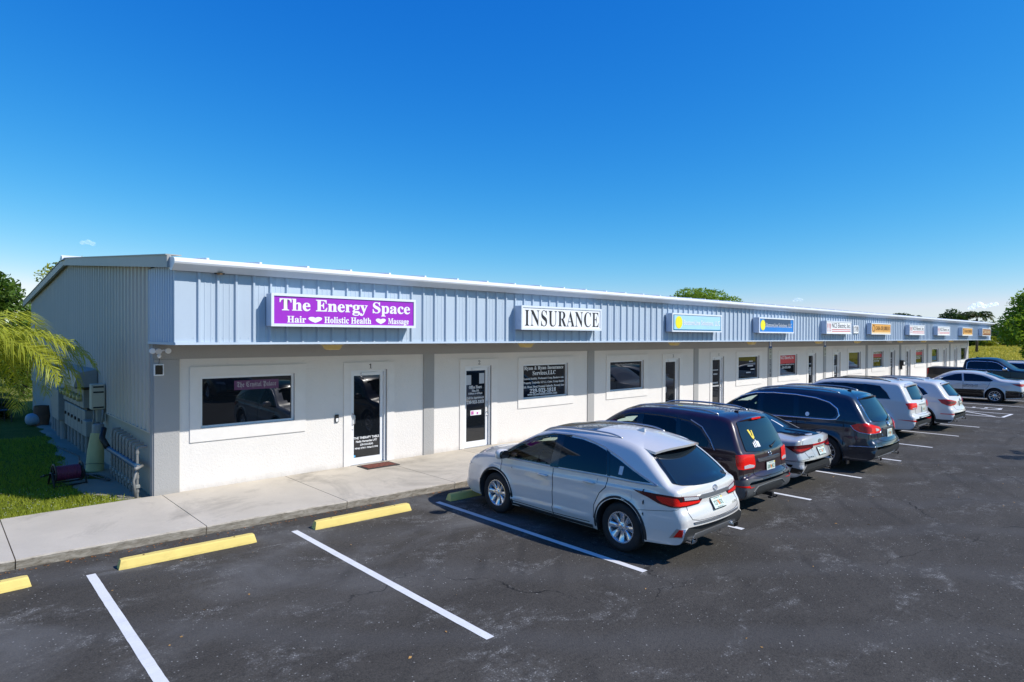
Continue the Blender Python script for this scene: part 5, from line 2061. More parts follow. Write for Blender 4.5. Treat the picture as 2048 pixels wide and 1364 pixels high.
    a = MB(); a.ellipsoid((hh.x, hh.y, hh.z + .01), (.05, .02, .018), 10, 6); a.tube([hh, hh + Vector((-.16, 0, .14)), hh + Vector((-.3, 0, .24))], [.006, .004, .0025], 6)
    a.build('aerial', M['black'], c.root, smooth=True)
    c.wheels(.228, 6, 'wide')
    c.front()
    return c
maroon_suv()

def silver_sedan():
    P = paint('silver_paint', (.52, .505, .48), .25, .3)
    c = Car('sedan', 'silver sedan parked between the maroon SUV and the dark blue-grey SUV', (10.72, -7.62, 0), YAW, dict(
        cat='car', L=4.64, W=1.80, paint=P, wheel=.325, arch=.385, axles=(1.0, 3.70),
        upper=[(0.0, .50), (.0, .60), (.03, .68), (.075, .78), (.07, .90), (.055, .965), (.10, 1.00), (.25, 1.005), (.5, 1.02), (.68, 1.05), (.95, 1.17), (1.3, 1.315), (1.6, 1.39), (2.0, 1.43), (2.4, 1.43), (2.7, 1.39), (3.0, 1.285), (3.35, 1.10), (3.6, .985), (3.8, .93), (4.2, .86), (4.48, .75), (4.6, .62), (4.63, .5)],
        lower=[(0.0, .50), (.02, .36), (.1, .27), (.4, .22), (1.5, .19), (3.2, .19), (4.2, .19), (4.5, .21), (4.6, .33), (4.63, .5)],
        belt=[(0, .98), (1.0, .97), (2.3, .93), (3.6, .89), (4.7, .80)], tumble=.42, tumble2=.25,
        vprof=[(.12, .91), (.26, .965), (.42, .995), (.55, 1.0), (.75, .985), (.9, .965), (1.1, .94)],
        round=[(0, .09), (.12, .07), (.5, .10), (1.2, .07), (2.5, .09), (3.4, .06), (4.63, .15)],
        bulge=[(0, .10), (.08, .10), (.3, .05), (.8, .06), (1.4, .04), (2.6, .045), (3.2, .09), (3.7, .05), (4.63, .15)],
        rear_plan=(.8, .13, 2.2), flare=.016, swage=[(.3, 3.9, .86, .76, .016), (1.4, 3.3, .42, .36, .014)]))
    fw = [(3.28, .97), (2.98, 1.14), (2.66, 1.27), (2.34, 1.325), (2.30, .965)]
    rw = [(2.20, .968), (2.24, 1.33), (1.9, 1.325), (1.55, 1.27), (1.3, 1.17), (1.12, 1.05), (1.2, .995)]
    for sd in (1, -1):
        c.panel('window', rp(fw, .02), M['car_glass'], 'side', sd, .006)
        c.panel('window', rp(rw, .02), M['car_glass'], 'side', sd, .006)
        c.panel('pillar_trim', [(2.31, .95), (2.35, 1.335), (2.23, 1.34), (2.19, .95)], M['gloss_black'], 'side', sd, .007)
        c.seams([[(3.4, .3), (3.42, .8), (3.38, .95)], [(2.25, .26), (2.25, .95)], [(1.42, .5), (1.3, .72), (1.2, .85), (1.18, .97)]], sd)
        c.handle(2.45, .83, sd); c.handle(1.45, .86, sd)
        c.mirror(3.12, .95, sd, size=.9)
        lamp = c.panel('tail_light', [('s', .34, .87), ('s', .15, .895), ('r', .70, .905), ('r', .30, .90), ('r', .30, .825), ('r', .66, .745), ('r', .80, .735), ('s', .17, .77)], M['lens_dark'], 'polar', sd, .012, step=.035)
        c.panel('red_lens', [('s', .20, .83), ('r', .72, .825), ('r', .40, .835), ('r', .40, .815), ('r', .70, .775), ('s', .17, .79)], M['lens_red'], 'polar', sd, .016, parent=lamp, step=.035)
        c.panel('vent_surround', [('r', .84, .52), ('r', .62, .53), ('r', .56, .50), ('r', .74, .30), ('r', .83, .28)], P, 'polar', sd, .005, step=.03)
        c.panel('bumper_vent', [('r', .83, .51), ('r', .66, .515), ('r', .72, .42), ('r', .78, .33), ('r', .83, .34)], M['gloss_black'], 'polar', sd, .009, step=.03)
        c.panel('turn_lamp', [('r', .80, .495), ('r', .70, .50), ('r', .73, .455), ('r', .79, .44)], M['lens_clear'], 'polar', sd, .013, step=.03)
        c.ribbon('panel_gap', [c.rs(('r', .62, .985)), c.rs(('r', .64, .91))], .006, M['seam'], 'polar', sd, .0032, step=.02)
        c.ribbon('panel_gap', [c.rs(('r', .60, .75)), c.rs(('r', .52, .62)), c.rs(('r', .40, .575)), c.rs(('r', 0, .57))], .007, M['seam'], 'polar', sd, .0032, step=.02)
        c.ribbon('window_trim', [(3.34, .955), (2.3, .948), (1.2, .98), (1.08, 1.045)], .014, M['chrome'], 'side', sd, .008)
    c.panel('light_bar', rp([(-.31, .862), (.31, .862), (.31, .90), (-.31, .90)], .004), M['lens_red'], 'rear', 1, .014, step=.04)
    c.panel('rear_window', rp([(-.58, 1.075), (-.3, 1.06), (0, 1.055), (.3, 1.06), (.58, 1.075), (.52, 1.25), (.46, 1.365), (-.46, 1.365), (-.52, 1.25)], .04), M['car_glass_b'], 'rear', 1, .012, step=.025)
    c.panel('plate_recess', rp([(-.30, .60), (.30, .60), (.36, .84), (-.36, .84)], .03), P, 'rear', 1, .003)
    c.panel('diffuser', rp([(-.52, .27), (.52, .27), (.56, .33), (.46, .40), (-.46, .40), (-.56, .33)], .02), M['black_clad'], 'rear', 1, .010)
    c.emblem(0, .945, .055, .030, M['black'], 2)
    c.plate(0, .735, 'KCT71P')
    c.decal_text('model_lettering', 'FORTE', .45, .655, .17, .026, M['gloss_black'])
    c.panel('screen_sticker', [(.04, 1.14), (-.01, 1.14), (-.03, 1.26), (.0, 1.26)], M['white_print'], 'rear', 1, .018, step=.03)
    for sd in (1, -1): c.exhaust(-.02, sd * .58, .29, .04, .03)
    c.fin(1.62, M['gloss_black'])
    c.wheels(.215, 5, 'twin', width=.215)
    c.front(.66, (.3, .55))
silver_sedan()

def grey_suv():
    P = paint('dark_blue_grey_paint', (.022, .027, .040), .45, .28)
    fw = [(3.98, 1.17), (3.66, 1.38), (3.34, 1.545), (3.02, 1.63), (2.86, 1.645), (2.82, 1.16)]
    c = Car('suv', 'large dark blue-grey SUV with chrome window surround and bright red tail lamps', (13.55, -8.12, 0), YAW, dict(
        cat='car', L=5.13, W=2.0, paint=P, wheel=.385, arch=.45, axles=(1.12, 4.14),
        upper=[(0.0, .55), (.0, .63), (.03, .70), (.085, .76), (.10, .90), (.115, 1.03), (.15, 1.11), (.21, 1.165), (.33, 1.36), (.47, 1.57), (.58, 1.69), (.72, 1.745), (1.1, 1.79), (1.7, 1.82), (2.4, 1.815), (2.85, 1.76), (3.2, 1.665), (3.6, 1.44), (3.92, 1.23), (4.1, 1.15), (4.5, 1.08), (4.85, .96), (5.03, .78), (5.1, .60), (5.12, .5)],
        lower=[(0.0, .55), (.02, .42), (.1, .32), (.4, .27), (1.7, .23), (3.6, .23), (4.6, .23), (5.0, .26), (5.1, .38), (5.12, .5)],
        belt=[(0, 1.17), (1.2, 1.17), (2.8, 1.14), (4.0, 1.10), (5.2, 1.02)], tumble=.27, tumble2=.22,
        round=[(0, .10), (.12, .12), (.5, .08), (1, .10), (2.8, .11), (3.8, .07), (5.12, .18)],
        bulge=[(0, .11), (.12, .11), (.4, .07), (.8, .04), (2.8, .05), (3.5, .10), (4.1, .07), (5.12, .18)],
        rear_plan=(.9, .13, 2.1), flare=.026, swage=[(.4, 4.3, 1.05, .97, .016), (1.6, 3.7, .50, .45, .016)],
        holes=[shrink(fw, .03)], ws_hole=(3.25, 3.9, .6), seat_x=(2.75, 1.75)))
    rw = [(2.72, 1.165), (2.75, 1.655), (2.35, 1.665), (1.95, 1.655), (1.86, 1.18)]
    qt = [(1.76, 1.185), (1.84, 1.65), (1.4, 1.61), (1.08, 1.53), (.90, 1.41), (.86, 1.28), (.96, 1.21)]
    dlo = [(4.08, 1.14), (3.68, 1.41), (3.34, 1.58), (3.0, 1.67), (2.5, 1.70), (1.9, 1.69), (1.4, 1.645), (1.06, 1.56), (.86, 1.43), (.80, 1.28), (.86, 1.19), (1.0, 1.165), (1.9, 1.15), (2.8, 1.13)]
    for sd in (1, -1):
        c.panel('window', rp(fw, .02), M['clear_glass'], 'side', sd, .006, skirt=.004)
        c.panel('window', rp(rw, .03), M['car_glass'], 'side', sd, .006)
        c.panel('quarter_window', rp(qt, .05), M['car_glass'], 'side', sd, .006)
        c.panel('pillar_trim', [(2.84, 1.15), (2.88, 1.66), (2.74, 1.665), (2.70, 1.15)], M['gloss_black'], 'side', sd, .008)
        c.panel('pillar_trim', [(1.88, 1.16), (1.96, 1.665), (1.83, 1.66), (1.74, 1.17)], M['gloss_black'], 'side', sd, .008)
        c.ribbon('window_trim', dlo, .028, M['chrome'], 'side', sd, .010, closed=True)
        c.seams([[(3.98, .3), (4.0, .8), (3.98, 1.12)], [(2.78, .3), (2.78, 1.13)], [(1.78, .45), (1.80, .8), (1.80, 1.15)]], sd)
        c.handle(3.0, 1.0, sd, M['chrome']); c.handle(2.02, 1.03, sd, M['chrome'])
        c.mirror(3.82, 1.15, sd)
        lamp = c.panel('tail_light', [('s', .52, 1.075), ('s', .38, 1.13), ('s', .2, 1.14), ('r', .78, 1.12), ('r', .50, 1.05), ('r', .46, .98), ('r', .50, .935), ('r', .70, .915), ('s', .16, .92), ('s', .34, .945), ('s', .46, 1.0)], M['lens_bright'], 'polar', sd, .014, step=.035)
        c.panel('smoked_lens', [('s', .36, 1.06), ('s', .18, 1.07), ('r', .80, 1.05), ('r', .80, .96), ('s', .2, .955), ('s', .32, .98)], M['lens_red'], 'polar', sd, .018, parent=lamp, step=.035)
        c.panel('clear_lens', [('r', .66, 1.03), ('r', .54, 1.005), ('r', .54, .965), ('r', .66, .96)], M['lens_clear'], 'polar', sd, .018, parent=lamp, step=.03)
        c.ribbon('lamp_trim', [c.rs(v) for v in (('s', .53, 1.08), ('s', .46, .99), ('s', .34, .935), ('s', .16, .91), ('r', .70, .905), ('r', .49, .925), ('r', .45, .975))], .012, M['chrome'], 'polar', sd, .018)
        c.ribbon('bumper_trim', [c.rs(v) for v in (('s', .55, .60), ('s', .3, .62), ('r', .80, .625), ('r', .4, .63), ('r', 0, .635))], .012, M['chrome'], 'polar', sd, .012)
        c.exhaust(-.03, sd * .62, .33, .075, .034)
        c.panel('fuel_flap', [(1.0 + .09 * math.cos(2 * PI * k / 20), 1.0 + .09 * math.sin(2 * PI * k / 20)) for k in range(20)], P, 'side', sd, .0025, skirt=.004) if sd > 0 else None
        c.ribbon('panel_gap', [c.rs(('r', .60, .91)), c.rs(('r', .60, .76)), c.rs(('r', .4, .715)), c.rs(('r', 0, .71))], .007, M['seam'], 'polar', sd, .0032, step=.02)
        # mud flap
        b = MB(); b.box(.60, .625, sd * .93 - .13, sd * .93 + .04, .16, .50, c=.006); b.build('mud_flap', P, c.root)
    c.panel('rear_window', rp([(-.66, 1.175), (-.3, 1.15), (0, 1.145), (.3, 1.15), (.66, 1.175), (.64, 1.42), (.54, 1.67), (-.54, 1.67), (-.64, 1.42)], .09), M['car_glass_b'], 'rear', 1, .012, step=.028)
    c.ribbon('screen_trim', [(.66, 1.16), (.67, 1.25), (.655, 1.43), (.59, 1.64), (.5, 1.70)], .014, M['chrome'], 'rear', 1, .012, step=.03)
    c.ribbon('screen_trim', [(.66, 1.16), (.67, 1.25), (.655, 1.43), (.59, 1.64), (.5, 1.70)], .014, M['chrome'], 'rear', -1, .012, step=.03)
    c.spoiler(.90, .40, .60, 1.775, 1.715, P, .02, .08, .03)
    c.panel('tailgate_bar', rp([(-.36, .985), (.36, .985), (.38, 1.0), (.36, 1.02), (-.36, 1.02), (-.38, 1.0)], .01), M['chrome'], 'rear', 1, .018)
    c.emblem(0, 1.09, .06, .06, M['chrome'], 3)
    c.plate(0, .88, 'HPX39D', frame=False)
    c.decal_text('model_lettering', 'BUICK', .44, .80, .16, .026, M['chrome'])
    c.emblem(.40, .86, .022, .022, M['chrome'], 1)
    c.panel('skid_plate', rp([(-.5, .32), (.5, .32), (.55, .37), (-.55, .37)], .02), M['satin'], 'rear', 1, .012)
    c.panel('window_sticker', [(1.55 + .05 * math.cos(2 * PI * k / 14), 1.25 + .05 * math.sin(2 * PI * k / 14)) for k in range(14)], M['white_print'], 'side', 1, .012, step=.03)
    c.wiper(-.06, 1.165, -.40, 1.22)
    c.panel('sunroof', rp([(3.05, -.46), (3.05, .46), (1.5, .5), (1.5, -.5)], .06), M['gloss_black'], 'top', 1, .005, step=.08)
    c.root.scale = (.965, 1, 1)
    c.rail((.9, 3.0), .62, .05, .019, M['satin'])
    hh, _ = c.cast((.86, .1), 'top', 1)
    a = MB(); a.ellipsoid((hh.x, hh.y, hh.z + .012), (.055, .022, .02), 10, 6); a.tube([hh, hh + Vector((-.12, 0, .11)), hh + Vector((-.22, 0, .18))], [.006, .004, .003], 6)
    a.build('aerial', M['black'], c.root, smooth=True)
    c.wheels(.248, 10, 'thin', M['rim_bright'])
    c.front(.8, (.4, .75))
grey_suv()

def white_boxy_suv():
    P = paint('plain_white_paint', (.68, .655, .615), .0, .35)
    c = Car('suv', 'boxy white SUV with long dark side glass behind the dark blue-grey SUV', (19.72, -7.30, 0), YAW, dict(
        cat='car', L=4.82, W=1.94, paint=P, wheel=.385, arch=.455, axles=(1.02, 3.93),
        upper=[(0.0, .55), (.0, .66), (.03, .72), (.085, .76), (.10, .90), (.11, 1.05), (.14, 1.13), (.19, 1.18), (.30, 1.40), (.42, 1.61), (.5, 1.68), (.7, 1.71), (1.3, 1.745), (2.0, 1.75), (2.55, 1.72), (2.9, 1.64), (3.25, 1.43), (3.55, 1.21), (3.68, 1.14), (4.1, 1.10), (4.5, 1.02), (4.7, .9), (4.78, .7), (4.8, .5)],
        lower=[(0.0, .55), (.02, .42), (.1, .34), (.4, .30), (1.6, .26), (3.4, .26), (4.3, .27), (4.7, .30), (4.78, .4), (4.8, .5)],
        belt=[(0, 1.16), (1.2, 1.16), (2.6, 1.13), (3.6, 1.10), (4.8, 1.04)], tumble=.22, tumble2=.2,
        round=[(0, .09), (.12, .09), (.45, .07), (1, .09), (2.6, .09), (3.5, .07), (4.8, .16)],
        bulge=[(0, .08), (.12, .08), (.45, .05), (.8, .035), (2.6, .04), (3.2, .08), (3.7, .05), (4.8, .14)], rear_plan=(.7, .09, 2.2), flare=.03))
    dlo = [(3.56, 1.17), (3.24, 1.39), (2.95, 1.55), (2.66, 1.615), (2.0, 1.64), (1.3, 1.625), (1.0, 1.60), (.78, 1.40), (.66, 1.205), (2.0, 1.175)]
    for sd in (1, -1):
        c.panel('window', rp(dlo, .05), M['car_glass'], 'side', sd, .006, step=.06)
        c.ribbon('window_trim', dlo, .02, M['satin'], 'side', sd, .008, closed=True)
        for x in (2.42, 1.42):
            c.panel('pillar_trim', [(x, 1.18), (x + .05, 1.625), (x - .04, 1.63), (x - .10, 1.18)], M['gloss_black'], 'side', sd, .010)
        c.seams([[(3.5, .35), (3.52, 1.1)], [(2.4, .34), (2.4, 1.14)], [(1.48, .5), (1.40, .8), (1.40, 1.14)]], sd)
        c.handle(2.6, .99, sd); c.handle(1.6, 1.02, sd); c.mirror(3.42, 1.15, sd)
        lamp = c.panel('tail_light', [('s', .26, 1.10), ('r', .86, 1.115), ('r', .52, 1.105), ('r', .50, 1.02), ('r', .55, .945), ('r', .80, .925), ('s', .18, .93), ('s', .20, 1.0)], M['lens_bright'], 'polar', sd, .014, step=.035)
        c.panel('clear_lens', [('r', .82, .965), ('r', .57, .98), ('r', .58, .955), ('r', .80, .935)], M['lens_clear'], 'polar', sd, .018, parent=lamp, step=.035)
        c.panel('reflector', [('r', .80, .60), ('r', .68, .60), ('r', .68, .55), ('r', .80, .55)], M['lens_bright'], 'polar', sd, .010, step=.03)
        c.exhaust(-.02, sd * .58, .35, .06, .04)
        c.panel('fuel_flap', rp([(1.08, 1.10), (.90, 1.10), (.90, .97), (1.08, .97)], .03), P, 'side', sd, .003) if sd > 0 else None
        c.ribbon('panel_gap', [c.rs(('r', .62, .93)), c.rs(('r', .62, .79)), c.rs(('r', .4, .76)), c.rs(('r', 0, .755))], .007, M['seam'], 'polar', sd, .0032, step=.02)
    arch_trim(c, .06, P, .014)
    c.panel('rear_window', rp([(-.60, 1.20), (0, 1.18), (.60, 1.20), (.57, 1.40), (.50, 1.65), (-.50, 1.65), (-.57, 1.40)], .05), M['car_glass_b'], 'rear', 1, .012, step=.028)
    c.spoiler(.80, .24, .62, 1.72, 1.665, P, .03, .1, .035)
    c.panel('tailgate_bar', rp([(-.34, 1.045), (.34, 1.045), (.34, 1.07), (-.34, 1.07)], .01), M['satin'], 'rear', 1, .016)
    c.panel('bumper_step', rp([(-.55, .66), (.55, .66), (.58, .70), (-.58, .70)], .01), M['black_clad'], 'rear', 1, .014)
    c.panel('diffuser', rp([(-.42, .36), (.42, .36), (.46, .42), (-.46, .42)], .02), M['satin'], 'rear', 1, .012)
    c.plate(0, .90, 'LBT55X', frame=False)
    c.decal_text('model_lettering', 'Jeep', .0, 1.125, .16, .04, M['satin'])
    c.wiper(-.05, 1.19, -.38, 1.25)
    c.panel('sunroof', rp([(2.75, -.46), (2.75, .46), (1.2, .5), (1.2, -.5)], .06), M['gloss_black'], 'top', 1, .005, step=.08)
    c.rail((.75, 2.75), .60, .04, .018, M['black'])
    c.fin(.75, P)
    c.wheels(.252, 5, 'wide', M['rim_bright'])
    c.front(.8, (.5, .8))
white_boxy_suv()

def white_round_suv(name, label, loc, rz=YAW):
    P = paint('alpine_white_paint', (.68, .655, .615), .0, .33)
    c = Car(name, label, loc, rz, dict(
        cat='car', L=4.71, W=1.89, paint=P, wheel=.372, arch=.44, axles=(.96, 3.82),
        upper=[(0.0, .55), (.0, .65), (.03, .73), (.09, .80), (.11, .95), (.13, 1.05), (.17, 1.11), (.22, 1.15), (.38, 1.38), (.52, 1.55), (.62, 1.605), (.85, 1.635), (1.4, 1.67), (2.0, 1.675), (2.5, 1.64), (2.85, 1.55), (3.2, 1.36), (3.5, 1.17), (3.65, 1.09), (4.05, 1.04), (4.42, .95), (4.6, .82), (4.68, .62), (4.69, .5)],
        lower=[(0.0, .55), (.02, .42), (.1, .32), (.4, .27), (1.5, .23), (3.3, .23), (4.2, .24), (4.55, .27), (4.66, .38), (4.69, .5)],
        belt=[(0, 1.12), (1.2, 1.12), (2.6, 1.08), (3.6, 1.05), (4.7, 1.0)], tumble=.27, tumble2=.22,
        round=[(0, .10), (.12, .10), (.45, .07), (1, .09), (2.6, .10), (3.5, .07), (4.69, .16)],
        bulge=[(0, .10), (.12, .10), (.45, .06), (.8, .035), (2.6, .045), (3.2, .09), (3.7, .05), (4.69, .15)], rear_plan=(.8, .12, 2.1), flare=.022, swage=[(.3, 3.9, .98, .9, .016), (1.4, 3.4, .50, .42, .016)]))
    dlo = [(3.46, 1.11), (3.14, 1.33), (2.84, 1.48), (2.54, 1.545), (2.0, 1.57), (1.4, 1.55), (1.1, 1.50), (.88, 1.38), (.72, 1.22), (.86, 1.155), (1.9, 1.13)]
    for sd in (1, -1):
        c.panel('window', rp(dlo, .04), M['car_glass'], 'side', sd, .006, step=.06)
        c.ribbon('window_trim', dlo, .022, M['chrome'], 'side', sd, .008, closed=True)
        for x in (2.35, 1.42):
            c.panel('pillar_trim', [(x, 1.14), (x + .05, 1.555), (x - .04, 1.56), (x - .10, 1.14)], M['gloss_black'], 'side', sd, .010)
        c.seams([[(3.4, .3), (3.42, 1.06)], [(2.32, .3), (2.32, 1.1)], [(1.42, .5), (1.34, .8), (1.36, 1.1)]], sd)
        c.handle(2.5, .95, sd); c.handle(1.55, .98, sd); c.mirror(3.32, 1.09, sd)
        lamp = c.panel('tail_light', [('s', .44, 1.06), ('s', .2, 1.07), ('r', .78, 1.06), ('r', .42, 1.0), ('r', .38, .96), ('r', .50, .89), ('r', .76, .855), ('s', .18, .87), ('s', .34, .94)], M['lens_red'], 'polar', sd, .014, step=.035)
        c.panel('smoked_lens', [('s', .20, 1.02), ('r', .74, 1.01), ('r', .48, .975), ('r', .50, .945), ('r', .74, .91), ('s', .18, .92)], M['lens_dark'], 'polar', sd, .018, parent=lamp, step=.035)
        c.panel('reflector', [('r', .76, .605), ('r', .60, .60), ('r', .60, .58), ('r', .76, .58)], M['lens_bright'], 'polar', sd, .008, step=.03)
        c.ribbon('sill_moulding', [(1.42, .275), (2.4, .27), (3.38, .27)], .09, M['black_clad'], 'side', sd, .008)
        c.panel('lower_valance', [('s', .51, .41), ('s', .3, .40), ('r', .80, .40), ('r', .62, .42), ('r', .5, .30), ('r', .72, .30), ('s', .14, .30), ('s', .4, .29), ('s', .50, .30)], M['black_clad'], 'polar', sd, .010, step=.04)
        c.exhaust(-.03, sd * .58, .35, .075, .035)
        c.ribbon('panel_gap', [c.rs(('r', .60, .87)), c.rs(('r', .58, .74)), c.rs(('r', .4, .71)), c.rs(('r', 0, .705))], .007, M['seam'], 'polar', sd, .0032, step=.02)
    arch_trim(c, .045)
    c.panel('rear_window', rp([(-.58, 1.17), (0, 1.145), (.58, 1.17), (.55, 1.36), (.46, 1.57), (-.46, 1.57), (-.55, 1.36)], .04), M['car_glass_b'], 'rear', 1, .012, step=.028)
    c.panel('diffuser', rp([(-.45, .32), (.45, .32), (.5, .42), (-.5, .42)], .02), M['satin'], 'rear', 1, .012)
    c.spoiler(.95, .34, .56, 1.645, 1.585, P, .03, .1, .03)
    c.emblem(0, 1.03, .04, .04, M['chrome'], 2)
    c.plate(0, .90, 'NQA82V')
    c.wiper(-.03, 1.155, -.36, 1.20)
    c.panel('sunroof', rp([(2.7, -.46), (2.7, .46), (1.25, .5), (1.25, -.5)], .06), M['gloss_black'], 'top', 1, .005, step=.08)
    c.rail((.9, 2.75), .56, .03, .016, M['satin'])
    c.fin(.98, P)
    c.wheels(.245, 5, 'twin', M['rim_bright'])
    c.front(.74, (.45, .72))
    return c
bmw = white_round_suv('suv', 'rounded white SUV with dark red lamps next to the boxy white SUV', (22.55, -7.66, 0))

def two_tone_sedan():
    P = paint('warm_white_paint', (.62, .60, .57), .1, .33)
    c = Car('sedan', 'pale sedan with black lower doors seen side-on before the pickup', (35.35, -7.62, 0), YAW, dict(
        cat='car', L=4.88, W=1.84, paint=P, wheel=.335, arch=.395, axles=(1.06, 3.885),
        upper=[(0.0, .50), (.0, .62), (.02, .72), (.06, .88), (.07, .98), (.10, 1.03), (.3, 1.05), (.6, 1.07), (.85, 1.11), (1.15, 1.24), (1.5, 1.36), (1.9, 1.43), (2.3, 1.445), (2.7, 1.42), (3.0, 1.34), (3.4, 1.14), (3.72, .99), (3.95, .93), (4.4, .85), (4.7, .72), (4.83, .6), (4.86, .48)],
        lower=[(0.0, .50), (.02, .36), (.1, .27), (.4, .22), (1.5, .19), (3.4, .19), (4.4, .19), (4.7, .21), (4.83, .33), (4.86, .48)],
        belt=[(0, 1.0), (1.2, .99), (2.5, .95), (3.8, .90), (4.9, .82)], tumble=.40, tumble2=.22,
        vprof=[(.12, .91), (.26, .965), (.42, .995), (.55, 1.0), (.75, .985), (.9, .965), (1.1, .94)],
        round=[(0, .09), (.12, .07), (.5, .10), (1.2, .07), (2.5, .09), (3.5, .06), (4.86, .15)],
        bulge=[(0, .10), (.08, .10), (.3, .05), (.8, .06), (1.4, .04), (2.6, .045), (3.3, .09), (3.8, .05), (4.86, .15)], rear_plan=(.8, .12, 2.2), flare=.016, swage=[(.3, 4.0, .88, .78, .016)]))
    fw = [(3.42, .99), (3.05, 1.17), (2.7, 1.30), (2.42, 1.345), (2.36, .985)]
    rw = [(2.28, .987), (2.34, 1.35), (1.95, 1.345), (1.6, 1.285), (1.3, 1.17), (1.12, 1.06), (1.22, 1.01)]
    for sd in (1, -1):
        c.panel('window', rp(fw, .02), M['car_glass'], 'side', sd, .006)
        c.panel('window', rp(rw, .02), M['car_glass'], 'side', sd, .006)
        c.panel('lower_panel', [(3.47, .58), (2.4, .60), (1.475, .62), (1.475, .23), (3.47, .23)], M['gloss_black'], 'side', sd, .006, step=.08)
        c.panel('lower_panel', [(.64, .62), (.3, .62), (.14, .60), (.14, .30), (.64, .25)], M['gloss_black'], 'side', sd, .006)
        c.panel('lower_panel', [(4.30, .56), (4.6, .55), (4.6, .26), (4.30, .23)], M['gloss_black'], 'side', sd, .006)
        c.seams([[(3.5, .3), (3.52, .9)], [(2.32, .26), (2.32, .97)], [(1.48, .55), (1.32, .75), (1.24, .97)]], sd)
        c.handle(2.5, .87, sd); c.handle(1.5, .90, sd); c.mirror(3.26, .97, sd, size=.9)
        c.panel('tail_light', [('s', .42, .93), ('s', .15, .95), ('r', .72, .95), ('r', .40, .93), ('r', .42, .87), ('r', .74, .82), ('s', .16, .84)], M['lens_red'], 'polar', sd, .012, step=.035)
        c.panel('lower_panel', [('s', .14, .60), ('r', .80, .585), ('r', .3, .575), ('r', 0, .575), ('r', 0, .40), ('r', .62, .40), ('r', .80, .32), ('s', .14, .30)], M['gloss_black'], 'polar', sd, .008, step=.04)
        mb = MB()
        for (t, x, z, w, h) in (('COMPLETE LINE', 2.02, .83, .62, .045), ('INSPECTION SERVICES', 2.02, .77, .62, .045), ('call or visit us online today', 2.02, .71, .55, .04)):
            a, fs = text_geo(t, .01, 2)
            vs = []
            for q in a:
                h_, nr = c.cast((x - sd * q[0] * w, z + q[1] * h), 'side', sd)
                vs.append(h_ + nr * .006)
            mb.add(vs, fs)
        mb.build('door_lettering', M['black_print'], c.root)
    c.panel('rear_window', rp([(-.58, 1.13), (0, 1.105), (.58, 1.13), (.52, 1.28), (.46, 1.38), (-.46, 1.38), (-.52, 1.28)], .04), M['car_glass_b'], 'rear', 1, .012, step=.025)
    c.plate(0, .80, 'PKD02R')
    c.panel('diffuser', rp([(-.6, .27), (.6, .27), (.6, .38), (-.6, .38)], .02), M['black_clad'], 'rear', 1, .010)
    c.fin(1.6, P)
    c.wheels(.228, 10, 'thin', M['rim_bright'], width=.215)
    c.front(.66, (.3, .55))
two_tone_sedan()

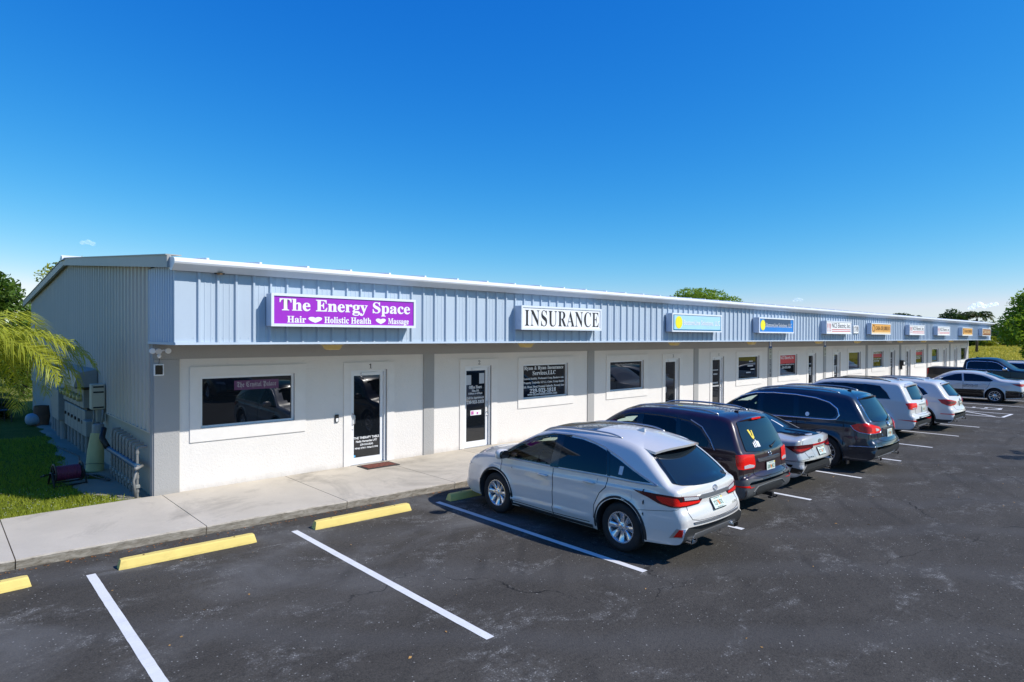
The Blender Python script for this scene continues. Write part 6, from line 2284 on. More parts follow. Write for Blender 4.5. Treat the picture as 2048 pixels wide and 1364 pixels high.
def pickup():
    P = paint('black_paint', (.005, .005, .005), .0, .3, .35)
    c = Car('pickup_truck', 'black crew cab pickup truck backed in toward the shops', (40.55, -2.45, 0), -YAW, dict(
        cat='truck', L=5.90, W=2.06, paint=P, wheel=.41, arch=.485, axles=(1.18, 4.86),
        upper=[(0.0, .62), (.0, .72), (.05, .78), (.055, 1.0), (.05, 1.30), (.08, 1.385), (.2, 1.40), (1.0, 1.40), (1.72, 1.40), (1.76, 1.41), (1.80, 1.60), (1.86, 1.86), (1.98, 1.93), (2.4, 1.965), (3.0, 1.955), (3.35, 1.87), (3.7, 1.62), (3.98, 1.43), (4.12, 1.38), (4.6, 1.35), (5.3, 1.27), (5.65, 1.16), (5.80, .95), (5.86, .7), (5.87, .58)],
        lower=[(0.0, .62), (.02, .55), (.2, .50), (.6, .46), (1.8, .40), (4.2, .40), (5.3, .42), (5.75, .42), (5.85, .5), (5.87, .58)],
        belt=[(0, 1.40), (1.7, 1.40), (1.8, 1.34), (3.9, 1.30), (5.9, 1.2)], tumble=.24, tumble2=.2,
        vprof=[(.3, .93), (.5, .98), (.7, 1.0), (1.0, .995), (1.2, .975), (1.5, .95)],
        round=[(0, .05), (.1, .05), (1.7, .05), (1.9, .09), (3.0, .09), (4, .07), (5.87, .16)],
        bulge=[(0, .03), (.1, .02), (1.0, -.02), (1.74, .0), (1.8, .03), (2.4, .04), (3.4, .09), (4.2, .06), (5.87, .12)], rear_plan=(.5, .03, 2), flare=.03))
    dlo = [(3.86, 1.36), (3.62, 1.56), (3.36, 1.74), (3.1, 1.81), (2.4, 1.83), (2.06, 1.81), (1.97, 1.72), (1.96, 1.38)]
    for sd in (1, -1):
        c.panel('window', rp(dlo, .05), M['car_glass'], 'side', sd, .006, step=.06)
        c.ribbon('window_trim', dlo, .03, M['chrome'], 'side', sd, .010, closed=True)
        c.panel('pillar_trim', [(2.92, 1.37), (2.92, 1.82), (2.82, 1.82), (2.82, 1.37)], M['gloss_black'], 'side', sd, .010)
        c.seams([[(3.92, .5), (3.93, 1.3)], [(2.87, .5), (2.87, 1.34)], [(1.9, .5), (1.9, 1.36)], [(1.74, .5), (1.74, 1.38)]], sd)
        c.handle(3.05, 1.2, sd, M['chrome']); c.handle(2.1, 1.2, sd, M['chrome'])
        c.mirror(3.72, 1.34, sd, M['chrome'], 1.25)
        c.panel('tail_light', [('s', .16, 1.34), ('r', 1.0, 1.34), ('r', .84, 1.34), ('r', .84, 1.0), ('r', 1.0, .99), ('s', .12, 1.0)], M['lens_red'], 'polar', sd, .012, step=.04)
    arch_trim(c, .05, P, .014)
    c.panel('rear_window', rp([(-.66, 1.46), (.66, 1.46), (.6, 1.82), (-.6, 1.82)], .04), M['car_glass'], 'rear', 1, .010, step=.04)
    b = MB(); b.box(-.12, .10, -.98, .98, .56, .70, c=.03); b.build('rear_bumper', M['chrome'], c.root)
    c.panel('bed_cover', rp([(.16, -.82), (.16, .82), (1.70, .82), (1.70, -.82)], .03), M['black_clad'], 'top', 1, .012, step=.12)
    c.fin(2.3, P)
    c.wheels(.26, 6, 'wide', M['rim_silver'], width=.27)
    c.front(1.05, (.7, 1.15))
pickup()
o = copy_tree(bmw.root)
o['label'] = 'white SUV almost hidden behind the black pickup at the far end'
o.name = 'suv'
o.location = (46.6, -7.4, 0)

# vehicles across the lot, behind the camera's right: only their mirror images show in the shop windows
o = None
for ob in list(COL.objects):
    if ob.parent is None and ob.get('label', '').startswith('large dark blue-grey SUV'):
        o = copy_tree(ob)
        o['label'] = 'dark SUV outside the picture, mirrored in the first shop window'
        o.name = 'suv'
        o.location = (7.6, -22.5, 0)
        break
# ================================================================ VEGETATION
M['leaf_mid'] = mat_leaf('leaf_mid_green', (0.055, 0.105, 0.014), (0.10, 0.17, 0.022))
M['leaf_dark'] = mat_leaf('leaf_dark_green', (0.022, 0.050, 0.012), (0.045, 0.085, 0.018))
M['leaf_yellow'] = mat_leaf('leaf_yellow_green', (0.18, 0.22, 0.022), (0.30, 0.32, 0.035))
M['leaf_palm'] = mat_leaf('palm_leaflet', (0.24, 0.30, 0.022), (0.44, 0.45, 0.05), .4, .45)
M['leaf_far_palm'] = mat_leaf('far_palm_leaflet', (0.05, 0.08, 0.02), (0.09, 0.12, 0.03))
M['leaf_bright'] = mat_leaf('leaf_bright_green', (0.13, 0.23, 0.018), (0.24, 0.34, 0.036), .5, .5)
M['bark'] = mat('bark', (0.10, 0.075, 0.055), 0.95, var=.4, vscale=6, bmp=.6, bscale=20)

def leaf_cards(rng, P, size, flat=0.35):
    """folded leaf quads at the points P, random directions"""
    n = len(P)
    a = rng.normal(size=(n, 3)); a[:, 2] *= .7
    a /= np.linalg.norm(a, axis=1)[:, None]
    b = rng.normal(size=(n, 3)); b[:, 2] *= flat + .4
    b -= a * (a * b).sum(1)[:, None]
    b /= np.linalg.norm(b, axis=1)[:, None]
    s = size * rng.uniform(.6, 1.35, n)[:, None]
    nrm = np.cross(a, b)
    v0 = P - a * s; v1 = P - b * s * .42 + nrm * s * .12; v2 = P + a * s; v3 = P + b * s * .42 + nrm * s * .12
    V = np.stack([v0, v1, v2, v3], 1).reshape(-1, 3)
    F = (np.arange(n) * 4)[:, None] + np.array([[0, 1, 2, 3]])
    return V, F

def np_mesh(name, V, F, m):
    me = bpy.data.meshes.new(name)
    k = F.shape[1]
    me.vertices.add(len(V)); me.vertices.foreach_set('co', V.astype(np.float32).ravel())
    me.loops.add(F.size); me.loops.foreach_set('vertex_index', F.astype(np.int32).ravel())
    me.polygons.add(len(F)); me.polygons.foreach_set('loop_start', np.arange(0, F.size, k, dtype=np.int32))
    me.update(calc_edges=True)
    me.materials.append(m)
    return me

def crown_points(rng, n, rad, lobes=22, hollow=.62, lobe_r=.42):
    rad = np.array(rad)
    L = rng.normal(size=(lobes, 3)); L /= np.linalg.norm(L, axis=1)[:, None]
    L *= rng.uniform(.25, .78, lobes)[:, None]
    L[:, 2] = L[:, 2] * .9
    w = rng.uniform(.6, 1.3, lobes)
    idx = rng.choice(lobes, n, p=w / w.sum())
    d = rng.normal(size=(n, 3)); d /= np.linalg.norm(d, axis=1)[:, None]
    r = lobe_r * w[idx] * rng.uniform(hollow, 1.05, n) ** .7
    P = L[idx] + d * r[:, None] * np.array([1, 1, .8])
    return P * rad

def tree(name, label, loc, h, rad, cz, n, size, m, seed, group=None, trunk_r=.18, lobes=22):
    rng = np.random.default_rng(seed)
    t = thing(name, label, 'tree', loc, 0, group)
    P = crown_points(rng, n, rad, lobes) + np.array([0, 0, cz])
    V, F = leaf_cards(rng, P, size)
    obj('crown', np_mesh('crown', V, F, m), t)
    mb = MB()
    mb.tube([(0, 0, -.1), (.03 * h, .02 * h, cz * .45), (0, .03 * h, cz)], [trunk_r, trunk_r * .75, trunk_r * .35], 9)
    for k in range(7):
        a = k * 2.4; z0 = cz * (.45 + .06 * k)
        mb.tube([(.02 * h, .02 * h, z0), (math.cos(a) * rad[0] * .35, math.sin(a) * rad[1] * .35, z0 + rad[2] * .3), (math.cos(a) * rad[0] * .68, math.sin(a) * rad[1] * .68, z0 + rad[2] * .5)], [trunk_r * .45, trunk_r * .28, trunk_r * .1], 6)
    mb.build('trunk', M['bark'], t, smooth=True)
    return t

def shrub(name, label, loc, rad, n, size, m, seed, group=None, cat='shrub'):
    rng = np.random.default_rng(seed)
    t = thing(name, label, cat, loc, 0, group)
    P = crown_points(rng, n, rad, 16) + np.array([0, 0, rad[2] * .85])
    P[:, 2] = np.abs(P[:, 2])
    V, F = leaf_cards(rng, P, size)
    obj('foliage', np_mesh('foliage', V, F, m), t)
    mb = MB()
    for k in range(5):
        a = k * 1.3
        mb.tube([(0, 0, -.05), (math.cos(a) * rad[0] * .3, math.sin(a) * rad[1] * .3, rad[2] * .7), (math.cos(a) * rad[0] * .5, math.sin(a) * rad[1] * .5, rad[2] * 1.2)], [.05, .035, .015], 6)
    mb.build('stem', M['bark'], t)
    return t

def frond_mesh(rng, L, droop, nl, ll, width, m, fold=.5):
    """one pinnate palm leaf growing along +x from the origin, arching over and down"""
    mb = MB()
    n = 18
    P = []
    for i in range(n + 1):
        t = i / n
        ang = .85 - droop * t ** 1.15
        if i == 0: p = Vector((0, 0, 0))
        else: p = P[-1] + Vector((math.cos(ang), 0, math.sin(ang))) * (L / n)
        P.append(p)
    mb.tube(P, [.022 * (1 - .85 * i / n) for i in range(n + 1)], 5)
    for i in range(nl):
        t = .14 + .86 * i / nl
        f = t * n; k = min(n - 1, int(f)); p = P[k].lerp(P[k + 1], f - k)
        d = (P[k + 1] - P[k]).normalized()
        side = Vector((0, 1, 0)); upv = side.cross(d) * -1
        l = ll * (math.sin(PI * min(1, .18 + t * .86)) ** .55) * rng.uniform(.85, 1.1)
        for sg in (1, -1):
            a = rng.uniform(.55, .85) + .25 * t
            dirv = (d * math.cos(a) * .9 + side * sg * math.sin(a) + upv * rng.uniform(-.1, .4)).normalized()
            w = width * rng.uniform(.8, 1.2)
            q0 = p; mid = p + dirv * l * .5
            tip = p + dirv * l * .9 + Vector((0, 0, -l * rng.uniform(.25, .6)))
            wv = d * w
            mb.add([q0 - wv * .4, q0 + wv * .4, mid + wv, mid - wv, tip], [(0, 1, 2, 3), (3, 2, 4)])
    return mb.mesh('frond', m)

def palm(name, label, loc, trunk_h, L, angs, m, seed, nl=46, ll=.5, width=.018, trunk_r=.07, group=None, droops=(1.7, 2.6)):
    rng = random.Random(seed)
    t = thing(name, label, 'palm', loc, 0, group)
    mb = MB()
    mb.tube([(0, 0, -.1), (.02, 0, trunk_h * .5), (0, .02, trunk_h)], [trunk_r * 1.2, trunk_r, trunk_r * .85], 9)
    mb.build('trunk', M['bark'], t, smooth=True)
    mes = [frond_mesh(rng, L * rng.uniform(.9, 1.05), rng.uniform(*droops), nl, ll, width, m) for _ in range(5)]
    for i, (a, pitch) in enumerate(angs):
        o = obj('frond', mes[i % 5], t)
        o.location = (0, 0, trunk_h)
        o.rotation_euler = (rng.uniform(-.15, .15), pitch, a)
    return t

# foreground palm at the left edge, its leaves reaching into the picture
palm('palm_tree', 'sunlit yellow-green palm with arching leaves at the left edge', (-2.8, 1.9, .08), 2.5, 2.65,
     [(R(50), -.22), (R(5), -.12), (R(78), -.05), (R(28), .05), (R(-18), .0), (R(112), -.2), (R(62), .12), (R(160), 0), (R(215), 0), (R(265), 0), (R(320), 0), (R(38), -.45), (R(15), .18), (R(45), .25), (R(70), -.3), (R(90), .2), (R(-5), .1)], M['leaf_palm'], 3, 84, .66, .0105, droops=(1.8, 2.6))

G1 = 'trees behind the building'
tree('broadleaf_tree', 'leafy green tree left of the gable behind the palm', (-1.0, 31.5, 0), 8, (2.4, 2.4, 2.6), 5.0, 9000, .15, M['leaf_mid'], 11, G1)
tree('broadleaf_tree', 'loose yellow-green treetop just over the gable roof', (5.3, 41.0, 0), 9, (2.9, 2.2, 2.0), 7.2, 3000, .16, M['leaf_yellow'], 12, G1, lobes=30)
tree('broadleaf_tree', 'broad green treetop rising above the middle of the roof', (59.5, 23.5, 0), 8, (4.4, 3.6, 2.7), 6.4, 12000, .17, M['leaf_bright'], 13, G1)
tree('broadleaf_tree', 'dark low treetop peeping over the far part of the roof', (134.0, 25.0, 0), 8, (4.5, 3.5, 1.9), 6.2, 3500, .3, M['leaf_dark'], 14, G1)
tree('broadleaf_tree', 'dark tree left of the distant palm', (136.0, 17.0, 0), 8, (3.2, 3.0, 2.4), 6.0, 4000, .26, M['leaf_dark'], 15, G1)
tree('broadleaf_tree', 'tiny sprig of treetop above the roof left of the broad treetop', (43.6, 27.0, 0), 8, (.5, .5, .45), 7.15, 140, .14, M['leaf_mid'], 16, G1, .08)
tree('broadleaf_tree', 'large bright green tree cut off by the right edge', (81.5, -2.7, 0), 9, (5.2, 5.0, 4.6), 4.5, 16000, .22, M['leaf_bright'], 17, None, .3, 40)
palm('distant_palm', 'distant feathery palm over the far end of the building', (137.0, 13.6, 0), 6.6, 3.4, [(k * 2 * PI / 13, -.4 + .25 * (k % 3)) for k in range(13)], M['leaf_far_palm'], 9, 40, .9, .09, .2)
tree('broadleaf_tree', 'dense green tree low between the gable and the leafy tree', (1.6, 33.0, 0), 6, (2.2, 2.0, 2.0), 3.0, 6000, .14, M['leaf_mid'], 19, G1)
G2 = 'bushes beyond the meadow'
specs = [((196, 30), (7, 5, 3.2), 'leaf_dark', 'dark bush nearest the far corner of the building'), ((190, 23.5), (7, 5, 4.6), 'leaf_dark', 'tall dark bush right of the far fascia end'), ((200, 19.0), (6, 4, 3.2), 'leaf_mid', 'mid green bush left of the large right-hand tree'), ((186, 26.5), (3, 3, 1.6), 'leaf_yellow', 'yellow-green bush low at the meadow edge'), ((184, 20.5), (3.6, 3.0, 1.9), 'leaf_yellow', 'sunny yellow-green bush in front of the far hedge'), ((200, 12.5), (7, 6, 4.0), 'leaf_dark', 'dark bush behind the large right-hand tree'), ((205, 37), (9, 8, 4.0), 'leaf_dark', 'dark bush hidden mostly by the far fascia'), ((230, 24), (14, 14, 5.2), 'leaf_dark', 'high dark thicket behind the far bushes')]
for i, (xy, rad, mm, lab) in enumerate(specs):
    shrub('bush', lab, (*xy, .3), rad, 3200, .42, M[mm], 30 + i, G2)
G3 = 'bushes behind the near gable'
for i, (loc, rad, mm, lab) in enumerate([((-1.9, 21.5, 0), (1.3, 1.2, 1.35), 'leaf_yellow', 'sunlit yellow-green bush under the palm leaves'), ((.3, 26.0, 0), (1.6, 1.5, 1.9), 'leaf_mid', 'green bush between the gable end and the leafy tree'), ((-1.15, 15.6, .08), (.55, .55, .42), 'leaf_dark', 'dark leafy plant by the garden chair'), ((-2.2, 27.5, 0), (1.6, 1.5, 2.3), 'leaf_yellow', 'tall yellowish bush at the extreme left'), ((.6, 36.0, 0), (4.5, 2.5, 2.4), 'leaf_mid', 'green hedge far behind the gable end')]):
    shrub('bush', lab, loc, rad, 4200, .075, M[mm], 50 + i, G3)

# --- lawn left of the building
def lawn():
    mb = MB()
    xs = np.linspace(-40, -.02, 60); ys = np.concatenate([np.linspace(-.05, 6, 30), np.linspace(7, 60, 40)])
    for x in xs:
        for y in ys:
            z = .085 + .012 * math.sin(x * 2.1) * math.sin(y * 1.7)
            mb.v.append((x, y, z))
    m_ = len(ys)
    for i in range(len(xs) - 1):
        for j in range(m_ - 1):
            a = i * m_ + j
            mb.f.append((a, a + m_, a + m_ + 1, a + 1))
    mb.m = [0] * len(mb.f)
    struct(mb.build('lawn', mat_grass('lawn_soil', (0.07, 0.10, 0.014), (0.12, 0.14, 0.022), (0.17, 0.15, 0.04), 2.0), smooth=True))
    # bare sandy strip along the wall
    rng = random.Random(3)
    d = MB()
    Y = np.linspace(-.03, 14, 70)
    for y in Y:
        w = np.interp(y, [0, .6, 1.2, 2.0, 3.5, 5.5, 9, 14], [.42, .55, .95, 1.05, .9, .75, .55, .35]) + .07 * math.sin(y * 5.2) + rng.uniform(-.05, .05)
        for k in range(6):
            d.v.append((-w + w * k / 5 + .0, y, .1 + .012 * math.sin(y * 3 + k) + (.0 if k else -.02)))
    for i in range(len(Y) - 1):
        for k in range(5):
            a = i * 6 + k
            d.f.append((a, a + 1, a + 7, a + 6))
    d.m = [0] * len(d.f)
    struct(d.build('dirt_strip', mat_concrete('sandy_dirt', (0.30, 0.265, 0.21), .6), smooth=True))
    # grass blades, denser near the path
    r = np.random.default_rng(5)
    n = 46000
    x = -4.2 * r.random(n) ** .9 - .05
    y = -.02 + 10 * r.random(n) ** 1.5
    w = np.interp(y, [0, .6, 1.2, 2.0, 3.5, 5.5, 9, 14], [.35, .5, .9, 1.0, .85, .7, .5, .3])
    keep = x < -w + .06 * r.normal(size=n)
    x, y = x[keep], y[keep]
    n = len(x)
    hgt = r.uniform(.035, .085, n); a = r.random(n) * 2 * PI; wd = r.uniform(.004, .009, n)
    lean = r.normal(scale=.03, size=(n, 2))
    v0 = np.c_[x - np.cos(a) * wd, y - np.sin(a) * wd, np.full(n, .085)]
    v1 = np.c_[x + np.cos(a) * wd, y + np.sin(a) * wd, np.full(n, .085)]
    v2 = np.c_[x + lean[:, 0], y + lean[:, 1], .085 + hgt]
    V = np.stack([v0, v1, v2], 1).reshape(-1, 3)
    F = np.arange(3 * n).reshape(-1, 3)
    o = obj('grass', np_mesh('grass', V, F, mat_leaf('grass_blade', (0.16, 0.21, 0.016), (0.30, 0.33, 0.03), .6, .35)))
    tag(o, 'short green grass beside the building', 'grass', kind='stuff')
    # tiny white flowers
    n = 260
    x = -.5 - 3 * r.random(n); y = 2.4 * r.random(n) ** 1.3
    k = x < -np.interp(y, [0, .6, 1.2, 2.0, 3.0], [.5, .6, 1.0, 1.1, 1.0])
    x, y = x[k], y[k]; n = len(x)
    V = np.stack([np.c_[x + .009 * np.cos(q), y + .009 * np.sin(q), np.full(n, .15)] for q in (0, 1.57, 3.14, 4.71)], 1).reshape(-1, 3)
    F = np.arange(4 * n).reshape(-1, 4)
    o = obj('clover_flowers', np_mesh('clover_flowers', V, F, mat('petal_white', (.75, .75, .7), .7)))
    tag(o, 'tiny white flowers scattered in the grass', 'flowers', kind='stuff')
lawn()

# tall dry grass of the meadow
def meadow_grass():
    r = np.random.default_rng(8)
    n = 26000
    x = 76 + 115 * r.random(n) ** 1.1
    y = -12 + (x - 60) * .18 + 22 * (r.random(n) - .4)
    t = np.minimum(1, (x - 74) / 33)
    z = -.05 + t * (.55 * np.sin(x * .045) * np.sin(y * .06 + .5) + .25 * np.sin(x * .13 + y * .09) + .5)
    h = r.uniform(.12, .5, n); a = r.random(n) * PI; w = r.uniform(.05, .14, n)
    V = np.stack([np.c_[x - np.cos(a) * w, y - np.sin(a) * w, z], np.c_[x + np.cos(a) * w, y + np.sin(a) * w, z], np.c_[x + r.normal(scale=.1, size=n), y + r.normal(scale=.1, size=n), z + h]], 1).reshape(-1, 3)
    o = obj('meadow_grass', np_mesh('meadow_grass', V, np.arange(3 * n).reshape(-1, 3), mat_leaf('dry_blade', (0.40, 0.36, 0.05), (0.56, 0.47, 0.09), .7, .3)))
    tag(o, 'tall yellow-green grass of the field beyond the lot', 'grass', kind='stuff')
meadow_grass()

# fallen leaves on the asphalt
def litter():
    r = np.random.default_rng(21)
    def leaves(name, x, y, z, size, cols, label):
        n = len(x)
        a = r.random(n) * 2 * PI; s = size * r.uniform(.6, 1.4, n)
        tz = r.uniform(0, .5, n)
        d = np.c_[np.cos(a), np.sin(a), tz * .3]; e = np.c_[-np.sin(a), np.cos(a), r.uniform(-.3, .3, n)]
        P = np.c_[x, y, z + .006]
        V = np.stack([P - d * s[:, None], P - e * s[:, None] * .5, P + d * s[:, None], P + e * s[:, None] * .5 + np.array([0, 0, .006])], 1).reshape(-1, 3)
        o = obj(name, np_mesh(name, V, np.arange(4 * n).reshape(-1, 4), mat_leaf(name + '_brown', *cols, .8, .1)))
        tag(o, label, 'leaves', kind='stuff')
    n = 240
    x = r.uniform(-4, 5, n); y = np.array([kerb_y(v) for v in x]) - np.abs(r.normal(scale=.09, size=n)) - .02
    leaves('kerb_leaves', x, y, np.zeros(n), .018, ((.16, .06, .02), (.28, .12, .04)), 'small brown leaves gathered along the kerb')
    n = 85
    x = r.uniform(-3, 16, n); y = -r.uniform(3.2, 11.5, n)
    leaves('scattered_leaves', x, y, np.zeros(n), .019, ((.30, .15, .04), (.45, .26, .09)), 'dry orange leaves scattered over the asphalt')
litter()

palm('palm_tree', 'palm outside the right edge whose leaf shadow falls on the asphalt', (21.5, -16.1, 0), 4.6, 2.6, [(k * 2 * PI / 11, -.3 + .3 * (k % 2)) for k in range(11)], M['leaf_palm'], 13, 44, .6, .03, .13)
# ================================================================ THINGS ON AND BY THE WALLS
def wall_bits():
    t = thing('door_keypad', 'small black key box on the white wall left of door one', 'key box', (3.63, -.001, 1.17))
    b = MB(); b.box(-.045, .045, -.035, 0, 0, .17, c=.006); b.build('casing', M['black'], t)
    b = MB(); b.box(-.03, .03, -.039, -.0355, .015, .09); b.build('cover', M['alu'], t)
    t = thing('doormat', 'patterned red-brown doormat in front of door one', 'doormat', (4.48, -.38, SW))
    b = MB(); b.box(-.42, .42, -.24, .24, .0, .014, c=.004); b.build('border', M['black'], t)
    b = MB(); b.box(-.36, .36, -.18, .18, .0145, .018); b.build('pile', M['mat_red'], t)
    # twin head floodlight and its panel on the corner
    t = thing('floodlight', 'white twin-head floodlight with sensor at the near building corner', 'light', (.06, -.032, 2.80))
    b = MB(); b.lathe([(0, -.05), (.05, -.05), (.055, -.03), (.055, 0)], 16, 'y'); b.build('base', M['alu'], t, smooth=True, sharp=40)
    for s in (-1, 1):
        b = MB(); b.tube([(s * .04, -.03, .01), (s * .09, -.05, .02)], .016, 8)
        b.lathe([(0, -.16), (.045, -.16), (.052, -.15), (.045, -.09), (.025, -.06), (0, -.055)], 16, 'y', (s * .13, 0, .01))
        b.build('lamp_head', M['alu'], t, smooth=True, sharp=40)
    b = MB(); b.ellipsoid((0, -.06, -.085), (.035, .035, .04), 12, 8); b.build('sensor', M['alu'], t, smooth=True)
    t = thing('solar_panel', 'tiny white-framed black solar panel below the corner floodlight', 'solar panel', (.065, -.03, 2.35))
    b = MB(); b.box(-.085, .085, -.025, 0, 0, .215, c=.005); b.build('frame', M['alu'], t)
    b = MB(); b.box(-.062, .062, -.029, -.0255, .022, .193); b.build('cell', M['gloss_black'], t)
    b = MB(); b.tube([(0, -.012, .215), (.01, -.015, .30), (0, -.02, .35)], .004, 5); b.build('cable', M['black'], t)
    t = thing('mailbox', 'black mailbox on the grey pilaster beside door eight', 'mailbox', (43.62, -.03, 1.28))
    b = MB(); b.prism([(-.19, 0), (.19, 0), (.19, .30), (-.19, .36)], 'y', -.22, 0.0); b.build('case', M['black'], t)
    b = MB(); b.box(-.12, .12, -.225, -.2205, .08, .26); b.build('slot_plate', M['alu'], t)
    b = MB(); b.box(-.06, .06, -.1, -.0, -.25, -.002); b.build('bracket', M['black'], t)
wall_bits()

M['util_grey'] = mat('utility_grey', (0.25, 0.26, 0.245), 0.5, var=.1, vscale=4)
M['util_tan'] = mat('utility_tan', (0.50, 0.47, 0.36), 0.55, var=.08)
M['pvc'] = mat('grey_pvc', (0.22, 0.22, 0.21), 0.45, var=.1, vscale=5)
M['sleeve'] = mat('tan_sleeve', (0.46, 0.42, 0.20), 0.6, var=.1)
M['blue_pipe'] = mat('blue_pipe', (0.03, 0.09, 0.17), 0.5, var=.2, vscale=8)

def utilities():
    # ---- electric meter bank
    t = thing('meter_bank', 'grey electric meter bank with pipes along the shaded side wall', 'meter bank', (-.05, 0, .1))
    for k in range(6):
        y0 = 5.55 + k * .53
        b = MB(); b.box(-.20, 0, y0, y0 + .50, 1.18, 1.64, c=.012); b.build('meter_cabinet', M['util_grey'], t)
        b = MB(); b.lathe([(0, -.32), (.07, -.31), (.085, -.29), (.09, -.203)], 18, 'x', (0, y0 + .25, 1.42)); b.build('meter', mat('meter_glass', (.42, .38, .18), .2, coat=.6), t, smooth=True, sharp=40)
        b = MB(); b.box(-.17, 0, y0, y0 + .50, .48, 1.12, c=.012)
        b.build('breaker_cabinet', M['util_grey'], t)
        b = MB(); b.box(-.205, -.172, y0 + .18, y0 + .3, .78, .86, c=.004); b.build('latch', M['black'], t)
        b = MB(); b.tube([(-.09, y0 + .22, -.05), (-.09, y0 + .22, .48)], .052, 10, mi=0); b.tube([(-.09, y0 + .22, .2), (-.09, y0 + .22, .26)], .062, 10); b.build('conduit', M['pvc'], t, smooth=True, sharp=40)
    b = MB(); b.box(-.30, 0, 8.85, 10.1, .55, 1.42, c=.015); b.build('main_cabinet', M['util_grey'], t)
    b = MB(); b.box(-.13, 0, 5.5, 8.75, 1.125, 1.175); b.build('wire_gutter', M['black'], t)
    for k in range(3):
        y0 = 10.4 + k * .5
        b = MB(); b.box(-.14, 0, y0, y0 + .42, .62, 1.05, c=.01); b.build('breaker_cabinet', M['util_grey'], t)
        b = MB(); b.tube([(-.08, y0 + .2, -.05), (-.08, y0 + .2, .62)], .05, 10); b.build('conduit', M['pvc'], t, smooth=True, sharp=40)
    for y0 in (9.1, 9.75):
        b = MB(); b.tube([(-.12, y0, -.05), (-.12, y0, .55)], .10, 12); b.build('conduit', M['pvc'], t, smooth=True, sharp=40)
    b = MB(); b.box(-.24, 0, 4.95, 5.45, .55, .92, c=.012); b.build('splice_box', M['util_grey'], t)
    # ---- sheet metal hood over it
    t = thing('metal_hood', 'grey sheet metal hood above the electric meters', 'hood', (-.05, 0, 1.84))
    b = MB(); b.prism([(-.48, 0), (0, 0), (0, .42), (-.40, .34)], 'y', 5.0, 9.3); b.build('sheet', M['util_grey'], t)
    b = MB(); b.box(-.44, -.04, 5.1, 9.2, -.03, -.002); b.build('frame_rail', M['black'], t)
    # ---- disconnect box
    t = thing('disconnect_box', 'tan electrical box with three dark bands right of the meters', 'electrical box', (-.05, 4.08, 1.38))
    b = MB(); b.box(-.27, 0, 0, .26, 0, .58, c=.012); b.build('case', M['util_tan'], t)
    for z in (.03, .38, .50):
        b = MB(); b.box(-.235, -.03, -.006, -.001, z, z + .035); b.build('vent_slot', M['black'], t)
    b = MB(); b.box(-.15, 0, .06, .22, -.30, -.002, c=.01); b.build('junction_box', M['util_grey'], t)
    for (x, y) in ((-.2, .12), (-.06, -.05)):
        b = MB(); b.tube([(x, y, -.002), (x, y, -.2), (x - .03, y + .05, -.45), (x, y + .1, -.8), (x, y + .1, -1.3)], .022, 8); b.build('conduit', M['pvc'], t, smooth=True)
    # ---- leaning tan sleeve with a white cap
    t = thing('pipe_sleeve', 'leaning olive-tan pipe sleeve with white cap by the side wall', 'pipe', (-.34, 3.45, .09))
    b = MB(); b.tube([(-.03, -.05, 0), (.0, 0, .45), (.05, .05, .82)], [.175, .16, .14], 20); b.build('sleeve', M['sleeve'], t, smooth=True, sharp=50)
    b = MB(); b.tube([(.05, .05, .82), (.06, .06, 1.0), (.06, .06, 1.03)], [.11, .115, .095], 16); b.build('cap', M['pvc'], t, smooth=True, sharp=50)
    b = MB(); b.tube([(-.035, -.055, .16), (-.034, -.053, .168)], .179, 20, False); b.build('band', M['black'], t)
    # ---- water pipe manifold
    t = thing('pipe_manifold', 'row of upright water pipes on a blue header by the corner', 'pipes', (-.05, 0, .08))
    for k in range(9):
        y = .30 + k * .275
        h = .94 + .012 * k
        b = MB()
        b.tube([(-.16, y, -.05), (-.16, y, .58)], .024, 8)
        b.tube([(-.16, y, .60), (-.16, y, h - .06), (-.145, y, h - .01), (-.10, y, h), (0, y, h)], .024, 8)
        b.tube([(-.16, y, .1), (-.16, y, .15)], .034, 8); b.tube([(-.16, y, .36), (-.16, y, .42)], .034, 8); b.tube([(-.16, y, .82), (-.16, y, .87)], .034, 8)
        b.build('riser', M['pvc'], t, smooth=True, sharp=40)
        b = MB(); b.box(-.20, -.12, y - .05, y + .05, .18, .25, c=.01); b.build('valve', M['util_grey'], t)
    b = MB(); b.tube([(-.17, .22, .59), (-.17, 2.75, .59)], .055, 14); b.build('header_pipe', M['blue_pipe'], t, smooth=True, sharp=40)
    b = MB(); b.tube([(-.17, .2, .62), (-.25, .15, .35), (-.2, .2, .0)], .022, 8); b.tube([(-.26, -.02, .60), (-.1, .2, .60)], .03, 8); b.build('spout', M['pvc'], t, smooth=True)
    b = MB(); b.tube([(-.2, 2.72, .62), (-.26, 2.95, .80), (-.2, 3.1, .98)], .06, 10); b.build('elbow', M['black'], t, smooth=True)
    # ---- hoses on the dirt
    t = thing('garden_hose', 'dark hose lying in loops on the sandy dirt', 'hose', (0, 0, .118))
    P = [(-.25 + .5 * math.sin(a * .7) * .35 - .25, 2.2 + .55 * math.cos(a) + a * .12, .012 + .012 * (i % 2)) for i, a in enumerate(np.linspace(0, 9, 60))]
    b = MB(); b.tube(P, .013, 6); b.tube([(-.6, 2.6, .012), (-.55, 4, .014), (-.35, 5.5, .012), (-.55, 7.5, .012)], .012, 6); b.build('tube', M['black'], t, smooth=True)
    # ---- hose reel
    t = thing('hose_reel', 'black hose reel wound with a purple hose on the shaded lawn', 'hose reel', (-1.0, 2.36, .085), R(6))
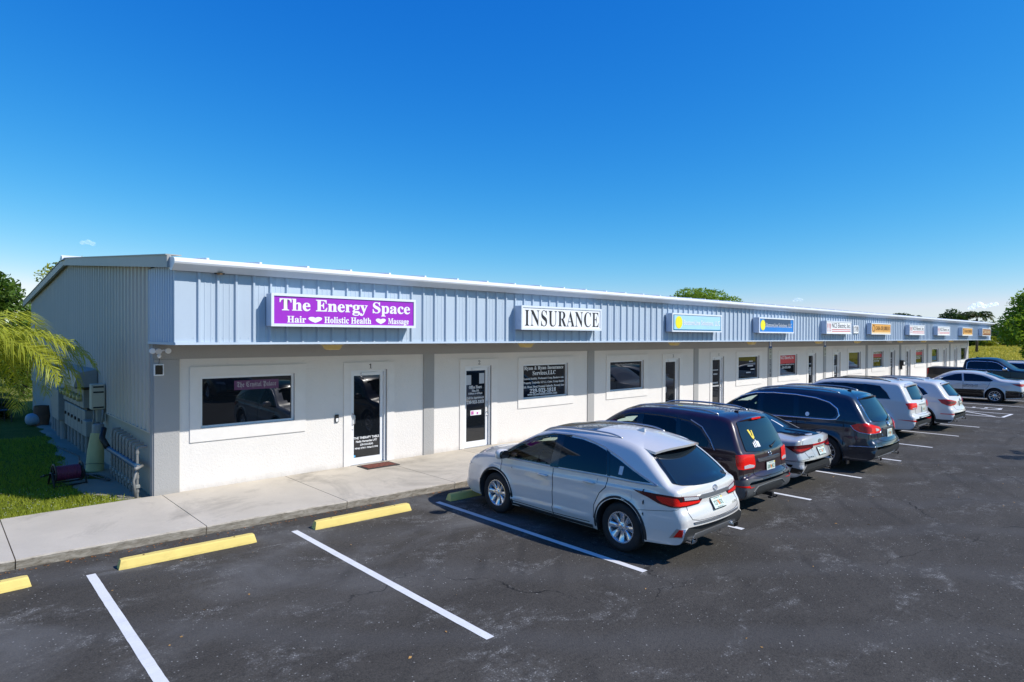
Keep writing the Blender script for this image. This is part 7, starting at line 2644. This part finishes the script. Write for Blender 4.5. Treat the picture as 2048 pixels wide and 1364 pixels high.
    for s in (-1, 1):
        b = MB(); x = s * .23
        b.lathe([(.19, x - .012), (.20, x - .004), (.20, x + .004), (.19, x + .012), (.165, x + .012), (.165, x - .012)], 26, 'x', (0, 0, .25), close=True)
        for k in range(6):
            a = k * PI / 3
            b.tube([(x, .03 * math.cos(a), .25 + .03 * math.sin(a)), (x, .175 * math.cos(a), .25 + .175 * math.sin(a))], .011, 6)
        b.build('spool_flange', M['black'], t, smooth=True, sharp=40)
        b = MB(); b.tube([(s * .27, -.24, .0), (s * .27, -.06, .27), (s * .27, .06, .27), (s * .27, .22, .0)], .018, 8)
        b.build('side_frame', M['black'], t, smooth=True)
    b = MB(); b.tube([(-.28, -.2, .03), (.28, -.2, .03)], .016, 8); b.tube([(-.28, .2, .03), (.28, .2, .03)], .016, 8); b.tube([(-.27, 0, .25), (-.40, 0, .25), (-.40, -.1, .25), (-.47, -.1, .25)], .014, 8)
    b.build('crank_and_bars', M['black'], t, smooth=True)
    P = []
    for i in range(300):
        a = i / 300 * 2 * PI * 14
        P.append((-.20 + .40 * (i / 300), .135 * math.cos(a), .25 + .135 * math.sin(a)))
    b = MB(); b.tube(P, .0165, 7); b.lathe([(.118, -.21), (.118, .21)], 20, 'x', (0, 0, .25))
    b.build('wound_hose', mat('purple_hose', (.13, .02, .06), .5), t, smooth=True)
    # ---- odds and ends by the far corner of the wall
    t = thing('rubbish_bag', 'pale blue-white bag slumped on the shaded lawn', 'bag', (-.52, 12.9, .08))
    b = MB(); b.ellipsoid((0, 0, .22), (.22, .26, .20), 16, 12, .8); b.ellipsoid((.1, .03, .42), (.1, .11, .12), 10, 8, .8); b.build('sack', mat('bag_plastic', (.22, .28, .33), .5, bmp=.8, bscale=14), t, smooth=True)
    t = thing('planter_barrel', 'brown barrel against the wall beside the pale bag', 'barrel', (-.30, 12.9, .08))
    b = MB(); b.lathe([(.0, 0), (.2, 0), (.24, .3), (.21, .65), (.19, .65), (.19, .6), (0, .6)], 18, 'z'); b.build('staves', mat('barrel_wood', (.12, .06, .035), .8, var=.4), t, smooth=True, sharp=40)
    t = thing('garden_chair', 'dark lattice garden chair at the far left', 'chair', (-1.25, 14.6, .08), R(200))
    b = MB(); b.box(-.25, .25, -.25, .25, .40, .43, c=.01); b.build('seat', M['black_clad'], t)
    for sx in (-1, 1):
        for sy in (-1, 1):
            b = MB(); b.tube([(sx * .23, sy * .23, 0), (sx * .22, sy * .22, .41)], .016, 6); b.build('leg', M['black_clad'], t)
    b = MB(); b.tube([(-.24, .24, .42), (-.26, .30, .75), (-.15, .33, .90), (0, .34, .93), (.15, .33, .90), (.26, .30, .75), (.24, .24, .42)], .016, 8)
    for k in range(5):
        x = -.18 + .09 * k; b.tube([(x, .25, .43), (x, .33, .89)], .008, 5)
    for z in (.55, .68, .8): b.tube([(-.24, .28, z), (.24, .28, z)], .008, 5)
    b.build('backrest', M['black_clad'], t, smooth=True)
utilities()

# small fair-weather clouds low over the horizon: thin pale puffs
def clouds():
    def vapour(name, cover):
        m = bpy.data.materials.new(name)
        m.use_nodes = True
        nt = m.node_tree
        nt.nodes.clear()
        out = nt.nodes.new('ShaderNodeOutputMaterial')
        df = nt.nodes.new('ShaderNodeBsdfDiffuse'); df.inputs[0].default_value = (.97, .95, .93, 1)
        tl = nt.nodes.new('ShaderNodeBsdfTranslucent'); tl.inputs[0].default_value = (.99, .97, .95, 1)
        tp = nt.nodes.new('ShaderNodeBsdfTransparent')
        ad = nt.nodes.new('ShaderNodeAddShader')
        nt.links.new(df.outputs[0], ad.inputs[0]); nt.links.new(tl.outputs[0], ad.inputs[1])
        mx = nt.nodes.new('ShaderNodeMixShader'); mx.inputs[0].default_value = cover
        nt.links.new(tp.outputs[0], mx.inputs[1]); nt.links.new(ad.outputs[0], mx.inputs[2])
        nt.links.new(mx.outputs[0], out.inputs[0])
        return m
    m, m2 = vapour('cloud_white', .32), vapour('cloud_wisp', .12)
    def cloud(label, p, rz, puffs, mm):
        k = 1.905      # metres per unit of the puff lists
        t = thing('cloud', label, 'cloud', p, rz, 'small clouds low in the sky')
        b = MB()
        for (x, z, r) in puffs:
            b.ellipsoid((x * k, 0, z * k), (r * k, r * k, r * k * .8), 18, 12)
        # one closed skin round all puffs
        me = b.mesh('vapour', mm, True)
        o = obj('vapour', me, t)
        md = o.modifiers.new('skin', 'REMESH'); md.mode = 'VOXEL'; md.voxel_size = 1.2 * k
    cloud('small white cloud above the distant palm', (2945.1, 527.8, 124.6), -1.3894, [(-14, 0, 7), (-6, 3, 7), (4, -1, 5), (12, 2, 5), (20, 3, 5), (-20, -3, 5)], m)
    cloud('faint wisp of cloud over the far roof', (2428.3, 1007.3, 144.2), -1.1735, [(-6, 0, 4), (0, 1, 4.5), (6, 0, 3.5)], m2)
    cloud('faint grey wisp of cloud above the gable roof', (444.9, 2848.8, 349.0), -0.1553, [(-9, 0, 5), (0, 2, 6), (8, -1, 5)], m2)
clouds()
